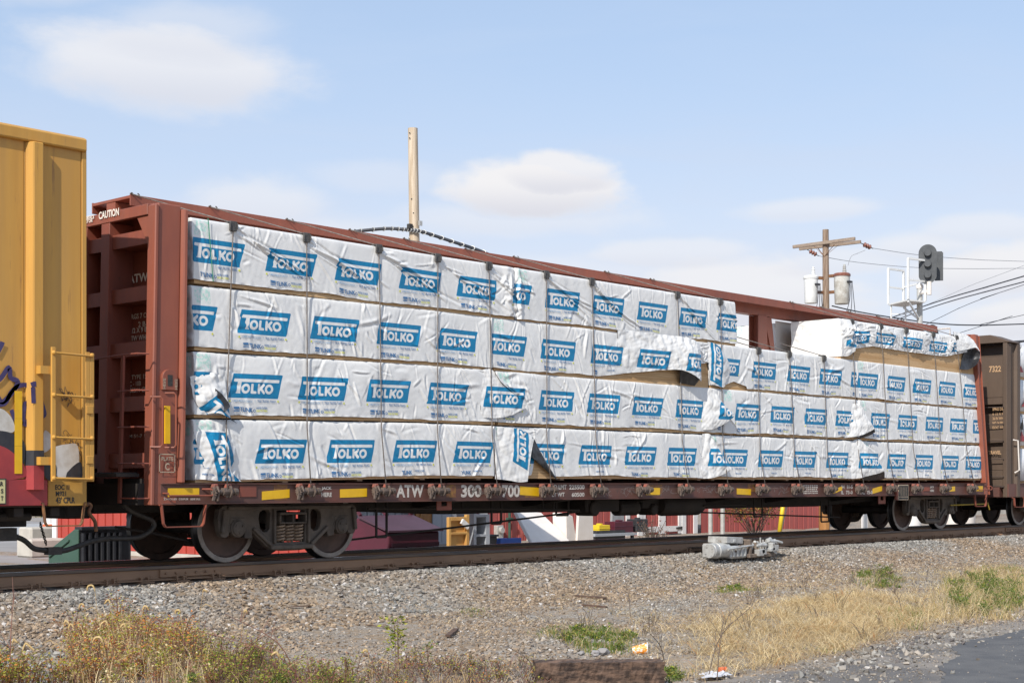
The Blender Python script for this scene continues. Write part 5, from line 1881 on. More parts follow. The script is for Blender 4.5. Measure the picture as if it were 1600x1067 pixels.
make_flap(pk['43'], [[(5.309, 1.171, 0.08), (5.693, 1.225, 0.13), (6.032, 1.292, 0.18)], [(5.374, 1.106, 0.04), (5.826, 1.107, 0.05), (6.21, 1.134, 0.06)]], [], 4, seed=21, name='film_underside', black=True)
# the top right pack: film lifted like an awning, its end rolled into a black tube
make_flap(pk['13'], [[(9.712, 4.466, 0.02), (10.197, 4.441, 0.06), (10.45, 4.353, 0.12), (10.551, 4.254, 0.16)], [(9.724, 4.262, 0.05), (10.152, 4.273, 0.12), (10.506, 4.22, 0.18), (10.596, 4.105, 0.24)],
                     [(9.773, 4.019, 0.06), (10.165, 4.084, 0.12), (10.488, 4.145, 0.2), (10.56, 4.057, 0.27)]], [], 1, seed=22, noise_a=.006)
make_flap(pk['13'], [[(10.179, 4.06, 0.05), (10.533, 4.124, 0.1), (10.624, 4.063, 0.24)], [(10.059, 3.85, 0.02), (10.524, 3.877, 0.03), (10.617, 3.902, 0.22)], [(9.879, 3.619, 0.05), (10.214, 3.634, 0.12), (10.394, 3.741, 0.24)]],
          [], 1, seed=23, name='film_underside', black=True)
make_flap(pk['13'], [[(4.77, 4.267, 0.02), (4.998, 4.309, 0.05), (5.3, 4.267, 0.05)], [(4.767, 3.943, 0.02), (4.976, 3.888, 0.1), (5.297, 3.95, 0.08)], [(4.763, 3.606, 0.02), (4.946, 3.616, 0.06), (5.192, 3.733, 0.1)]],
          [4.85], 1, seed=24, noise_a=.014, crumple=.015)

# the far side of the load
F_LAB = 'white wrapped lumber pack on the far side of the red centre beam'
for tier in (4, 3, 2):
    for (a, b) in ((-11.1, -4.0), (-4.0, 3.2), (3.2, 10.8)):
        make_pack(tier, a, b, F_LAB, [], 300 + tier * 10 + int(a), far=True, ds=.09, group='lumber packs on the far side of the flatcar')
xg = (4.652, 0.2, 4.034)[0]
make_pack(1, xg, 10.8, 'white lumber pack seen through the open gap behind the red post', [], 401, far=True, ds=.03, group='lumber packs on the far side of the flatcar')
make_pack(1, -11.1, -1.5, 'topmost white lumber pack on the far side, behind the red top beam at left', [], 402, far=True, ds=.09, group='lumber packs on the far side of the flatcar')

# tie-down cables with their corner guards
for i, c in enumerate(CABS):
    zt = TIER[c[2]][2] + float(camber(np.array(c[0]), c[2])) + .012
    yt = yfront(zt) - .035
    mb = MB()
    top = (c[0] - (0.95 if c[2] == 1 else 1.9), -.44 if c[2] == 1 else -.30, 4.725 if c[2] == 1 else 3.62)
    if c[2] == 2:
        top = (c[0] - 2.2, -1.0, zt + .30) if c[0] < 3.5 else (c[0] - 1.3, -1.2, zt + .16)
    pts = [top, (c[0] - .03, yt + .06, zt + .012), (c[0], yt, zt - .02), (c[0], yt - .004, zt - .10)]
    zb = .96
    for k in range(1, 5):
        z = zt - .1 - (zt - .1 - zb) * k / 4
        pts.append((cable_s(c, z) + random.uniform(-.004, .004), yfront(z) - .040 - .05 * (k == 4), z))
    pts[-1] = (c[1] - .055, -1.64, .945)
    mb.tube(pts, 0.0085, 6)
    mb.build('tie_down_cable', M_CABLE, car, smooth=True)
    mb = MB()
    gz_ = zt
    mb.box(c[0] - .055, c[0] + .055, yt - .018, yt + .012, gz_ - .115, gz_ + .012)
    mb.box(c[0] - .055, c[0] + .055, yt + .0125, yt + .10, gz_ - .004, gz_ + .012)
    mb.box(c[0] - .065, c[0] - .045, yt - .03, yt - .0185, gz_ - .09, gz_ - .01)
    mb.box(c[0] + .045, c[0] + .065, yt - .03, yt - .0185, gz_ - .09, gz_ - .01)
    mb.build('cable_guard', M_GUARD, car, bev=.006)
    if c[2] == 1:
        mb = MB()
        pts = [(top[0] + .04 * math.cos(t) + .015 * t, -.45 + .012 * math.sin(t * 2), 4.722 + .014 * math.sin(t)) for t in np.linspace(0, 9, 40)]
        mb.tube(pts, .007, 5)
        mb.build('cable_clip', M_CABLE, car)
# ------------------------------------------------------------------ the yellow boxcar at the left
box = thing('boxcar', 'yellow ochre boxcar with red and violet graffiti, cut off by the left edge', 'boxcar', (-16, 0, 0))
BY = -1.55
BX1 = -12.56
BX0 = -28.0
xa0 = (-13.057, -1.55, 0.859)[0]
ZB, ZT = 0.79, 5.03
SEAMS = [BX0, -22.0, -19.0, -16.2, -14.55, (-13.342, -1.55, 2.868)[0], (-12.624, -1.55, 2.925)[0], BX1]
for a, b in zip(SEAMS[:-1], SEAMS[1:]):
    mb = MB()
    y0 = BY + (0.0 if b != BX1 else -0.012)
    mb.box(a + .004, b - .004, y0, y0 + .03, ZB + .30, ZT - .16)
    mb.build('side_panel', M_BOX, box, bev=.004)
    mb = MB()
    mb.box(a + .004, b - .004, -BY - .03, -BY, ZB + .30, ZT - .16)
    mb.build('side_panel', M_BOX, box)
px = (-13.229, -1.6, 2.874)[0]
for x in (px, px - 1.62, px - 3.24, px - 4.86, px - 6.5, px - 8.1):
    mb = MB()
    mb.prism([(x - .105, BY + .001), (x - .050, BY - .095), (x + .072, BY - .095), (x + .100, BY + .001)], 'z', ZB + .18, ZT - .165)
    mb.build('side_post', M_BOX, box, bev=.01)
mb = MB()
mb.prism([(BY - .035, ZT - .165), (BY - .05, ZT - .15), (BY - .05, ZT - .03), (BY + .0, ZT), (BY + .20, ZT + .03), (BY + .2, ZT - .1), (BY, ZT - .165)], 'x', BX0, BX1 - .02)
mb.build('roof_rail', M_BOX, box, bev=.006)
mb = MB()
mb.prism([(BY + .02, ZT - .01), (-.8, ZT + .10), (0, ZT + .14), (.8, ZT + .10), (-BY - .02, ZT - .01)], 'x', BX0, BX1 - .01)
mb.build('roof', M_BOX, box)
mb = MB()
mb.box(BX1 - .06, BX1, BY + .031, -BY - .031, ZB + .1, ZT - .02)
mb.box(BX1 - .061, BX1 + .001, BY - .011, BY + .03, ZB + .02, ZT - .01)
for k in range(9):
    z = 1.3 + k * .42
    mb.prism([(BX1 + .0005, z - .12), (BX1 + .07, z), (BX1 + .0005, z + .12)], 'y', -1.42, 1.42)
mb.build('end_wall', M_BOX, box, bev=.006)
mb = MB()
mb.box(BX0, xa0 - .005, BY - .018, BY + .03, ZB, ZB + .295)
mb.build('side_sill', M_GRED, box, bev=.006)
mb = MB()
xa = (-13.057, -1.55, 0.859)[0]
mb.box(xa0, BX1 - .004, BY - .020, BY + .03, ZB - .005, ZB + .30)
mb.build('corner_plate', M_BOXP, box, bev=.006)
mb = MB()
mb.box(BX0, BX1 - .1, -1.5, 1.5, ZB - .02, ZB + .05)
mb.box(BX0, BX1 - .1, -.4, .4, .52, ZB - .021)
for x in (-12.9, -13.35, -14.2):
    mb.box(x - .06, x + .06, -1.45, 1.45, .66, ZB - .021)
mb.box(-14.6, -13.2, -1.2, -.8, .62, .77)
mb.cyl((-13.9, -1.25, .66), (-13.1, -1.25, .66), .05, 10)
mb.build('underframe', M_FRAME, box, bev=.01)
# yellow ladder standing off the corner
x0, x1, z0, z1 = (-13.126, -12.58, 1.062, 2.569)
xr = (-12.697, -1.75, 1.808)[0]
lad = MB()
lad.box(x0, x0 + .05, -1.765, -1.735, z0, z1)
lad.box(xr, xr + .055, -1.765, -1.755, z0, z1 - .03)
lad.box(xr + .057, xr + .11, -1.765, -1.66, z0, z1 - .04)
ld = lad.build('ladder', M_BOX, box, bev=.004)
for pyz in ((-13.106, -1.77, 2.505)[2], (-13.106, -1.77, 2.031)[2], (-13.106, -1.77, 1.557)[2], (-13.106, -1.77, 1.098)[2]):
    mb = MB()
    mb.tube([(x0 + .025, -1.775, pyz), (xr + .06, -1.775, pyz - .01)], .014, 8)
    for xx in (x0 + .02, xr + .075):
        mb.ball((xx, -1.775, pyz), .026, 6)
    mb.build('rung', M_BOX, ld)
for zz in ((-13.176, -1.7, 2.311)[2], (-13.176, -1.7, 1.292)[2]):
    mb = MB()
    mb.box((-13.248, -1.62, 2.311)[0], x0 + .02, -1.735, -1.723, zz - .045, zz + .045)
    mb.box((-13.248, -1.62, 2.311)[0], (-13.248, -1.62, 2.311)[0] + .06, -1.724, -1.60, zz - .045, zz + .045)
    mb.build('ladder_bracket', M_BOX, ld)
for pyz in ((-12.668, -1.77, 1.882)[2], (-12.668, -1.77, 1.311)[2]):
    mb = MB()
    mb.box(xr + .005, xr + .09, -1.779, -1.767, pyz - .045, pyz + .045)
    mb.build('ladder_bracket', M_BOX, ld, bev=.004)
x0, x1, z0, z1 = (-13.127, -12.597, 0.556, 0.789)
stirrup(x0, x1, z0, z1 + .04, -1.57, M_RUSTY, box)
x0, x1, z0, z1 = (-13.472, -13.383, 1.148, 2.07)
mb = MB()
zs = np.linspace(z0, z1, 4)
for a, b in zip(zs[:-1], zs[1:]):
    mb.box(x0, x1, BY - .026, BY - .0215, a + .001, b - .001)
mb.build('yellow_reflector', M_YREF, box)
x0, x1, z0, z1 = (-13.878, -13.576, 0.81, 1.097)
mb = MB()
mb.box(x0, x1, BY - .026, BY - .020, z0, z1)
sgn_ = mb.build('warning_sign', M_SIGNY, box)
mb = MB()
for (p, q, r, s) in ((x0, x1, z0, z0 + .012), (x0, x1, z1 - .012, z1), (x0, x0 + .012, z0 + .0125, z1 - .0125), (x1 - .012, x1, z0 + .0125, z1 - .0125)):
    mb.box(p, q, BY - .030, BY - .0265, r, s)
hh = z1 - z0
for k, w in enumerate(('THIS CAR', 'EXCEEDS', 'EXCEPT')):
    pass
for w, wx, k in (('CAR', .115, 0), ('S', .03, 1), ('T', .03, 2)):
    side_text(mb, w, (x1 - .035 - wx, x1 - .035, z1 - hh * (.30 + .28 * k), z1 - hh * (.12 + .28 * k)), BY - .029, .04)
mb.build('sign_print', M_INK, sgn_)
mb = MB()
for w, r in (('EOC 1I', (-12.972, -12.793, 0.968, 1.026)), ('M921', (-12.964, -12.834, 0.895, 0.953)), ("43' CPLR", (-12.964, -12.719, 0.815, 0.886))):
    side_text(mb, w, r, BY - .0235, .03)
mb.build('stencil', M_INK, box)

# spray paint on the side
def blob(name, pts, m, y, k=5, parent=box):
    P = [tuple(p) for p in smooth_pts(list(pts) + [pts[0]], k)][:-1] if k > 1 else pts
    mb = MB()
    mb.add([(p[0], y, p[1]) for p in P], [tuple(range(len(P)))[::-1]])
    return mb.build(name, m, parent, fix=False)


YG = BY - .016
mb = MB()
for pts, w in (([(-13.692, 2.451), (-13.631, 2.561), (-13.616, 2.604)], .055),
               ([(-13.723, 2.132), (-13.631, 2.207), (-13.539, 2.326), (-13.516, 2.213), (-13.431, 2.175), (-13.493, 2.058), (-13.616, 1.939), (-13.677, 2.007)], .055),
               ([(-13.707, 1.907), (-13.586, 1.926), (-13.509, 2.057), (-13.4, 2.134), (-13.259, 2.14)], .05),
               ([(-13.259, 2.126), (-13.275, 1.91), (-13.338, 1.936), (-13.369, 1.756), (-13.322, 1.707), (-13.259, 1.867)], .055),
               ([(-13.509, 1.858), (-13.462, 1.753), (-13.369, 1.706)], .05)):
    polyline_strip(mb, [tuple(p) for p in smooth_pts(pts, 5)], w, YG - .002)
mb.build('graffiti_line', M_GPUR, box)
mb = MB()
yg2 = BY - .098
for pts, w in (([(-13.315, 2.135), (-13.276, 2.151), (-13.252, 2.152)], .06), ([(-13.291, 2.114), (-13.283, 1.936)], .055)):
    polyline_strip(mb, pts, w, yg2)
mb.build('graffiti_line', M_GPUR, box)
mb = MB()
for pts, w in (([(-13.156, 2.001), (-13.117, 1.872), (-13.109, 1.815), (-13.156, 1.792)], .06), ([(-13.22, 1.696), (-13.204, 1.667)], .07)):
    polyline_strip(mb, [tuple(p) for p in smooth_pts(pts, 4)], w, YG - .002)
mb.build('graffiti_line', M_GPUR, box)
yl = BY - .0175
for nm, m, pts, dy in (('graffiti_white', M_GWHT, [(-13.835, 1.846), (-13.647, 1.867), (-13.555, 1.821), (-13.486, 1.731), (-13.478, 1.617), (-13.647, 1.592), (-13.835, 1.594)], 0),
                       ('graffiti_black', M_GBLK, [(-13.835, 1.615), (-13.616, 1.621), (-13.447, 1.575), (-13.346, 1.477), (-13.361, 1.234), (-13.431, 1.29), (-13.586, 1.416), (-13.835, 1.454)], -.001),
                       ('graffiti_red', M_GRED, [(-13.835, 1.496), (-13.601, 1.444), (-13.447, 1.347), (-13.353, 1.234), (-13.346, 1.112), (-13.835, 1.09)], -.002)):
    blob(nm, pts, m, yl + dy)
for nm, m, pts, dy in (('graffiti_white', M_GWHT, [(-13.133, 1.554), (-13.101, 1.641), (-13.02, 1.571), (-13.037, 1.44), (-13.133, 1.395)], 0),
                       ('graffiti_white', M_GWHT, [(-12.988, 1.455), (-12.842, 1.487), (-12.686, 1.468), (-12.702, 1.136), (-12.956, 1.121)], 0),
                       ('graffiti_black', M_GBLK, [(-13.101, 1.352), (-12.972, 1.266), (-12.972, 1.092), (-13.085, 1.091), (-13.133, 1.221)], -.001),
                       ('graffiti_black', M_GBLK, [(-12.826, 1.165), (-12.727, 1.254), (-12.644, 1.277), (-12.644, 1.092), (-12.826, 1.092)], -.001)):
    blob(nm, pts, m, yl - .012 + dy)
# paint over the post's foot
mb = MB()
pf = px
for (z0_, z1_, mi) in ((ZB + .181, ZB + .45, 0), (ZB + .451, ZB + .62, 1)):
    mb.prism([(pf - .108, BY - .0005), (pf - .052, BY - .098), (pf + .074, BY - .098), (pf + .103, BY - .0005)], 'z', z0_, z1_, m=mi)
mb.build('graffiti_red', [M_GRED, M_GBLK], box)
mb = MB()
rr = random.Random(9)
for (cx, cz, w_, h_) in ((-12.86, 2.10, .16, .22), (-12.83, 1.52, .14, .10)):
    for q in range(7):
        x, z = cx + rr.uniform(-w_, w_) * .5, cz + rr.uniform(-h_, h_) * .5
        pts = [(x, z)]
        for _ in range(6):
            x += rr.uniform(-.03, .06)
            z += rr.uniform(-.06, .06)
            pts.append((x, z))
        polyline_strip(mb, [tuple(p) for p in smooth_pts(pts, 3)], .006, BY - .0145)
mb.build('scribble', M_GBLK, box, kind='stuff')
# coupler, hose and cut lever
mb = MB()
mb.box(-12.80, -12.55, -.27, .27, .60, 1.02)
mb.prism([(-12.55, .10), (-12.36, .16), (-12.34, -.10), (-12.44, -.20), (-12.55, -.10)], 'z', .66, .96)
mb.build('coupler', M_FRAME, box, bev=.02)
mb = MB()
pts = [(-13.595, -0.9, 0.481), (-13.282, -0.9, 0.429), (-13.106, -0.9, 0.424), (-12.976, -0.9, 0.376), (-12.861, -0.9, 0.283), (-12.745, -0.9, 0.257), (-12.612, -0.9, 0.245), (-12.459, -0.9, 0.24), (-12.271, -0.9, 0.287), (-12.058, -0.88, 0.342), (-11.799, -0.85, 0.366)]
mb.tube([tuple(p) for p in smooth_pts(pts, 4)], .032, 8)
a = (-12.603, -0.9, 0.252)
mb.box(a[0] - .09, a[0] + .09, -.95, -.85, a[2] - .055, a[2] + .035)
a = (-13.202, -0.9, 0.427)
mb.box(a[0] - .12, a[0] + .10, -.96, -.84, a[2] - .05, a[2] + .10)
mb.build('air_hose', M_HOSE, box, auto=True)
mb = MB()
pts = [(-12.359, -1.2, 0.776), (-12.308, -1.2, 0.798), (-12.282, -1.2, 0.767), (-12.308, -1.2, 0.699), (-12.239, -1.2, 0.607), (-12.222, -1.2, 0.561), (-12.213, -1.2, 0.469)]
mb.tube([tuple(p) for p in smooth_pts(pts, 4)], .022, 7)
mb.build('uncoupling_lever', M_RUSTY, box, smooth=True)
mb = MB()
p0, p1 = Vector((-12.713, -0.8, 0.563)), Vector((-12.637, -0.8, 0.326))
for k in range(11):
    c = p0.lerp(p1, k / 10)
    r3_ = [(c.x + .016 * math.cos(t) * (1 if k % 2 else .3), c.y + .016 * math.cos(t) * (.3 if k % 2 else 1), c.z + .022 * math.sin(t)) for t in np.linspace(0, 6.283, 9)[:-1]]
    mb.tube(r3_, .006, 5, closed=True)
mb.build('chain', M_FRAME, box)

# ------------------------------------------------------------------ the brown car at the right
bcar = thing('centerbeam_flatcar', 'dark brown railroad flatcar at the right edge numbered 7322', 'flatcar', (24, 0, 0))
BXF = 12.12
mb = MB()
mb.box(BXF + .30, BXF + .36, -1.40, 1.40, .80, 4.36)
mb.build('bulkhead', M_BROWN, bcar)
mb = MB()
mb.prism([(BXF + .0, -1.46), (BXF + .16, -1.50), (BXF + .20, -1.44), (BXF + .42, -1.44), (BXF + .45, -1.52), (BXF + .62, -1.52), (BXF + .62, -1.36), (BXF + .0, -1.36)], 'z', .71, 4.375)
o = mb.build('corner_post', M_BROWN, bcar, bev=.01)
mb = MB()
mb.prism([(-1.53, 4.40), (-1.05, 4.58), (1.05, 4.58), (1.53, 4.40), (1.53, 4.38), (-1.53, 4.38)], 'x', BXF - .01, BXF + .62)
mb.build('top_beam', M_BROWN, bcar, bev=.01)
for (z0, z1) in ((2.92, 3.08), (2.0, 2.1), (.98, 1.35)):
    mb = MB()
    mb.box(BXF + .02, BXF + .299, -1.35, 1.35, z0, z1)
    mb.build('cross_beam', M_BROWN, bcar, bev=.006)
mb = MB()
mb.box(BXF + .03, BXF + .06, -1.355, -.55, 3.09, 4.05)
mb.box(BXF + .03, BXF + .06, -.60, .3, 3.09, 4.36)
mb.box(BXF + .10, BXF + .12, -1.355, -.75, 1.36, 2.70)
mb.build('end_plate', M_BROWN, bcar)
mb = MB()
t = (-1.008, 3.84)
end_text(mb, '7322', (t[0] - .30, t[0], t[1] - .15, t[1]), BXF + .022, .03)
t = (-1.062, 2.847)
rr = random.Random(3)
for k, w in enumerate(('SPRG D5', '6 1/2 X 9', '36 IN WH', 'NO 24 BM', 'EOC 10', )):
    end_text(mb, w, (t[0] - .26, t[0], t[1] - .07 - k * .11, t[1] - k * .11), BXF + .098, .02)
t = (-0.991, 1.822)
end_text(mb, 'TRAVEL', (t[0] - .32, t[0], t[1] - .09, t[1]), BXF + .018, .03)
mb.build('end_stencil', M_ORST, bcar)
mb = MB()
for z in (2.85, 2.45, 2.05, 1.62, 1.2):
    mb.tube([(BXF - .03, -1.40, z), (BXF - .05, -.85, z)], .012, 6)
mb.tube([(BXF - .02, -.82, 3.0), (BXF - .03, -.84, 1.15), (BXF - .02, -1.0, .98), (BXF - .02, -1.4, .96)], .025, 6)
mb.build('end_ladder', M_BROWND, bcar)
mb = MB()
a = (12.374, 2.076)
mb.tube([(a[0], -1.50, a[1]), (a[0] + .05, -1.60, a[1] - .02), (a[0] + .12, -1.60, a[1] - .72), (a[0] + .10, -1.50, a[1] - .78)], .018, 6)
mb.build('grab_iron', M_CREAM, bcar)
mb = MB()
mb.box(BXF + .02, BXF + 22, -1.50, -1.46, .72, 1.03)
mb.box(BXF + .60, BXF + 22, -1.53, -1.46, 1.031, 1.05)
mb.box(BXF, BXF + 22, -1.2, 1.2, .70, .98)
mb.box(BXF - .05, BXF + .25, -1.3, 1.3, .72, .95)
mb.build('side_sill', M_REDD, bcar)
mb = MB()
mb.box(BXF, BXF + 22, -.3, .3, .5, .7)
mb.box(BXF - .55, BXF - .05, -.12, .12, .68, .92)
mb.box(BXF - .3, BXF + .2, -.27, .27, .6, 1.0)
mb.build('center_sill', M_FRAME, bcar, bev=.02)
mb = MB()
mb.box(BXF + .35, BXF + 22, -.45, .45, 4.46, 4.52)
mb.build('top_chord', M_REDI, bcar)
x0, x1, z0, z1 = (12.326, 12.824, 0.479, 0.703)
stirrup(x0, x1 + .1, z0, z1, -1.55, M_REDI, bcar)
t3 = copy_tree(tr1, bcar, (15.129 + 9.144 - 24, 0, 0))
for k, (z0, z1) in enumerate(((3.62, 4.40), (2.78, 3.56), (1.94, 2.72), (1.08, 1.88))):
    lp = thing('lumber_pack', ('white lumber pack with black stag print, %s on the brown car' % ('topmost', 'second from the top', 'third from the top', 'lowest')[k]),
               'lumber pack', (BXF + 3, -.8, z0), 'stag printed lumber packs on the brown car')
    mb = MB()
    n = 30
    Xs = np.linspace(BXF + .66, BXF + 6.5, n)
    vs = []
    for x in Xs:
        j = .012 * math.sin(x * 9 + k) + .008 * math.sin(x * 23)
        for (y, z) in ((-1.40 - j + .05 * (z0 - 1), z0 + .02), (-1.42 - j + .05 * (z0 + z1) / 2 - .05, (z0 + z1) / 2), (-1.40 - j + .05 * (z1 - 1), z1), (-.1, z1), (-.1, z0 + .02)):
            vs.append((x, y, z))
    fs = [(0, 1, 2, 3, 4), tuple(range((n - 1) * 5, n * 5))[::-1]]
    for i in range(n - 1):
        for q in range(5):
            fs.append((i * 5 + q, i * 5 + 5 + q, i * 5 + 5 + (q + 1) % 5, i * 5 + (q + 1) % 5))
    mb.add(vs, fs)
    mb.build('wrap', M_TRIM, lp, smooth=True)
    mb = MB()
    mb.box(BXF + .66, BXF + 6.5, -1.36 + .05 * (z0 - 1), -.1, z0 - .05, z0 + .018)
    mb.build('lumber', M_LUM, lp)
    for q in range(4):
        xo = BXF + .70 + q * 1.25 + (.35 if k % 2 else 0)
        yp_ = -1.455 + .05 * ((z0 + z1) / 2 - 1.1)
        zc = z0 + .12
        mb = MB()
        mb.prism([(xo, zc), (xo + .55, zc), (xo + .42, zc + .16), (xo + .36, zc + .10), (xo + .28, zc + .24), (xo + .18, zc + .12)], 'y', yp_ - .006, yp_ - .001)
        mb.build('red_hill_print', M_ORANGE if False else M_GRED, lp)
        mb = MB()
        st = [(.20, .13), (.21, .30), (.19, .36), (.22, .44), (.27, .46), (.29, .52), (.34, .53), (.33, .48), (.35, .42), (.36, .30), (.35, .14), (.33, .14), (.33, .28), (.24, .28), (.23, .13)]
        mb.prism([(xo + a, zc + b) for a, b in st], 'y', yp_ - .012, yp_ - .007)
        for an in ([(.31, .53), (.25, .60), (.20, .62), (.17, .68)], [(.25, .60), (.24, .68)], [(.32, .53), (.38, .58), (.42, .60), (.44, .66)], [(.38, .58), (.39, .66)]):
            polyline_strip(mb, [(xo + a, zc + b) for a, b in an], .018, yp_ - .010)
        mb.build('stag_print', M_INK, lp)
# ------------------------------------------------------------------ behind the train
GZ = -0.552


def corr(mb, x0, x1, y, z0, z1, pitch, dep, m=None, th=.05):
    """vertical board or ribbed siding facing -Y: real grooves"""
    n = max(2, int((x1 - x0) / pitch))
    p = (x1 - x0) / n
    top = []
    for i in range(n):
        x = x0 + i * p
        top += [(x, y), (x + p * .80, y), (x + p * .82, y + dep), (x + p * .98, y + dep)]
    top.append((x1, y))
    vs = [(a, b, z0) for a, b in top] + [(a, b, z1) for a, b in top]
    k = len(top)
    fs = [(i, i + 1, k + i + 1, k + i) for i in range(k - 1)]
    mb.add(vs, fs, m)
    mb.box(x0, x1, y + dep + .002, y + dep + th, z0, z1, m=m)


def shed(name, label, cat, px0, px1, Yw, depth, h, mat, pitch=.24, dep=.02, roofm=None):
    pass


WY = 11.0
# orange-red ribbed building at the left
XW = (-3.493, 9.385, -0.486)[0]
ya, yb = (2.919, -0.01)[0] if False else 5.4, 14.6
b1 = thing('red_building', 'low orange-red ribbed building seen between the wheels at left', 'building', (XW + 2, 10, GZ))
mb = MB()
cm = MB()
corr(cm, ya, yb, 0, GZ + .12, 3.4, .30, .03)
mb.add([(XW + v[1], v[0], v[2]) for v in cm.v], cm.f)
mb.build('wall', M_ORED, b1)
mb = MB()
mb.box(XW - .03, XW + 4, ya, yb, GZ, GZ + .115)
mb.build('foundation', M_CONC, b1)
mb = MB()
mb.prism([(ya - .2, 3.41), ((ya + yb) / 2, 4.3), (yb + .2, 3.41)], 'x', XW - .2, XW + 5)
mb.build('roof', M_CORR, b1)
mb = MB()
mb.box(XW - .04, XW - .004, yb - .18, yb, GZ + .12, 3.4)
mb.box(XW - .04, XW - .004, 6.6, 7.5, .25, .85)
mb.build('trim', M_TRIM, b1)
# grey metal shed
x0, x1 = 2.843, 4.999
b2 = thing('metal_shed', 'pale grey corrugated metal shed behind the maroon dumpster', 'shed', ((x0 + x1) / 2, 13, GZ))
mb = MB()
corr(mb, x0, x1, 11.3, GZ, 3.2, .22, .03)
mb.build('wall', M_CORR, b2)
mb = MB()
mb.box(x0, x1, 11.4, 15, 3.2, 3.3)
mb.build('roof', M_CORR, b2)
# panel wall with orange door
x0, x1 = 4.734, 6.738
b3 = thing('grey_building', 'blue grey panelled building with an orange stained wooden door', 'building', ((x0 + x1) / 2, 13, GZ))
xs_ = [5.308, 6.014, 6.738]
for a, b, m in ((xs_[0], xs_[1], M_GREY), (xs_[1] + .005, xs_[2], M_CORR)):
    mb = MB()
    corr(mb, a, b, 11.0, GZ, 3.6, .6, .012, th=.08)
    mb.build('wall_panel', m, b3)
mb = MB()
corr(mb, x0, xs_[0] - .01, 11.02, GZ, 2.4, .22, .012)
d_ = mb.build('door', M_OAK, b3)
mb = MB()
mb.bar((x0 + .1, 11.005, -.2), (xs_[0] - .15, 11.005, 1.2), .12, .02, up=(0, 1, 0))
mb.build('brace', M_OAK, d_)
mb = MB()
mb.box(x0, xs_[2], 11.0, 15, 3.61, 3.75)
mb.build('roof', M_CORR, b3)
# red barn with white trimmed doors
x0, x1 = 6.969, 17.282
barn = thing('red_barn', 'faded red barn with white trimmed double doors behind the flatcar', 'barn', ((x0 + x1) / 2, 14, GZ))
dx0, dx1 = 14.167, 16.627
for a, b in ((x0, dx0), (dx1, x1)):
    mb = MB()
    corr(mb, a, b, 11.2, GZ, 3.9, .26, .018)
    mb.build('wall', M_BARN, barn)
mb = MB()
corr(mb, dx0, dx1, 11.2, 2.05, 3.9, .26, .018)
mb.build('wall', M_BARN, barn)
mb = MB()
mb.prism([(11.0, 3.9), (14, 5.6), (17, 3.9)], 'x', x0 - .2, x1 + .2)
mb.build('roof', M_CORR, barn)
mb = MB()
xt = 7.241
for a, w in ((xt, .32), (x1 - .22, .22), (13.604, .2)):
    mb.box(a, a + w, 11.165, 11.198, GZ, 3.89)
for a, b in ((dx0, dx0 + .22), (dx1 - .22, dx1)):
    mb.box(a, b, 11.14, 11.198, GZ, 2.2)
mb.box(dx0, dx1, 11.14, 11.198, 2.201, 2.42)
mb.build('trim', M_TRIM, barn, bev=.008)
dm = (dx0 + dx1) / 2
for a, b, sg in ((dx0 + .225, dm - .006, 1), (dm + .006, dx1 - .225, -1)):
    mb = MB()
    corr(mb, a, b, 11.19, GZ + .03, 2.19, .24, .012)
    dr = mb.build('door', M_BARN, barn)
    mb = MB()
    zt_ = (15.291, 11.2, -0.285)[2]
    w = b - a
    cx = (a + b) / 2
    for (p, q, r, s) in ((a, a + .16, GZ + .03, 2.19), (b - .16, b, GZ + .03, 2.19), (a + .161, b - .161, zt_ - .16, zt_)):
        mb.box(p, q, 11.155, 11.188, r, s)
    arch = [(a + .161, GZ + .03)]
    for t in np.linspace(math.pi, 0, 13):
        arch.append((cx + (w / 2 - .20) * math.cos(t), GZ + .10 + (zt_ - .28 - GZ) * .78 * abs(math.sin(t)) ** .6))
    arch += [(b - .161, GZ + .03), (b - .161, zt_ - .161), (a + .161, zt_ - .161)]
    mb.prism(arch, 'y', 11.158, 11.187)
    mb.build('door_trim', M_TRIM, dr, fix=True)
    mb = MB()
    xe = a if sg > 0 else b
    mb.prism([(xe, zt_ - .12), (xe, zt_ - .02), (xe + sg * .30, zt_ - .05), (xe + sg * .30, zt_ - .09)], 'y', 11.13, 11.154)
    mb.build('hinge', M_INK, dr)
# second red wall, further right
x0, x1 = 17.435, 24.954
b4 = thing('red_shed', 'long dusty red shed behind the autumn bush and yellow guard', 'shed', ((x0 + x1) / 2, 12, GZ))
mb = MB()
corr(mb, x0 + .24, x1, 11.26, GZ - .3, 3.4, .30, .018)
mb.box(x1 - .05, x1, 11.32, 15, GZ, 3.4)
mb.build('wall', M_BARN, b4)
mb = MB()
mb.box(x1 - .12, x1 + .02, 11.22, 11.257, GZ - .3, 3.4)
mb.build('trim', M_TRIM, b4)
mb = MB()
mb.prism([(11.0, 3.41), (13.2, 4.3), (15.4, 3.41)], 'x', x0 + .22, x1 + .2)
mb.build('roof', M_CORR, b4)
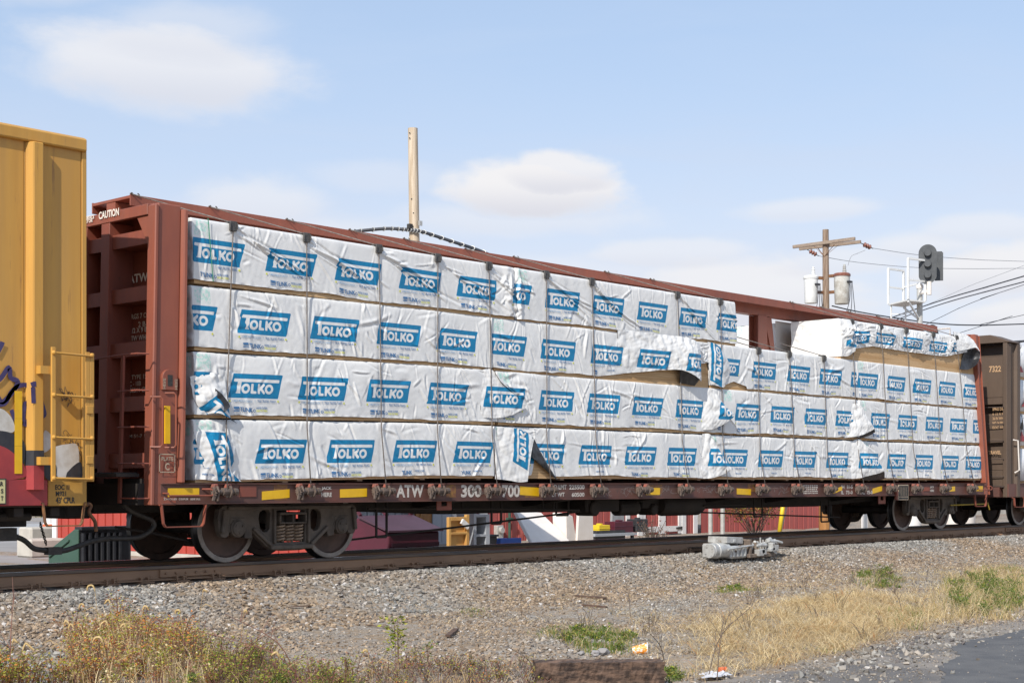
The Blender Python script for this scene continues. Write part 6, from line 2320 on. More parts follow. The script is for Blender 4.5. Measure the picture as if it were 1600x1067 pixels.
# things leaning or standing against the barn
x0, x1 = 7.816, 8.071
t_ = thing('meter_box', 'small grey electric meter box low on the red barn wall', 'meter box', (x0, 11.1, (7.943, 11.1, -0.234)[2]))
mb = MB()
zz = (7.943, 11.1, -0.234)[2]
mb.box(x0, x1, 11.05, 11.19, zz - .22, zz + .13)
mb.cyl(((x0 + x1) / 2, 11.05, zz), ((x0 + x1) / 2, 10.96, zz), .09, 12)
mb.box(x0 + .08, x1 - .08, 11.10, 11.18, zz - .6, zz - .221)
mb.build('housing', M_GALV, t_, bev=.01)
x0, x1 = 9.038, 9.332
zz = (9.171, 11.1, -0.101)[2]
t_ = thing('breaker_box', 'white electric breaker box with a yellow panel and conduit on the red wall', 'breaker box', (x0, 11.1, zz))
mb = MB()
mb.box(x0, x1, 11.02, 11.19, zz - .28, zz + .24)
mb.build('housing', M_WHITE, t_, bev=.01)
mb = MB()
mb.box(x0 + .04, x0 + .16, 11.005, 11.018, zz - .1, zz + .22)
mb.build('yellow_panel', M_YREF, t_)
mb = MB()
xm = (x0 + x1) / 2 - .1
mb.tube([tuple(p) for p in smooth_pts([(xm, 11.1, zz - .28), (xm, 11.1, zz - .5), (xm - .15, 11.1, zz - .68), (xm - .5, 11.08, zz - .76), (xm - .8, 11.0, zz - .86)], 5)], .03, 7)
mb.build('conduit', M_GALV, t_, smooth=True)
xp_ = 8.355
t_ = thing('standpipe', 'thin dark green standpipe with a valve on the red barn wall', 'pipe', (xp_, 11.1, GZ))
mb = MB()
mb.cyl((xp_, 11.1, GZ), (xp_, 11.1, 1.6), .035, 8)
mb.box(xp_ - .10, xp_ + .10, 11.05, 11.15, .02, .10)
mb.build('pipe', M_DGREEN, t_)

# maroon dumpster
p = (-3.676, 2.94, 0.065)
dmp = thing('dumpster', 'maroon dumpster with a sloped plum lid beside the grey building', 'dumpster', (p[0] + 1, p[1] + .7, GZ))
X0, Y0 = p[0], p[1]
X1 = X0 + 1.28
zf, zb_ = (-3.676, 2.94, 0.145)[2], (-3.676, 2.94, 0.145)[2] + .25
Yb = Y0 + 1.25
mb = MB()
mb.prism([(Y0, GZ + .1), (Y0 - .0, zf), (Y0 + .7, zb_), (Yb, zb_), (Yb, GZ + .1)], 'x', X0, X1)
mb.build('body', M_MAROON, dmp, bev=.02)
mb = MB()
mb.add([(X0 - .05, Y0 - .06, zf + .015), (X1 + .05, Y0 - .06, zf + .015), (X1 + .05, Y0 + .77, zb_ + .02), (X0 - .05, Y0 + .77, zb_ + .02),
        (X0 - .05, Y0 - .06, zf + .05), (X1 + .05, Y0 - .06, zf + .05), (X1 + .05, Y0 + .77, zb_ + .055), (X0 - .05, Y0 + .77, zb_ + .055)],
       [(0, 1, 2, 3), (4, 7, 6, 5), (0, 4, 5, 1), (1, 5, 6, 2), (2, 6, 7, 3), (3, 7, 4, 0)])
mb.build('lid', M_PLUM, dmp)
mb = MB()
for q in (0, .5, 1):
    xx = X0 + (X1 - X0) * q
    mb.bar((xx, Y0 + .75, zb_ + .06), (xx + .25, Yb + .3, zb_ + .42), .05)
mb.build('lid_arm', M_MAROON, dmp)
mb = MB()
mb.box(X0 + .05, X1 - .05, Y0 - .05, Y0 - .001, zf - .25, zf - .18)
for q in range(4):
    xx = X0 + .1 + (X1 - X0 - .3) * q / 3
    mb.box(xx, xx + .07, Y0 - .045, Y0 - .001, GZ + .12, zf - .251)
mb.build('rib', M_MAROON, dmp)
# green and black dumpster at the left
p = (-9.07, 4.369, 0.173)
q_ = (-8.763, 5.807, 0.001)
g = thing('dumpster', 'dark green dumpster with black ribbed side behind the hanging air hoses', 'dumpster', (p[0] + 1, p[1] + .6, GZ))
X0, Y0 = p[0], p[1]
zt_ = (-9.07, 4.369, 0.306)[2]
Y1 = Y0 + .90
X1 = X0 + .98
mb = MB()
mb.prism([(Y0, GZ), (Y0, zt_), (Y0 + .12, zt_), (Y1, zt_ - .36), (Y1, GZ)], 'x', X0, X0 + .03)
mb.prism([(Y0 + .25, zt_ - .20), (Y0 + .25, zt_ - .16), (Y1 - .05, zt_ - .44), (Y1 - .05, zt_ - .48)], 'x', X0 - .03, X0 - .001)
mb.build('end_panel', M_DGREEN, g, bev=.008)
mb = MB()
mb.prism([(Y0 + .01, GZ), (Y0 + .01, zt_ - .01), (Y0 + .12, zt_ - .01), (Y1, zt_ - .37), (Y1, GZ)], 'x', X0 + .031, X1)
n = 7
for k in range(n):
    xx = X0 + .05 + (X1 - X0 - .2) * k / n
    mb.prism([(xx, Y0 + .009), (xx + .02, Y0 - .045), (xx + .055, Y0 - .045), (xx + .075, Y0 + .009)], 'z', GZ + .02, zt_ - .06)
mb.box(X0 + .031, X1, Y0 - .06, Y0 + .15, zt_ - .008, zt_ + .04)
mb.build('body', M_DNAVY, g)

# plywood cabinet back, crate, bins, white panels and clutter along the barn
def at2(px0, py0, px1, py1, Yp):
    pass


Yc = 6.3
x0, x1, z0, z1 = (1.163, 1.803, -0.314, 0.304)
t_ = thing('wooden_cabinet', 'varnished plywood cabinet back standing beside the grey wall', 'cabinet', (x0, Yc, GZ))
zt_ = z1
sl = .12
mb = MB()
mb.box(x0 + .07, x1 - .02, Yc + .03, Yc + .05, GZ + .03, zt_ - .05)
mb.build('back_panel', M_PLY, t_)
for nm, (p, q, r, s) in (('side_board', (x0, x0 + .07, GZ, zt_)), ('side_board', (x1 - .09, x1, GZ, zt_ + .05)), ('top_board', (x0 + .071, x1 - .091, zt_ - .08, zt_)), ('shelf', (x0 + .071, x1 - .091, zt_ - .38, zt_ - .33))):
    mb = MB()
    mb.box(p, q, Yc - .05, Yc + .029, r, s)
    mb.build(nm, M_PLY, t_, bev=.005)
mb = MB()
mb.box(x0 + .35, x0 + .60, Yc - .10, Yc - .052, zt_ - .22, zt_ - .10, rot=Matrix.Rotation(.6, 3, 'Y'))
mb.build('paper', M_TRIM, t_)
x0, x1, z0, z1 = (2.151, 2.566, -0.335, 0.347)
t_ = thing('open_shelf', 'grey edged wooden shelf unit standing right of the plywood cabinet', 'shelf', (x0, 6.5, GZ))
mb = MB()
mb.box(x0, x0 + .08, 6.45, 7.0, GZ, z1 + .1)
mb.box(x1 - .02, x1 + .10, 6.45, 7.0, GZ, z1)
mb.box(x0 + .081, x1 - .021, 6.45, 7.0, z1 - .06, z1 - .01)
mb.box(x0 + .081, x1 - .021, 6.45, 7.0, z1 - .5, z1 - .45)
mb.build('frame', M_GREY, t_)
mb = MB()
mb.box(x0 + .081, x1 - .021, 6.9, 6.92, GZ, z1 - .061)
mb.build('back_panel', M_PLY, t_)
x0, x1, z0, z1 = (2.713, 3.074, -0.34, -0.175)
t_ = thing('plastic_bin', 'dark plastic bin between the shelf and the blue crate', 'bin', (x0, 6.6, GZ))
mb = MB()
mb.prism([(x0 + .04, GZ), (x1 - .04, GZ), (x1, z1), (x0, z1)], 'y', 6.6, 7.1)
mb.box(x0 - .03, x1 + .03, 6.57, 7.13, z1 + .001, z1 + .05)
mb.build('body', M_DARK, t_, bev=.01)
x0, x1, z0, z1 = (3.395, 4.055, -0.351, -0.25)
t_ = thing('blue_crate', 'bright blue plastic crate lying below the breaker box', 'crate', (x0, 6.8, GZ))
mb = MB()
mb.box(x0, x1, 6.8, 6.84, GZ, z1)
mb.box(x0, x1, 7.3, 7.34, GZ, z1)
mb.box(x0, x0 + .04, 6.841, 7.299, GZ, z1)
mb.box(x1 - .04, x1, 6.841, 7.299, GZ, z1)
mb.box(x0 + .041, x1 - .041, 6.841, 7.299, GZ, GZ + .04)
mb.box(x0 - .03, x1 + .03, 6.77, 6.799, z1 - .10, z1 + .02)
mb.build('body', M_BLUEP, t_, bev=.006)
for px, lab, (a, b, c, d), yy, lean_, m in ((0, 'tall off-white fibreglass panel leaning left of the junk pile', (4.938, 6.219, -0.384, 0.318), 6.9, .5, M_CREAM),
                                            (0, 'smaller off-white board standing right of the leaning panel', (6.648, 7.248, -0.441, 0.235), 7.2, .06, M_CREAM),
                                            (0, 'grey white door leaf standing behind the workbench', (10.849, 11.425, -0.518, 0.263), 9.5, .05, M_CORR)):
    t_ = thing('leaning_panel', lab, 'panel', (a, yy, GZ))
    mb = MB()
    if lean_ > .3:
        q4 = [(a - .18, yy, GZ), (b + .05, yy, GZ), (b - .05, yy + 1.1, d), (a + .30, yy + 1.1, d + .05)]
        mb.add(q4 + [(p[0], p[1] + .10, p[2] - .05) for p in q4], [(0, 1, 2, 3), (7, 6, 5, 4), (0, 4, 5, 1), (1, 5, 6, 2), (2, 6, 7, 3), (3, 7, 4, 0)])
    else:
        mb.prism([(a - lean_ * .7, GZ), (b + .02, GZ), (b, d), (a + lean_ * .5, d + .04)], 'y', yy, yy + .08)
    if lean_ > .3:
        mb.prism([(b + .06, GZ), (b + .48, GZ), (b + .30, d * .7), (b + .03, d)], 'y', yy + .35, yy + .8)
    mb.build('board', m, t_, bev=.015)
x0, x1, z0, z1 = (8.295, 9.777, -0.477, -0.279)
t_ = thing('workbench', 'cluttered dark workbench in front of the red barn', 'workbench', (x0, 8.3, GZ))
mb = MB()
mb.box(x0, x1 + .3, 8.0, 8.7, z1 - .07, z1)
mb.build('top', M_GREY, t_)
for xx in (x0 + .05, x1 + .15):
    for yy in (8.05, 8.58):
        mb = MB()
        mb.box(xx, xx + .07, yy, yy + .07, GZ, z1 - .071)
        mb.build('leg', M_DARK, t_)
mb = MB()
mb.box(x0 + .2, x1 - .1, 8.1, 8.6, GZ + .05, GZ + .35)
mb.build('lower_shelf', M_DARK, t_)
for (lab, ox, w, h, m, zz, nm, cat) in (('yellow tool case lying on the workbench', .35, .45, .22, M_YPOLE, z1, 'tool_case', 'tool case'), ('dark red box on the workbench', 1.0, .8, .30, M_MAROON, z1, 'red_box', 'box'),
                                        ('black equipment box on the workbench end', 1.95, .5, .35, M_DARK, z1, 'equipment_box', 'box')):
    t_ = thing(nm, lab, cat, (x0 + ox, 8.3, zz))
    mb = MB()
    mb.box(x0 + ox, x0 + ox + w, 8.15, 8.5, zz + .001, zz + h)
    mb.box(x0 + ox - .01, x0 + ox + w + .01, 8.14, 8.51, zz + h * .55, zz + h * .62)
    mb.box(x0 + ox + w * .4, x0 + ox + w * .6, 8.25, 8.4, zz + h + .001, zz + h + .04)
    mb.build('case', m, t_, bev=.012)
# guard, posts, sign
a, b = (15.618, 7.083, -0.512), (15.732, 6.959, 0.761)
t_ = thing('guy_wire_guard', 'bright yellow guy wire guard slanting in front of the red shed', 'guy guard', (a[0], a[1], GZ))
mb = MB()
mb.tube([a, b], .065, 8)
mb.build('sleeve', M_YPOLE, t_, smooth=True)
mb = MB()
a2, b2_ = (15.901, 7.219, -0.523), (16.092, 7.011, 0.759)
mb.tube([a2, b2_], .02, 6)
mb.build('wire', M_GALV, t_)
for k, (px, py, h) in enumerate(((1110, 825, .9), (1129, 820, 1.1))):
    p = (11.787, 6.815, -0.371) if k == 0 else (12.011, 6.571, -0.336)
    t_ = thing('steel_post', ('short grey steel post in front of the red shed', 'taller grey steel post beside the autumn bush')[k], 'post', (p[0], p[1], GZ))
    mb = MB()
    mb.cyl((p[0], p[1], GZ), (p[0], p[1], GZ + h), .06, 8)
    mb.box(p[0] - .08, p[0] + .08, p[1] - .08, p[1] + .08, GZ, GZ + .02)
    mb.build('post', M_GALV, t_)
p = (18.271, 7.154, -0.426)
t_ = thing('wooden_post', 'thick brown wooden post at the right end of the red shed', 'post', (p[0], p[1], GZ))
mb = MB()
mb.tube([(p[0], p[1], GZ - .3), (p[0], p[1], 1), (p[0], p[1], 2.6)], [.17, .16, .15], 10)
mb.box(p[0] - .2, p[0] + .2, p[1] - .19, p[1] - .15, 1.5, 1.7)
mb.build('post', M_OAK, t_)
p = (20.0, 6.752, -0.258)
t_ = thing('white_sign', 'small white sign with dark markings seen between the right wheels', 'sign', (p[0], p[1], GZ))
mb = MB()
mb.box(p[0] - .17, p[0] + .17, p[1] - .02, p[1] + .02, GZ + .05, .55)
mb.build('board', M_TRIM, t_)
mb = MB()
mb.box(p[0] - .08, p[0] + .09, p[1] - .03, p[1] - .021, -.35, .2)
mb.box(p[0] - .12, p[0] + .12, p[1] - .03, p[1] - .021, .28, .36)
mb.build('marking', M_GREY, t_)
# low red building and clutter at the far right under the coupling
x0, x1 = 35.351, 56.455
t_ = thing('red_building', 'distant low red building seen under the right hand couplers', 'building', ((x0 + x1) / 2, 19, GZ))
mb = MB()
corr(mb, x0, x1 + 30, 17, GZ + .35, 2.8, .3, .02)
mb.build('wall', M_BARN, t_)
mb = MB()
mb.box(x0, x1 + 30, 16.9, 16.99, GZ - .3, GZ + .34)
mb.build('foundation', M_CONC, t_)
mb = MB()
mb.prism([(16.7, 2.81), (19, 3.9), (21.5, 2.81)], 'x', x0 - .3, x1 + 30)
mb.build('roof', M_CORR, t_)
for k, (lab, px, m) in enumerate((('white plastic tub standing beside the right truck', 0, M_TRIM), ('cream storage tank glimpsed between the last wheels', 1, M_CREAM))):
    p = (23.735, 7.125, -0.469) if k == 0 else (26.66, 6.901, -0.44)
    t_ = thing('storage_tub' if k == 0 else 'storage_tank', lab, 'tub' if k == 0 else 'tank', (p[0], p[1], GZ))
    mb = MB()
    mb.lathe([(.001, GZ), (.30 + .25 * k, GZ), (.34 + .28 * k, GZ + .55 + .5 * k), (.36 + .28 * k, GZ + .56 + .5 * k), (.36 + .28 * k, GZ + .62 + .5 * k), (.001, GZ + .64 + .5 * k)], (p[0], p[1], 0), 'z', 16)
    mb.build('shell', m, t_, auto=True)

# left: concrete blocks, barrel, guard rail, grass bank, trees
for k, (a, b) in enumerate(((840, 852), (857, 868))):
    p = (-3.281, 15.798, -0.46) if k == 0 else (-5.104, 12.612, -0.521)
    t_ = thing('concrete_block', ('pale concrete barrier block further back beside the traffic drum', 'pale concrete barrier block nearer the green dumpster')[k], 'concrete block', (p[0], p[1], GZ))
    mb = MB()
    mb.box(p[0] - .28, p[0] + .62, p[1] - .3, p[1] + .3, GZ, GZ + (.40 if k else .55))
    mb.build('block', M_CONC, t_, bev=.04)
p = (-1.976, 17.334, -0.543)
t_ = thing('traffic_drum', 'orange and white striped traffic drum behind the green dumpster', 'traffic drum', (p[0], p[1], GZ))
for k in range(5):
    mb = MB()
    r_ = .25 - .025 * k
    mb.lathe([(r_ + .015, GZ + .19 * k), (r_, GZ + .19 * k + .02), (r_ - .01, GZ + .19 * k + .188), (.001, GZ + .19 * k + .188)], (p[0], p[1], 0), 'z', 14)
    mb.build('band', M_ORANGE if k % 2 == 0 else M_TRIM, t_, smooth=False)
p0 = (0.671, 26.27, -0.622)
p1 = (2.195, 24.615, -0.544)
t_ = thing('guard_rail', 'weathered guard rail on wooden posts along the far road', 'guard rail', (p0[0], p0[1], GZ))
mb = MB()
A_, B_ = Vector((p0[0] - 6, p0[1] + 3, GZ + .2)), Vector((p1[0] + 1, p1[1], GZ + .2))
mb.bar(A_, B_, .12, .30)
mb.build('rail', M_GREY, t_)
for k in range(6):
    q = A_.lerp(B_, (k + .5) / 6)
    mb = MB()
    mb.box(q.x - .09, q.x + .09, q.y - .05, q.y + .13, GZ, GZ + 1.0)
    mb.build('post', M_POLEO, t_)
# ------------------------------------------------------------------ poles, signal, wires
p, q = (9.175, 15.557, 0.18), (9.058, 15.684, 11.646)
t_ = thing('wooden_pole', 'tall bare pale wooden pole rising behind the load', 'pole', (p[0], p[1], GZ))
mb = MB()
mb.tube([(p[0], p[1], GZ), ((p[0] + q[0]) / 2, (p[1] + q[1]) / 2, (GZ + q[2]) / 2), q], [.185, .165, .145], 16)
mb.build('shaft', M_POLE, t_, auto=True)
mb = MB()
for (px, r_) in ((0, 0),):
    for b in ((8.89, 15.645, 11.477), (8.89, 15.645, 11.324), (8.929, 15.603, 9.512), (8.967, 15.561, 9.092), (9.116, 15.414, 8.789)):
        mb.ball(b, .022, 4)
    b = (8.868, 15.595, 8.683)
    mb.box(b[0] - .08, b[0] + .05, b[1] - .06, b[1] + .06, b[2] - .07, b[2] + .07)
mb.build('bolt', M_INK, t_, kind='stuff')
mb = MB()
b = (9.089, 15.385, 8.782)
mb.box(b[0] - .06, b[0] + .06, b[1] - .02, b[1] + .02, b[2] - .07, b[2] + .07)
mb.build('tag', M_GALV, t_)
cp = [(7.633, 18.117, 8.528), (8.026, 17.395, 8.611), (8.542, 16.392, 8.667), (8.795, 15.822, 8.614), (8.92, 15.539, 8.569), (9.139, 15.301, 8.511), (9.836, 14.839, 8.277), (10.701, 14.343, 7.997), (11.714, 13.833, 7.553), (12.807, 13.237, 6.924)]
cp = [(XW + 2.5, 11.5, 4.0), (cp[0][0] - 3.2, cp[0][1] - 1.0, cp[0][2] - 1.5)] + cp + [(cp[-1][0] + 2.5, cp[-1][1] - .6, cp[-1][2] - 1.6), (cp[-1][0] + 5.0, 13.0, 5.3)]
pts = smooth_pts(cp, 6)
t_ = thing('thick_cable', 'thick black lashed cable sagging from the pale wooden pole', 'cable', cp[6])
mb = MB()
mb.tube([tuple(p) for p in pts], .052, 8)
mb.build('sheath', M_WIRE, t_, smooth=True)
mb = MB()
for i in range(14, len(pts) - 16, 2):
    a, b = Vector(pts[i]), Vector(pts[i + 1])
    d = (b - a).normalized()
    u = d.cross(Vector((0, 0, 1))).normalized()
    v = u.cross(d)
    ring = [a + d * (.07 * math.cos(t)) + (u * math.cos(t) + v * math.sin(t)) * .060 for t in np.linspace(0, 6.283, 11)[:-1]]
    mb.tube(ring, .014, 5, closed=True)
mb.build('lashing', M_GALV, t_, kind='stuff')

# utility pole with two transformers
UD = 62
p, q = (32.345, 15.49, -0.145), (32.327, 15.51, 11.485)
up = thing('utility_pole', 'old wooden utility pole with double crossarm and two transformers', 'utility pole', (p[0], p[1], GZ))
mb = MB()
mb.tube([(p[0], p[1], GZ), (p[0], p[1], 5), q], [.17, .155, .125], 14)
mb.build('shaft', M_POLEO, up, auto=True)
for (a, b, o) in (((31.933, 16.823, 10.867), (32.348, 14.158, 10.97), -.17), ((32.373, 16.788, 10.834), (32.774, 14.138, 10.888), .17)):
    mb = MB()
    mb.bar(a, b, .10, .13)
    mb.build('crossarm', M_ARM, up, bev=.006)
br_ = (32.204, 15.496, 10.363)
for e_ in ((32.093, 15.912, 10.815), (32.225, 15.03, 10.815), (32.375, 15.901, 10.767), (32.508, 15.018, 10.821)):
    mb = MB()
    mb.bar(br_, e_, .035, .012)
    mb.build('arm_brace', M_RUSTY, up)
for a, b in (((32.156, 16.285, 10.73), (32.305, 15.828, 10.434)), ((32.774, 14.138, 10.836), (33.469, 13.974, 10.676))):
    A_, B_ = Vector(a), Vector(b)
    mb = MB()
    mb.tube([A_, B_], .018, 6, m=1)
    d = (B_ - A_).normalized()
    for k in range(3):
        c = A_.lerp(B_, .32 + .20 * k)
        mb.tube([c - d * .05, c, c + d * .05], [.05, .105, .06], 10, m=0)
    mb.build('insulator', [M_PORC, M_INK], up, smooth=True)


def transformer(px0, px1, py0, py1, m, lidm, parent):
    pass


for (c, r_, z0, z1, m, lid) in (((31.742, 15.85, 8.981), .285, (31.742, 15.85, 8.428)[2], (31.742, 15.85, 9.533)[2], M_WHITE, M_WHITE),
                                ((32.429, 14.808, 9.007), .325, (32.42, 14.818, 8.378)[2], (32.42, 14.818, 9.61)[2], M_WORN, M_PORC)):
    mb = MB()
    mb.lathe([(.001, z0), (r_ * .86, z0), (r_ * .9, z0 + .03), (r_, z1 - .12), (r_, z1 - .02), (r_ * .9, z1), (.001, z1 + .03)], (c[0], c[1], 0), 'z', 24)
    tf = mb.build('transformer', m, up, auto=True)
    mb = MB()
    mb.lathe([(r_ + .02, z1 - .11), (r_ + .03, z1 - .03), (r_ * .95, z1 + .02), (.001, z1 + .05)], (c[0], c[1], 0), 'z', 24)
    mb.build('lid', lid, tf, auto=True)
    mb = MB()
    for k, rr_ in enumerate((.075, .075, .06, .06, .045)):
        mb.lathe([(rr_, z1 + .05 + .07 * k), (rr_ + .015, z1 + .08 + .07 * k), (rr_ * .8, z1 + .118 + .07 * k), (.001, z1 + .118 + .07 * k)], (c[0] + r_ * .35, c[1] - .05, 0), 'z', 12)
    mb.build('bushing', M_WHITE if lid is M_WHITE else M_GALV, tf, auto=True)
    for zz in (z0 + (z1 - z0) * .42, z1 - .05):
        mb = MB()
        A_ = Vector((c[0], c[1], zz))
        B_ = Vector((p[0], p[1], zz))
        d = (B_ - A_).normalized()
        mb.bar(A_ + d * (r_ * .9), B_ - d * .13, .10, .12)
        mb.build('hanger', M_RUSTY, tf)
    mb = MB()
    for k in (-1, 0, 1):
        s_ = Vector((c[0] + .1 * k, c[1] - r_ - .03, z1 - .35))
        mb.cyl(s_ + Vector((0, .05, 0)), s_ + Vector((0, -.06, 0)), .04, 8)
        pts_ = smooth_pts([s_ + Vector((0, -.05, 0)), s_ + Vector((-.05, -.12, -.3)), s_ + Vector((.08 * k, -.1, -.8)), s_ + Vector((.25 * k + .1, 0, -1.25))], 4)
        mb.tube([tuple(x) for x in pts_], .014, 5)
    mb.build('lead', M_WIRE, tf)

# railway signal on its mast
SD = 60
p = (33.114, 11.701, -0.107)
q = (33.114, 11.701, 8.826)
sg = thing('railroad_signal', 'black oval railroad signal head on a white mast with a caged platform', 'signal', (p[0], p[1], GZ))
mb = MB()
mb.tube([(p[0], p[1], GZ), (p[0], p[1], q[2])], .115, 12)
mb.build('mast', M_GALV, sg, smooth=False)
mb = MB()
mb.lathe([(.14, q[2] - .02), (.15, q[2] + .06), (.12, q[2] + .14), (.001, q[2] + .16)], (p[0], p[1], 0), 'z', 12)
a, b, c = (33.04, 11.635, 8.634), (32.912, 11.183, 8.609), (32.912, 11.183, 9.014)
mb.tube([a, b], .08, 8)
mb.tube([(b[0], b[1], b[2] - .12), c], .09, 10)
mb.build('bracket', M_CREAM, sg, auto=True)
# platform and cage: two frames facing each other
pl = [(32.81, 12.918, 8.259), (33.777, 12.754, 8.357), (32.901, 11.342, 8.115), (31.889, 11.556, 7.993)]
zpl = pl[0][2]
mb = MB()
mb.add([(k[0], k[1], zpl + o) for o in (0, -.06) for k in pl], [(0, 1, 2, 3), (7, 6, 5, 4), (0, 4, 5, 1), (1, 5, 6, 2), (2, 6, 7, 3), (3, 7, 4, 0)])
mb.bar((pl[3][0], pl[3][1], zpl - .08), (p[0], p[1], zpl - .7), .06)
mb.bar((pl[1][0], pl[1][1], zpl - .08), (p[0], p[1], zpl - .7), .06)
mb.build('platform', M_WHITE, sg)
for i, j, h in ((0, 1, 1.42), (3, 2, 1.60)):
    A_, B_ = Vector((pl[i][0], pl[i][1], zpl)), Vector((pl[j][0], pl[j][1], zpl))
    mb = MB()
    for P in (A_, B_):
        mb.bar(P, P + Vector((0, 0, h)), .075)
    mb.bar(A_ + Vector((0, 0, h)), B_ + Vector((0, 0, h)), .075)
    mb.bar(A_ + Vector((0, 0, h * .48)), B_ + Vector((0, 0, h * .48)), .06)
    mb.build('cage_rail', M_WHITE, sg)
A_, B_ = Vector((pl[1][0], pl[1][1], zpl)), Vector((pl[2][0], pl[2][1], zpl))
mb = MB()
mb.bar(A_ + Vector((0, 0, .75)), B_ + Vector((0, 0, .75)), .06)
mb.build('cage_rail', M_WHITE, sg)
mb = MB()
a, b = Vector((32.798, 12.783, 8.196)), Vector((32.917, 12.212, 8.16))
for P in (a, b):
    mb.bar(P, P - Vector((0, 0, 6)), .045)
for k in range(14):
    mb.bar(a - Vector((0, 0, .35 + .40 * k)), b - Vector((0, 0, .35 + .40 * k)), .03)
mb.build('ladder', M_WHITE, sg)
# heads: an oval backplate with hoods, facing the right of the picture
hc = Vector((32.869, 11.23, 9.71))
fw = Vector((math.cos(.744), math.sin(.744), 0))          # away from the viewer
rt = Vector((fw.y, -fw.x, 0))
nrm = (fw * .96 + rt * .28).normalized()
sd_ = Vector((nrm.y, -nrm.x, 0))
mb = MB()
hw, hh = .35, .775
ring = []
for t in np.linspace(0, 2 * math.pi, 29)[:-1]:
    ex = hw * math.cos(t)
    ez = hw * math.sin(t) + (hh - hw) * (1 if math.sin(t) >= 0 else -1)
    ring.append((ex, ez))
n = len(ring)
A1 = [hc + sd_ * a + Vector((0, 0, b)) for a, b in ring]
A2 = [v + nrm * .03 for v in A1]
mb.add(A1 + A2, [tuple(range(n))[::-1], tuple(range(n, 2 * n))] + [(i, (i + 1) % n, n + (i + 1) % n, n + i) for i in range(n)])
mb.build('backplate', M_SIGB, sg)
for k in (-1, 0, 1):
    c = hc + Vector((0, 0, .43 * k)) - nrm * .002
    mb = MB()
    mb.tube([c, c - nrm * .14], [.15, .13], 14)
    mb.build('lamp_housing', M_SIGB, sg, auto=True)
    mb = MB()
    c2 = c + nrm * .033
    half = []
    for L_ in (0, .30):
        for t in np.linspace(-.5, math.pi + .5, 12):
            half.append(c2 + nrm * L_ + sd_ * (.17 * math.cos(t)) + Vector((0, 0, .17 * math.sin(t))))
    mb.add(half, [(i, i + 1, 13 + i, 12 + i) for i in range(11)])
    mb.build('hood', M_SIGB, sg)
hb = Vector((33.836, 11.213, 9.735))
mb = MB()
mb.add([hb + sd_ * a + Vector((0, 0, b)) + nrm * c for c in (0, .1) for a, b in ((-.18, -.58), (.14, -.58), (.14, .52), (.08, .58), (-.12, .58), (-.18, .52))],
       [tuple(range(6))[::-1], tuple(range(6, 12))] + [(i, (i + 1) % 6, 6 + (i + 1) % 6, 6 + i) for i in range(6)])
mb.build('second_backplate', M_SIGB, sg)
p_ = (37.16, 13.213, 7.63)
t_ = thing('signal_head', 'dark rounded top of another signal just above the load', 'signal', (p_[0], p_[1], GZ))
mb = MB()
mb.lathe([(.45, -.06), (.47, 0), (.45, .06), (.001, .08)], (p_[0], p_[1], p_[2] - .30), 'y', 24)
mb.tube([(p_[0], p_[1] + .1, GZ), (p_[0], p_[1] + .1, p_[2] - .2)], .08, 8)
mb.build('backplate', M_SIGB, t_)

WIRES = [('thin grey wire running from the upper crossarm insulator past the signal head', .012, M_WIREG, [(33.469, 13.974, 10.689), (36.847, 13.553, 10.733), (42.29, 13.547, 11.137), (50.311, 13.693, 11.902)]),
         ('thin grey wire running from the lower crossarm insulator behind the platform cage', .012, M_WIREG, [(32.305, 15.828, 10.434), (35.003, 15.556, 10.434), (39.414, 15.194, 10.646), (43.98, 14.663, 11.017), (52.267, 14.522, 11.904)]),
         ('short looping jumper wire above the grey transformer', .010, M_WIREG, [(33.077, 14.105, 10.579), (32.864, 14.336, 10.448), (32.686, 14.529, 10.317), (32.597, 14.625, 9.951)]),
         ('heavy twisted black service wire crossing behind the ladder and mast', .028, M_WIRE, [(32.33, 15.211, 8.323), (33.666, 14.794, 8.167), (35.2, 13.865, 7.956), (37.4, 12.953, 7.82), (40.588, 12.442, 7.976), (46.401, 12.035, 8.486)]),
         ('upper of two thick black wires rising to the right edge', .030, M_WIRE, [(53.474, 26.498, 9.467), (50.646, 22.188, 9.924), (47.724, 17.98, 10.198), (44.384, 14.225, 10.153), (40.534, 9.548, 10.162)]),
         ('lower of two thick black wires rising to the right edge', .026, M_WIRE, [(53.474, 26.498, 9.25), (50.646, 22.188, 9.72), (47.724, 17.98, 10.007), (44.384, 14.225, 9.945), (40.534, 9.548, 9.889)]),
         ('thin black wire rising steeply towards the right edge below the thick pair', .014, M_WIRE, [(51.107, 21.687, 9.039), (48.264, 17.393, 9.783), (44.787, 13.787, 9.885), (42.49, 10.377, 10.11)]),
         ('faint high grey wire slanting up beside the cloud at the right edge', .010, M_WIREG, [(60.768, 25.957, 11.57), (58.127, 21.444, 12.251), (54.222, 15.351, 12.82)]),
         ('thin dark wire slanting up over the brown car roof', .014, M_WIRE, [(48.264, 17.393, 8.539), (46.696, 14.666, 8.821), (44.445, 11.206, 8.909)]),
         ('thick dark cable passing low behind the brown car top', .045, M_WIRE, [(35.241, 9.392, 6.58), (35.932, 8.641, 6.708), (36.797, 7.702, 6.784)])]
for iw, (lab, r_, m, pts) in enumerate(WIRES):
    mb = MB()
    pts = [Vector(q) for q in pts]
    if iw != 2:
        pts.append(pts[-1] + (pts[-1] - pts[-2]).normalized() * 60)
    if iw >= 4:
        pts.insert(0, pts[0] + (pts[0] - pts[1]).normalized() * 45)
    mb.tube([tuple(x) for x in smooth_pts(pts, 5)], r_, 5)
    o = mb.build('overhead_wire', m)
    tag(o, lab, 'wire')

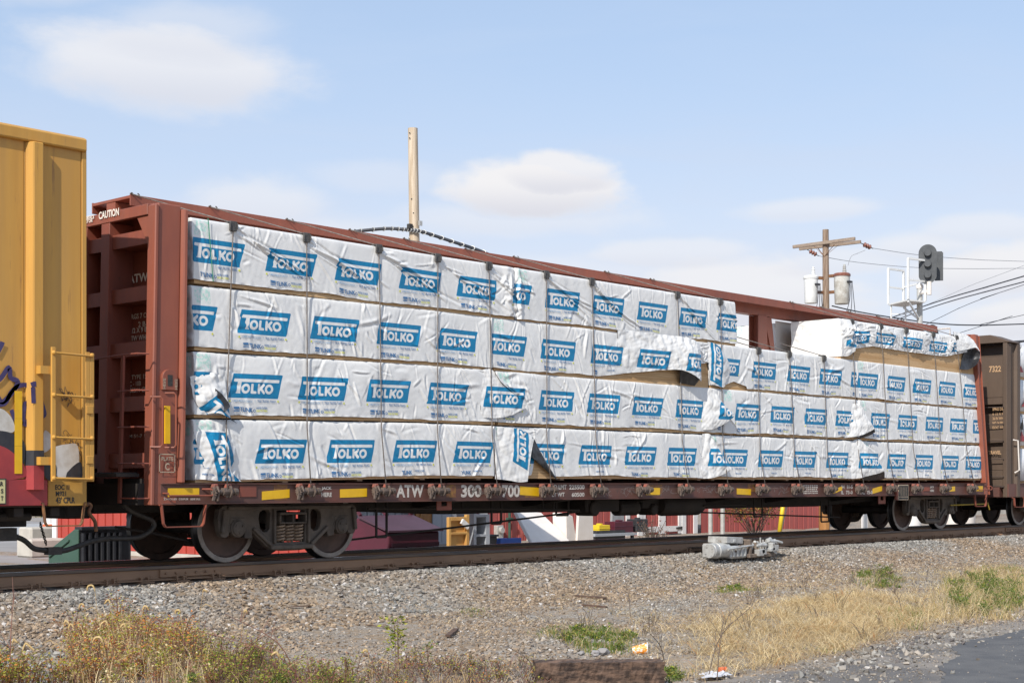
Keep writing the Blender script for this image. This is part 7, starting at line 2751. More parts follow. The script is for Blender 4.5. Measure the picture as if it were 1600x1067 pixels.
# ------------------------------------------------------------------ plants and trees
def blades(name, poly, n, h, w, mats, seed, lean=.5, flat=0.0, wts=None, clump=0, fade=True):
    """grass stalks as bent ribbons, each standing on the ground"""
    r = np.random.default_rng(seed)
    X, Y = sample(poly, n)
    if clump:
        cx, cy = sample(poly, clump)
        pick = r.integers(0, len(cx), len(X))
        k = r.uniform(0, 1, len(X)) < .75
        X = np.where(k, cx[pick] + r.normal(0, .10, len(X)), X)
        Y = np.where(k, cy[pick] + r.normal(0, .10, len(X)), Y)
    k = r.uniform(0, 1, len(X)) < np.clip(.72 + .55 * waves(X, Y, .55, seed + 200) + .3 * waves(X, Y, 1.7, seed + 201), .06, 1)
    X, Y = X[k], Y[k]
    n = len(X)
    Z = gz(X, Y)
    hh = r.uniform(h[0], h[1], n) * r.uniform(.5, 1, n)
    a = r.uniform(0, 2 * np.pi, n)
    ln = np.abs(r.normal(0, lean, n)) + flat * r.uniform(.4, 1.6, n)
    face = r.uniform(0, 2 * np.pi, n)
    ww = r.uniform(w[0], w[1], n)
    V, F, MI = [], [], []
    px_, py_ = np.cos(face) * ww / 2, np.sin(face) * ww / 2
    levels = [(0, 0, 1.0), (.55, .30, .85), (.92, .75, .5), (1.0, 1.15, .12)]
    for (zf, lf, wf) in levels:
        zz = Z - .01 + hh * zf / np.sqrt(1 + (ln * lf) ** 2)
        xx = X + np.cos(a) * hh * ln * lf
        yy = Y + np.sin(a) * hh * ln * lf
        V.append(np.stack([xx + px_ * wf, yy + py_ * wf, zz], 1))
        V.append(np.stack([xx - px_ * wf, yy - py_ * wf, zz], 1))
    V = np.stack(V, 1).reshape(-1, 3)
    b = np.arange(n)[:, None] * 8
    F = np.concatenate([np.concatenate([b + o, b + o + 1, b + o + 3, b + o + 2], 1) for o in (0, 2, 4)])
    mi = r.choice(len(mats), n, p=wts)
    MI = np.concatenate([mi] * 3)
    return np_mesh(name, V, F, mats, None, mi=MI, smooth=True, kind='stuff')


DRY = [(-10.779, -6.944), (-9.849, -6.723), (-7.635, -5.423), (-6.998, -6.114), (-1.767, -3.825), (0.113, -4.225), (4.161, -3.914), (2.884, -5.965), (-1.143, -8.121), (-3.077, -8.512), (-6.318, -9.293), (-8.511, -9.407), (-10.721, -9.898), (-12.408, -10.022), (-11.477, -9.077), (-11.127, -7.994)]
CORE = [(-8.764, -7.39), (-5.718, -6.389), (-3.052, -6.048), (-2.313, -6.85), (-5.499, -8.65), (-8.302, -9.362), (-10.519, -9.771), (-11.958, -9.825)]
blades('dry_grass', DRY, 17000, (.04, .20), (.002, .006), [M_STRAW, M_STRAW2, M_STEMB], 41, .9, .8, [.55, .33, .12], clump=420)
blades('dry_grass', CORE, 30000, (.06, .28), (.002, .006), [M_STRAW, M_STRAW2, M_ORL], 42, .9, 1.1, [.47, .50, .03], clump=420)
blades('dry_grass', [(3.166, -0.175), (1.696, -3.314), (6.873, -4.202), (2.053, -6.332), (-1.271, -5.022), (-4.522, -3.523), (-3.494, -2.609)], 3500, (.03, .12), (.004, .01), [M_STRAW, M_STRAW2], 43, .9, .6, None, clump=90)
blades('dry_grass', [(-9.628, -2.85), (-6.573, -3.1), (-2.453, -3.079), (-3.824, -4.28), (-7.776, -5.535), (-10.676, -6.783), (-10.022, -4.933)], 2600, (.02, .10), (.004, .01), [M_STRAW, M_STRAW2, M_STEMB], 44, .9, .9, None, clump=120)
blades('dry_grass', [(-6.745, -9.049), (-0.329, -6.047), (4.172, -4.541), (3.775, -5.571), (-4.729, -9.486), (-6.076, -9.555)], 9000, (.06, .34), (.002, .006), [M_STRAW, M_STRAW2, M_OLIVE], 49, .7, .3, [.55, .35, .1], clump=160)
GREEN = [([(-10.675, -7.057), (-9.584, -6.5), (-9.326, -6.779), (-9.929, -7.595), (-10.819, -8.171), (-11.168, -7.95)], 2600, .13), ([(-5.095, -8.447), (-0.921, -6.449), (3.236, -4.986), (2.884, -5.965), (-4.359, -9.246), (-5.859, -9.454)], 2600, .22),
         ([(1.289, -3.699), (2.452, -3.271), (2.688, -3.527), (-0.699, -5.644), (-2.176, -6.07), (-0.737, -4.943)], 1800, .16), ([(-3.484, -4.066), (-2.551, -3.633), (-2.913, -4.285), (-4.037, -4.978), (-4.283, -4.71)], 900, .10),
         ([(-10.133, -6.414), (-9.602, -6.055), (-9.739, -6.332), (-10.22, -6.713)], 500, .08), ([(-9.058, -4.142), (-8.427, -3.734), (-8.707, -4.258), (-9.244, -4.707)], 450, .07), ([(3.907, -4.851), (5.595, -4.513), (4.731, -5.148), (2.884, -5.965)], 800, .12),
         ([(-5.318, -7.531), (-4.041, -7.465), (-5.499, -8.65), (-7.171, -9.12)], 900, .16), ([(-9.652, -9.439), (-9.278, -9.354), (-9.748, -9.648)], 250, .08), ([(-11.854, -9.325), (-11.495, -9.193), (-12.157, -9.727), (-12.422, -9.784)], 500, .10)]
for i, (poly, n, h) in enumerate(GREEN):
    blades('green_grass', poly, n, (h * .4, h), (.003, .009), [M_GRASS, M_OLIVE, M_STRAW], 60 + i, .6, .1, [.62, .26, .12], clump=max(4, n // 60))


def leafy(name, spots, mats_leaf, m_stem, seed, leaves, size, parent=None, kind='stuff', stems=6, droop=.2, spread=.5, part='foliage', stemn='stem'):
    """small herbs: thin branching stems with leaf blades all along"""
    r = random.Random(seed)
    mb = MB()
    ms = MB()
    for (x, y, h) in spots:
        z = float(gz(x, y)) - .01
        for s in range(stems):
            a = r.uniform(0, 6.28)
            sp_ = spread * r.uniform(.2, 1)
            hh = h * r.uniform(.55, 1)
            p0 = Vector((x + r.uniform(-.03, .03), y + r.uniform(-.03, .03), z))
            p2 = p0 + Vector((math.cos(a) * sp_ * hh, math.sin(a) * sp_ * hh, hh))
            p1 = p0.lerp(p2, .5) + Vector((0, 0, hh * .12 + droop * hh * .2))
            p3 = p2 + Vector((math.cos(a), math.sin(a), -droop)) * hh * .15
            line = smooth_pts([p0, p1, p2, p3], 4)
            ms.tube([tuple(q) for q in line], [.0028] * (len(line) - 4) + [.002] * 4, 3, caps=False)
            for k in range(int(leaves / stems)):
                t = r.uniform(.12, 1)
                q = Vector(line[min(int(t * (len(line) - 1)), len(line) - 1)])
                b = r.uniform(0, 6.28)
                out = Vector((math.cos(b), math.sin(b), r.uniform(-.4, .8))).normalized()
                q = q + out * r.uniform(0, .05) * (h / .3)
                sz = size * r.uniform(.5, 1.2)
                sd = out.cross(Vector((r.uniform(-1, 1), r.uniform(-1, 1), 1))).normalized() * sz * .32
                up_ = out.cross(sd).normalized() * sz * .12
                mb.add([q, q + out * sz * .5 + sd + up_, q + out * sz, q + out * sz * .5 - sd + up_], [(0, 1, 2, 3)], r.choices(range(len(mats_leaf)), [4, 3, 2, 1][:len(mats_leaf)])[0])
    if parent is None:
        for q in range(len(ms.f)):
            pass
        mb.add(ms.v, ms.f, len(mats_leaf))
        return mb.build(name, list(mats_leaf) + [m_stem], None, kind=kind, fix=False)
    ms.build(stemn, m_stem, parent, fix=False)
    return mb.build(part, list(mats_leaf), parent, fix=False)


def spots(poly, n, h0, h1, seed):
    X, Y = sample(poly, n)
    r = random.Random(seed)
    return [(float(a), float(b), r.uniform(h0, h1)) for a, b in zip(X, Y)]


WEEDA = [(-15.814, -6.485), (-14.316, -4.131), (-13.311, -2.963), (-12.887, -2.913), (-13.249, -3.989), (-13.361, -4.751), (-14.021, -5.968), (-15.203, -7.672)]
WEEDB = [(-15.399, -7.459), (-13.953, -5.683), (-13.601, -6.066), (-13.917, -7.083), (-13.919, -7.813), (-14.813, -8.823)]
WEEDC = [(-14.876, -8.755), (-13.866, -7.753), (-12.838, -7.598), (-12.196, -8.296), (-13.756, -9.736)]
WEEDD = [(-16.411, -6.36), (-15.634, -5.219), (-15.632, -5.835), (-15.91, -6.647)]
leafy('roadside_weeds', spots(WEEDA, 52, .16, .44, 1), [M_ORL, M_LIME, M_REDL, M_STRAW], M_STEM, 71, 120, .026, stems=7)
leafy('roadside_weeds', spots(WEEDA, 62, .10, .36, 11), [M_LIME, M_STRAW2, M_GRASS, M_ORL], M_STRAW, 76, 100, .026, stems=7)
leafy('roadside_weeds', spots(WEEDB, 80, .12, .30, 2), [M_LIME, M_GRASS, M_REDL, M_OLIVE], M_STEM, 72, 100, .021, stems=6)
leafy('roadside_weeds', spots(WEEDC, 38, .07, .20, 3), [M_LIME, M_REDL, M_ORL, M_OLIVE], M_STEMB, 73, 70, .019, stems=7, spread=.8)
leafy('roadside_weeds', spots(WEEDD, 26, .12, .34, 4), [M_OLIVE, M_LIME, M_ORL, M_GRASS], M_STEM, 74, 80, .028)
leafy('roadside_weeds', spots(DRY, 40, .10, .30, 5), [M_OLIVE, M_STRAW, M_REDL], M_STEMB, 75, 26, .018, stems=5, spread=.7)
blades('dry_grass', WEEDA + [], 4200, (.08, .38), (.003, .007), [M_STRAW, M_STRAW2, M_STEM], 45, .5, .2, None)
blades('dry_grass', WEEDC, 2600, (.08, .24), (.003, .008), [M_STRAW, M_STEMB, M_STEM], 46, .9, .5, None)
blades('dry_grass', WEEDB, 2600, (.08, .25), (.003, .008), [M_STRAW, M_OLIVE, M_STEM], 47, .9, .4, None)

for sd, (poly, n_, h0, h1) in enumerate((([(-4.618, -8.292), (-0.194, -6.193), (2.587, -5.642), (-1.328, -7.92), (-5.585, -9.404)], 75, .08, .26), (GREEN[2][0], 26, .05, .14), (GREEN[0][0], 32, .04, .10), (GREEN[3][0], 10, .04, .08), (GREEN[9][0], 7, .04, .09), (WEEDB, 20, .06, .18))):
    leafy('green_weeds', spots(poly, n_, h0, h1, 30 + sd), [M_GRASS, M_GRASS, M_OLIVE, M_LIME], M_GRASS, 90 + sd, 70, .030, stems=6, spread=.8)

# single plants one can point at
def stalk_thing(name, label, cat, base, h, bend, mat, r0, group=None, seed=0, twigs=5):
    r = random.Random(seed)
    x, y = base
    z = float(gz(x, y)) - .01
    t_ = thing(name, label, cat, (x, y, z), group)
    mb = MB()
    line = smooth_pts([(x, y, z), (x + bend[0] * .3, y + bend[1] * .3, z + h * .6), (x + bend[0], y + bend[1], z + h)], 6)
    mb.tube([tuple(q) for q in line], list(np.linspace(r0, r0 * .4, len(line))), 5)
    for k in range(twigs):
        q = Vector(line[r.randint(4, len(line) - 2)])
        d = Vector((r.uniform(-1, 1), r.uniform(-1, 1), r.uniform(.3, 1.2))).normalized() * h * r.uniform(.15, .4)
        mb.tube([q, q + d * .6 + Vector((0, 0, .01)), q + d], [r0 * .5, r0 * .4, r0 * .2], 4)
    mb.build('stem', mat, t_)
    return t_


x, y = (-13.358, -7.69)
sap = thing('green_seedling', 'lone bright yellow-green leafy seedling standing on the gravel', 'seedling', (x, y, GZ))
leafy('', [(x, y, .50)], [M_LIME, M_GRASS, M_OLIVE], M_STEM, 81, 190, .042, parent=sap, stems=4, spread=.16)
x, y = (-12.884, -7.549)
sap = thing('small_seedling', 'small green two-leaved seedling to the right of the taller seedling', 'seedling', (x, y, GZ))
leafy('', [(x, y, .20)], [M_LIME, M_GRASS], M_STEM, 82, 40, .035, parent=sap, stems=3, spread=.4)
for i, (b, h, bd) in enumerate((((-14.384, -7.653), .62, (-.55, .25)), ((-14.399, -7.749), .50, (-.75, .45)), ((-15.891, -5.845), .75, (.18, .25)), ((-14.282, -6.687), .40, (.40, -.15)))):
    stalk_thing('red_stalk', ('tall dry red stalk arching left over the gravel', 'dry red stalk leaning far left beside its taller neighbour', 'dry orange stalk at the lower left corner', 'dry red stalk arching right above the weeds')[i],
                'stalk', b, h, bd, M_STEM, .006, seed=i)
for i, (b, h, bd) in enumerate((((-12.816, -8.774), .30, (-.25, .1)), ((-11.659, -9.213), .36, (-.35, -.1)), ((-11.94, -9.844), .60, (.35, -.2)), ((-11.953, -9.948), .55, (.10, -.05)), ((-7.987, -5.947), .45, (-.1, 0)), ((-5.41, -8.104), .35, (-.2, .1)))):
    stalk_thing('bare_twig', ('bare dark twig standing left of the old timber', 'bare dark twig bending over the timber end', 'tall bare twig leaning right at the straw edge', 'upright bare twig at the straw edge', 'thin bare stalk in the far straw', 'bare twig in the thick of the dry straw')[i],
                'twig', b, h, bd, M_STEMB, .005, seed=20 + i, twigs=7)
FOX = [((-13.974, -4.085), .62, .10), ((-14.482, -4.737), .50, .06), ((-14.463, -5.13), .56, .06), ((-14.326, -5.278), .50, .05), ((-15.215, -6.288), .48, .08), ((-15.519, -5.958), .52, .06), ((-15.658, -6.269), .50, .06), ((-15.231, -6.562), .46, .05), ((-14.313, -5.997), .50, .05),
       ((-13.699, -5.959), .46, .04), ((-12.963, -4.299), .52, .04), ((-15.417, -6.531), .36, .09), ((-16.047, -6.233), .34, .09), ((-14.636, -7.765), .30, .08), ((-14.097, -8.187), .30, .04), ((-16.037, -6.08), .40, .05)]
FOXW = ['tallest foxtail, its head reaching up to the rail', 'foxtail left of the tallest one', 'foxtail with a hooked head in the middle of the weeds', 'foxtail right of the hooked one', 'foxtail low in the weeds with a broad arching head', 'leftmost foxtail standing over grey ballast',
        'foxtail touching the leftmost one', 'foxtail with a small curled head among orange leaves', 'foxtail with a hanging head at the right of the red bush', 'foxtail drooping alone over the gravel', 'foxtail far right of the orange leaves reaching the rail',
        'short foxtail at the bottom of the weeds', 'short foxtail in the lower left corner', 'short pale foxtail beneath the red arching stalks', 'upright yellowish foxtail left of the seedling', 'foxtail at the extreme left edge']
for i, ((b, h, hook), w) in enumerate(zip(FOX, FOXW)):
    r = random.Random(100 + i)
    x, y = b
    z = float(gz(x, y))
    t_ = thing('foxtail_grass', 'dry tan ' + w, 'foxtail grass', (x, y, z), 'foxtail grasses in the front weeds')
    sx_ = r.choice([-1, 1]) * r.uniform(.7, 1)
    d = Vector((.676 * sx_, -.736 * sx_, 0))
    P0 = Vector((x, y, z))
    line = smooth_pts([P0, P0 + Vector((0, 0, h * .5)) + d * .02, P0 + Vector((0, 0, h * .9)) + d * .05], 5)
    mb = MB()
    mb.tube([tuple(q) for q in line], .0024, 4)
    for k in range(2):
        q = P0 + Vector((0, 0, h * (.25 + .3 * k)))
        e2 = d * r.choice([-1, 1])
        mb.add([q, q + e2 * .08 + Vector((0, 0, .06)), q + e2 * .2 + Vector((0, 0, .01)), q + e2 * .08 + Vector((0, 0, .05))], [(0, 1, 2, 3)])
    mb.build('stem', M_STRAW, t_)
    T = Vector(line[-1])
    hook *= r.uniform(.7, .95)
    hl = smooth_pts([T, T + d * hook * .3 + Vector((0, 0, hook * r.uniform(.4, .7))), T + d * hook * r.uniform(.65, .95) + Vector((0, 0, hook * r.uniform(.3, .6))), T + d * hook * r.uniform(1.0, 1.35) - Vector((0, 0, hook * r.uniform(-.2, .3)))], 6)
    mb = MB()
    nn = len(hl)
    mb.tube([tuple(q) for q in hl], [.004 + .005 * math.sin(math.pi * min(1, (k + 1) / nn)) ** .6 for k in range(nn)], 7)
    for q in range(140):
        k = r.randint(0, nn - 1)
        o = Vector((r.gauss(0, 1), r.gauss(0, 1), r.gauss(0, 1))).normalized()
        c = Vector(hl[k]) + o * .006
        s = o.cross(Vector((.3, .5, .8))).normalized() * .0012
        mb.add([c + s, c - s, c + o * .013], [(0, 1, 2)])
    mb.build('seed_head', M_SEED, t_, fix=False)

# autumn bush by the red shed
def tree(name, label, cat, x, y, z, h, r_, mats, seed, nleaf, leaf, stemm, trunk=True, group=None, conic=.0):
    r = random.Random(seed)
    t_ = thing(name, label, cat, (x, y, z), group)
    mb = MB()
    tips = []
    base = Vector((x, y, z - .05))
    if trunk:
        top = base + Vector((r.uniform(-.1, .1) * h, 0, h * .75))
        mb.tube([base, base.lerp(top, .5) + Vector((.03 * h, 0, 0)), top], [h * .03, h * .022, h * .008], 7)
    for k in range(16 if trunk else 26):
        f = r.uniform(.25, .75) if trunk else 0
        a = r.uniform(0, 6.28)
        s = base + Vector((r.uniform(-.1, .1) * r_, r.uniform(-.1, .1) * r_, h * f))
        e = s + Vector((math.cos(a) * r_ * r.uniform(.4, 1), math.sin(a) * r_ * r.uniform(.4, 1), h * r.uniform(.15, .4) if trunk else h * r.uniform(.5, .98)))
        m = s.lerp(e, .5) + Vector((0, 0, h * .05))
        w = h * .008 if trunk else .015
        mb.tube([s, m, e], [w, w * .7, w * .3], 5)
        tips += [m.lerp(e, q) for q in (.2, .5, .8, 1)]
    mb.build('trunk' if trunk else 'stem', stemm, t_)
    mb = MB()
    for q in range(nleaf):
        c = r.choice(tips) + Vector((r.gauss(0, 1), r.gauss(0, 1), r.gauss(0, .8))) * r_ * .17
        if c.z < z:
            continue
        o = Vector((r.uniform(-1, 1), r.uniform(-1, 1), r.uniform(-.6, 1))).normalized()
        s = o.cross(Vector((r.uniform(-1, 1), r.uniform(-1, 1), .7))).normalized()
        l_ = leaf * r.uniform(.6, 1.3)
        mb.add([c, c + o * l_ * .5 + s * l_ * .35, c + o * l_, c + o * l_ * .5 - s * l_ * .35], [(0, 1, 2, 3)], r.choices(range(len(mats)), [4, 3, 2, 1][:len(mats)])[0])
    mb.build('crown' if trunk else 'foliage', mats, t_, fix=False)
    return t_


p = (15.968, 8.179, -0.547)
tree('autumn_bush', 'reddish brown autumn bush with greenish base in front of the red shed', 'bush', p[0], p[1], GZ, 1.9, 1.1, [M_REDL, M_OLIVE, M_STEMB, M_ORL], 5, 5200, .07, M_STEMB, trunk=False)
p = (6.728, 4.927, -0.414)
tree('bare_shrub', 'small leafless reddish shrub before the white barn doors', 'shrub', p[0], p[1], GZ, .8, .45, [M_STEMB, M_REDL], 6, 260, .04, M_STEMB, trunk=False)
for i, (pt, h, r_, lab) in enumerate((((15.785, 45.287, -1.191), 7, 3.2, 'green leafy tree seen under the boxcar above the dumpster'), ((22.372, 60.278, -1.525), 8, 4, 'green tree beyond the far road left of the dumpster'),
                                      ((22.545, 64.52, -1.615), 8, 4.2, 'green tree beyond the far road at the left edge'), ((19.433, 63.47, -1.525), 9, 4.5, 'broad green tree beyond the road outside the left edge'),
                                      ((25.892, 63.837, -1.676), 7, 3.6, 'dark green tree far behind the concrete blocks'))):
    tree('leafy_tree', lab, 'tree', pt[0], pt[1], GZ, h, r_, [M_TREE, M_OLIVE, M_GRASS], 30 + i, 2600, .36, M_POLEO, group='trees beyond the far road')
for nm, poly, n, h in (('grass_verge', [(-60, 27.5), (6, 27.5), (6, 32.5), (-60, 32.5)], 9000, .25), ('grass_verge', [(-80, 46.5), (30, 46.5), (30, 62), (-80, 62)], 9000, .35)):
    blades(nm, poly, n, (h * .4, h), (.05, .12), [M_GRASS, M_OLIVE], 90 + int(poly[0][1]), .5, .1, [.7, .3])

# ------------------------------------------------------------------ foreground things
# switch machine beside the rail
YM = -2.0
XM = -1.013
base_z = float(gz(XM + .5, YM)) + .04
sm = thing('switch_machine', 'silver painted railroad switch machine with motor and rods beside the track', 'switch machine', (XM + 1, YM, base_z))
mb = MB()
A_ = Vector((XM, YM - .16, base_z + .13))
d = Vector((1, .02, .0)).normalized()
mb.tube([A_, A_ + d * .03, A_ + d * .035, A_ + d * .16, A_ + d * .165, A_ + d * .19, A_ + d * .195, A_ + d * .5], [.118, .124, .130, .130, .142, .142, .128, .128], 22)
for k in range(4):
    t = k * 1.57 + .6
    u = d.cross(Vector((0, 0, 1))).normalized()
    v = u.cross(d)
    c = A_ + (u * math.cos(t) + v * math.sin(t)) * .08
    mb.tube([c, c - d * .012], .014, 6)
mb.build('motor', M_SILVER, sm, auto=True)
x0 = XM + .40
mb = MB()
mb.box(x0 - .12, x0 + .62, YM - .08, YM + .20, base_z - .02, base_z + .24)
mb.box(x0 + .11, x0 + .62, YM - .26, YM - .081, base_z - .02, base_z + .20)
mb.build('gear_case', M_SILVER, sm, bev=.03)
mb = MB()
mb.box(x0 + .00, x0 + .56, YM - .22, YM + .16, base_z + .242, base_z + .35, rot=Matrix.Rotation(.05, 3, 'Y') @ Matrix.Rotation(.08, 3, 'Z'))
mb.box(x0 + .22, x0 + .30, YM - .235, YM - .2215, base_z + .26, base_z + .31)
mb.build('cover', M_SILVER, sm, bev=.03)
mb = MB()
for k in range(4):
    xx = x0 + .14 + k * .12
    mb.box(xx, xx + .025, YM - .285, YM - .262, base_z + .02, base_z + .18)
mb.tube([(x0 - .05, YM - .31, base_z + .15), (x0 + .75, YM - .29, base_z + .20)], .018, 8)
mb.build('rib', M_SILVER, sm)
mb = MB()
xb = x0 + .63
mb.box(xb, xb + .07, YM - .30, YM + .2, base_z - .02, base_z + .30)
mb.box(xb + .22, xb + .28, YM - .28, YM + .2, base_z, base_z + .24)
mb.box(xb - .05, xb + .75, YM - .33, YM - .25, base_z - .02, base_z + .05)
mb.box(xb - .05, xb + .75, YM + .12, YM + .2, base_z - .02, base_z + .05)
mb.build('bracket', M_MACH, sm, bev=.012)
mb = MB()
rr = random.Random(2)
for k in range(7):
    xx = xb + .10 + k * .09
    mb.cyl((xx, YM - .26 + rr.uniform(0, .1), base_z + rr.uniform(.06, .2)), (xx + .05, YM + .1, base_z + rr.uniform(.08, .24)), rr.uniform(.02, .045), 10)
for k in range(8):
    xx = xb + .05 + k * .085
    mb.cyl((xx, YM - .2, base_z + .12), (xx, YM - .2, base_z + rr.uniform(.2, .32)), .016, 6)
mb.tube([(xb, YM - .1, base_z + .18), (xb + .6, YM - .12, base_z + .19), (xb + 1.1, YM - .1, base_z + .10)], .03, 8)
mb.build('linkage', M_SILVER, sm, auto=True)
mb = MB()
for k in range(16):
    xx = x0 + .05 + rr.uniform(0, 1.3)
    yy = YM + rr.uniform(-.34, .05)
    zz = base_z + rr.uniform(.0, .20)
    s_ = rr.uniform(.02, .07)
    mb.box(xx, xx + s_ * rr.uniform(1, 2.5), yy, yy + s_, zz, zz + s_ * rr.uniform(.6, 1.4), rot=Matrix.Rotation(rr.uniform(-.6, .6), 3, rr.choice('XYZ')))
for k in range(10):
    p_ = Vector((x0 + .1 + rr.uniform(0, 1.2), YM + rr.uniform(-.3, .1), base_z + rr.uniform(.05, .24)))
    q_ = p_ + Vector((rr.uniform(-.25, .25), rr.uniform(-.1, .1), rr.uniform(-.1, .14)))
    mb.tube([p_, q_], rr.uniform(.010, .022), 6)
mb.build('fittings', M_MACH, sm, bev=.004, kind='stuff')
mb = MB()
for k in range(14):
    p_ = Vector((xb + rr.uniform(-.1, 1.0), YM + rr.uniform(-.36, -.05), base_z + rr.uniform(.03, .26)))
    q_ = p_ + Vector((rr.uniform(.08, .35), rr.uniform(-.1, .1), rr.uniform(-.08, .08)))
    mb.tube([p_, p_.lerp(q_, .5) + Vector((0, 0, .01)), q_], [rr.uniform(.02, .05), .03, rr.uniform(.02, .045)], 9)
for k in range(6):
    xx = xb + rr.uniform(0, .8)
    mb.box(xx, xx + rr.uniform(.05, .16), YM - .38, YM - .28, base_z + rr.uniform(0, .1), base_z + rr.uniform(.12, .26), rot=Matrix.Rotation(rr.uniform(-.3, .3), 3, 'Y'))
mb.build('rod_end', M_SILVER, sm, bev=.006, kind='stuff')
mb = MB()
mb.box(xb + .80, xb + 1.45, YM - .18, YM + .15, base_z + .10, base_z + .125)
mb.box(xb + .80, xb + 1.10, YM - .18, YM - .16, base_z + .125, base_z + .20)
mb.box(xb + .95, xb + 1.15, YM - .1, YM + .1, base_z - .06, base_z + .099)
mb.build('end_plate', M_MACH, sm, bev=.008)
mb = MB()
for yy in (YM + .15,):
    mb.box(x0 - .35, xb + 1.5, yy - .07, yy + .07, base_z - .14, base_z - .021)
mb.build('support_timber', M_TIE, sm, bev=.01)
mb = MB()
for k in range(3):
    yy0 = YM + .15
    mb.tube([(xb + .3 + k * .12, YM + .1, base_z + .12), (xb + .3 + k * .12, -.75, -.13)], .018, 6)
mb.build('throw_rod', M_MACH, sm)

# old railroad tie at the bottom
def timber(name, label, pa, pb, w, h, mat, seed):
    A_ = Vector((pa[0], pa[1], float(gz(*pa))))
    B_ = Vector((pb[0], pb[1], float(gz(*pb))))
    t_ = thing(name, label, 'timber', A_.lerp(B_, .5))
    d = (B_ - A_).normalized()
    s = d.cross(Vector((0, 0, 1))).normalized()
    r = np.random.default_rng(seed)
    nl, nw, nh = 46, 6, 5
    prof = []
    for i in range(nw):
        prof.append((-w / 2 + w * i / nw, 0))
    for i in range(nh):
        prof.append((w / 2, h * i / nh))
    for i in range(nw):
        prof.append((w / 2 - w * i / nw, h))
    for i in range(nh):
        prof.append((-w / 2, h - h * i / nh))
    n = len(prof)
    jx = r.normal(0, .006, n)
    jz = r.normal(0, .006, n)
    vs = []
    L = (B_ - A_).length
    for k in range(nl + 1):
        q = A_ + d * (L * k / nl + (0))
        for i, (a, b) in enumerate(prof):
            e = .010 * math.sin(k * .37 + i * 1.3) * .5 + .006 * math.sin(k * 1.1 + i * .8) + r.normal(0, .004)
            split = -.018 * math.exp(-((a + .03) / .018) ** 2) * (b > h * .9) * (.6 + .4 * math.sin(k * .5))
            end = (r.normal(0, .008) if k in (0, nl) else 0)
            vs.append(q + s * (a + jx[i] + e) + Vector((0, 0, b - .03 + jz[i] + split + e * .5)) + d * end)
    fs = []
    for k in range(nl):
        for i in range(n):
            j = (i + 1) % n
            fs.append((k * n + i, k * n + j, (k + 1) * n + j, (k + 1) * n + i))
    fs += [tuple(range(n)), tuple(range(nl * n, nl * n + n))[::-1]]
    mb = MB()
    mb.add(vs, fs)
    mb.build('beam', mat, t_)
    return t_


tb = timber('old_railroad_tie', 'weathered split railroad tie lying at the bottom edge of the gravel', (-13.209, -9.096), (-12.497, -9.814), .28, .23, M_OLDTIE, 4)
for i, (px) in enumerate((0, 1, 2)):
    q = ((-12.636, -9.088), (-12.62, -9.224), (-12.453, -9.168))[i]
    mb = MB()
    bm = bmesh.new()
    bmesh.ops.create_icosphere(bm, subdivisions=2, radius=.035 + .012 * i)
    rr = random.Random(i)
    for v in bm.verts:
        v.co *= rr.uniform(.7, 1.1)
        v.co.z *= .6
    A_ = Vector((q[0], q[1], float(gz(*q)) + .205))
    mb.add([v.co + A_ for v in bm.verts], [tuple(v.index for v in f.verts) for f in bm.faces])
    bm.free()
    o = mb.build('loose_stone', M_LOT)
    tag(o, ('small pale stone resting at the left on the old tie', 'flat pale stone in the middle of the old tie', 'largest pale stone on top of the old tie')[i], 'stone')
SCR = [((-5.805, 2.701), (-6.635, 1.24), .07, 'flat brown board scrap lying on grey ballast near the truck'), ((-6.213, 3.144), (-6.009, 2.922), .06, 'dark wood scrap beside the rail left of the board scrap'),
       ((-3.754, 3.178), (-3.129, 2.499), .05, 'long thin dark board lying along the rail'), ((-2.716, 2.639), (-2.542, 2.45), .06, 'short dark wood piece next to the long thin board'),
       ((-11.114, -6.028), (-10.433, -5.473), .06, 'brown leathery bark chunk tilted on the gravel'), ((-6.065, -3.48), (-6.056, -3.999), .07, 'rotten brown plank half buried in straw'),
       ((-7.09, -4.456), (-7.033, -4.814), .06, 'splintered wood strip below the rotten plank'), ((-10.7, -4.309), (-10.71, -4.743), .025, 'thin brown stick lying above the seedling'),
       ((-10.579, -2.751), (-10.272, -2.824), .03, 'dark twig like stick lying on pale gravel'), ((0.284, 3.311), (0.836, 3.443), .07, 'small dark block of wood against the ballast in the middle'),
       ((0.437, -4.576), (1.361, -4.31), .05, 'grey wood bit lying in the far green patch')]
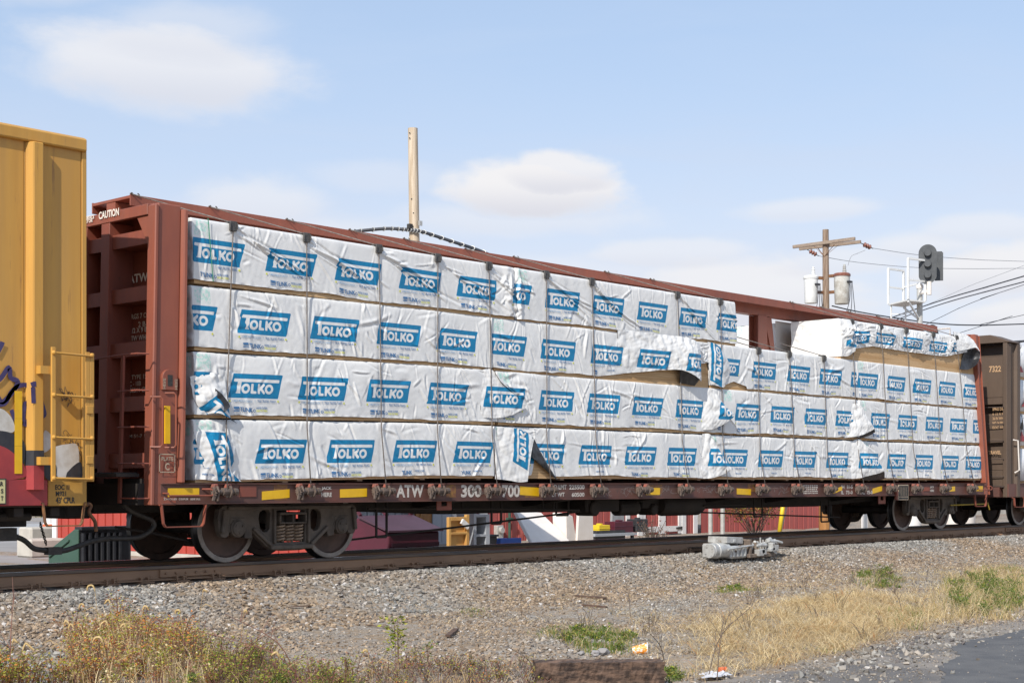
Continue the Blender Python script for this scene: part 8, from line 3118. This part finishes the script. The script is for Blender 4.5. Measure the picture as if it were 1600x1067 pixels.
for i, (a, b, w, lab) in enumerate(SCR):
    r = random.Random(i)
    A_, B_ = Vector((a[0], a[1], float(gz(*a)) + .015)), Vector((b[0], b[1], float(gz(*b)) + .02))
    mb = MB()
    n = 6
    d = (B_ - A_).normalized()
    s = d.cross(Vector((0, 0, 1))).normalized()
    vs = []
    for k in range(n + 1):
        q = A_.lerp(B_, k / n)
        for (p_, z_) in ((-.5, 0), (.5, 0), (.5, .35), (-.5, .35)):
            vs.append(q + s * (p_ * w * r.uniform(.75, 1.1)) + Vector((0, 0, z_ * w * r.uniform(.8, 1.2))))
    fs = [(0, 1, 2, 3), (n * 4 + 3, n * 4 + 2, n * 4 + 1, n * 4)]
    for k in range(n):
        for q in range(4):
            fs.append((k * 4 + q, k * 4 + 4 + q, k * 4 + 4 + (q + 1) % 4, k * 4 + (q + 1) % 4))
    mb.add(vs, fs)
    o = mb.build('wood_scrap', M_SCRAP)
    tag(o, lab, 'wood scrap', 'wood scraps on the gravel')
# cup, plastic bag
x, y = (-10.758, -8.237)
z = float(gz(x, y)) + .045
cup = thing('paper_cup', 'orange and white paper cup lying on the green grass', 'cup', (x, y, z - .03))
ax = Vector((.62, -.72, .18)).normalized()
A_ = Vector((x, y, z)) - ax * .07
mb = MB()
mb.tube([A_, A_ + ax * .14], [.040, .055], 18)
mb.build('body', M_CUPO, cup, auto=True)
mb = MB()
rg = [A_ + ax * .14 + (ax.cross(Vector((0, 0, 1))).normalized() * math.cos(t) + Vector((0, 0, 1)) * math.sin(t)) * .056 for t in np.linspace(0, 6.283, 19)[:-1]]
mb.tube(rg, .004, 6, closed=True)
mb.build('rim', M_TRIM, cup)
x, y = (-11.827, -9.847)
z = -.54
N_ = 22
u, v = np.meshgrid(np.linspace(-1, 1, N_), np.linspace(-1, 1, N_))
rr_ = np.sqrt(u * u + v * v)
hh_ = .026 * np.clip(1.1 - rr_, 0, 1) * (1 + .5 * waves(u, v, .9, 3)) + .005 * waves(u, v, .45, 4)
V = np.stack([x + u.ravel() * .13 * (1 + .25 * waves(u, v, 1.2, 6).ravel()), y + v.ravel() * .11, z + .012 + np.abs(hh_.ravel())], 1)
ix = np.arange(N_ * N_).reshape(N_, N_)
Fq = np.stack([ix[:-1, :-1].ravel(), ix[:-1, 1:].ravel(), ix[1:, 1:].ravel(), ix[1:, :-1].ravel()], 1)
o = np_mesh('plastic_bag', V, Fq, M_PLBAG)
tag(o, 'crumpled clear white plastic bag on the road edge', 'plastic bag')
x, y = (-11.585, -9.743)
mb = MB()
mb.tube([(x - .04, y, -.52), (x + .03, y - .02, -.51)], [.028, .02], 8)
o = mb.build('red_scrap', M_ORANGE)
tag(o, 'small orange red scrap beside the plastic bag', 'scrap')
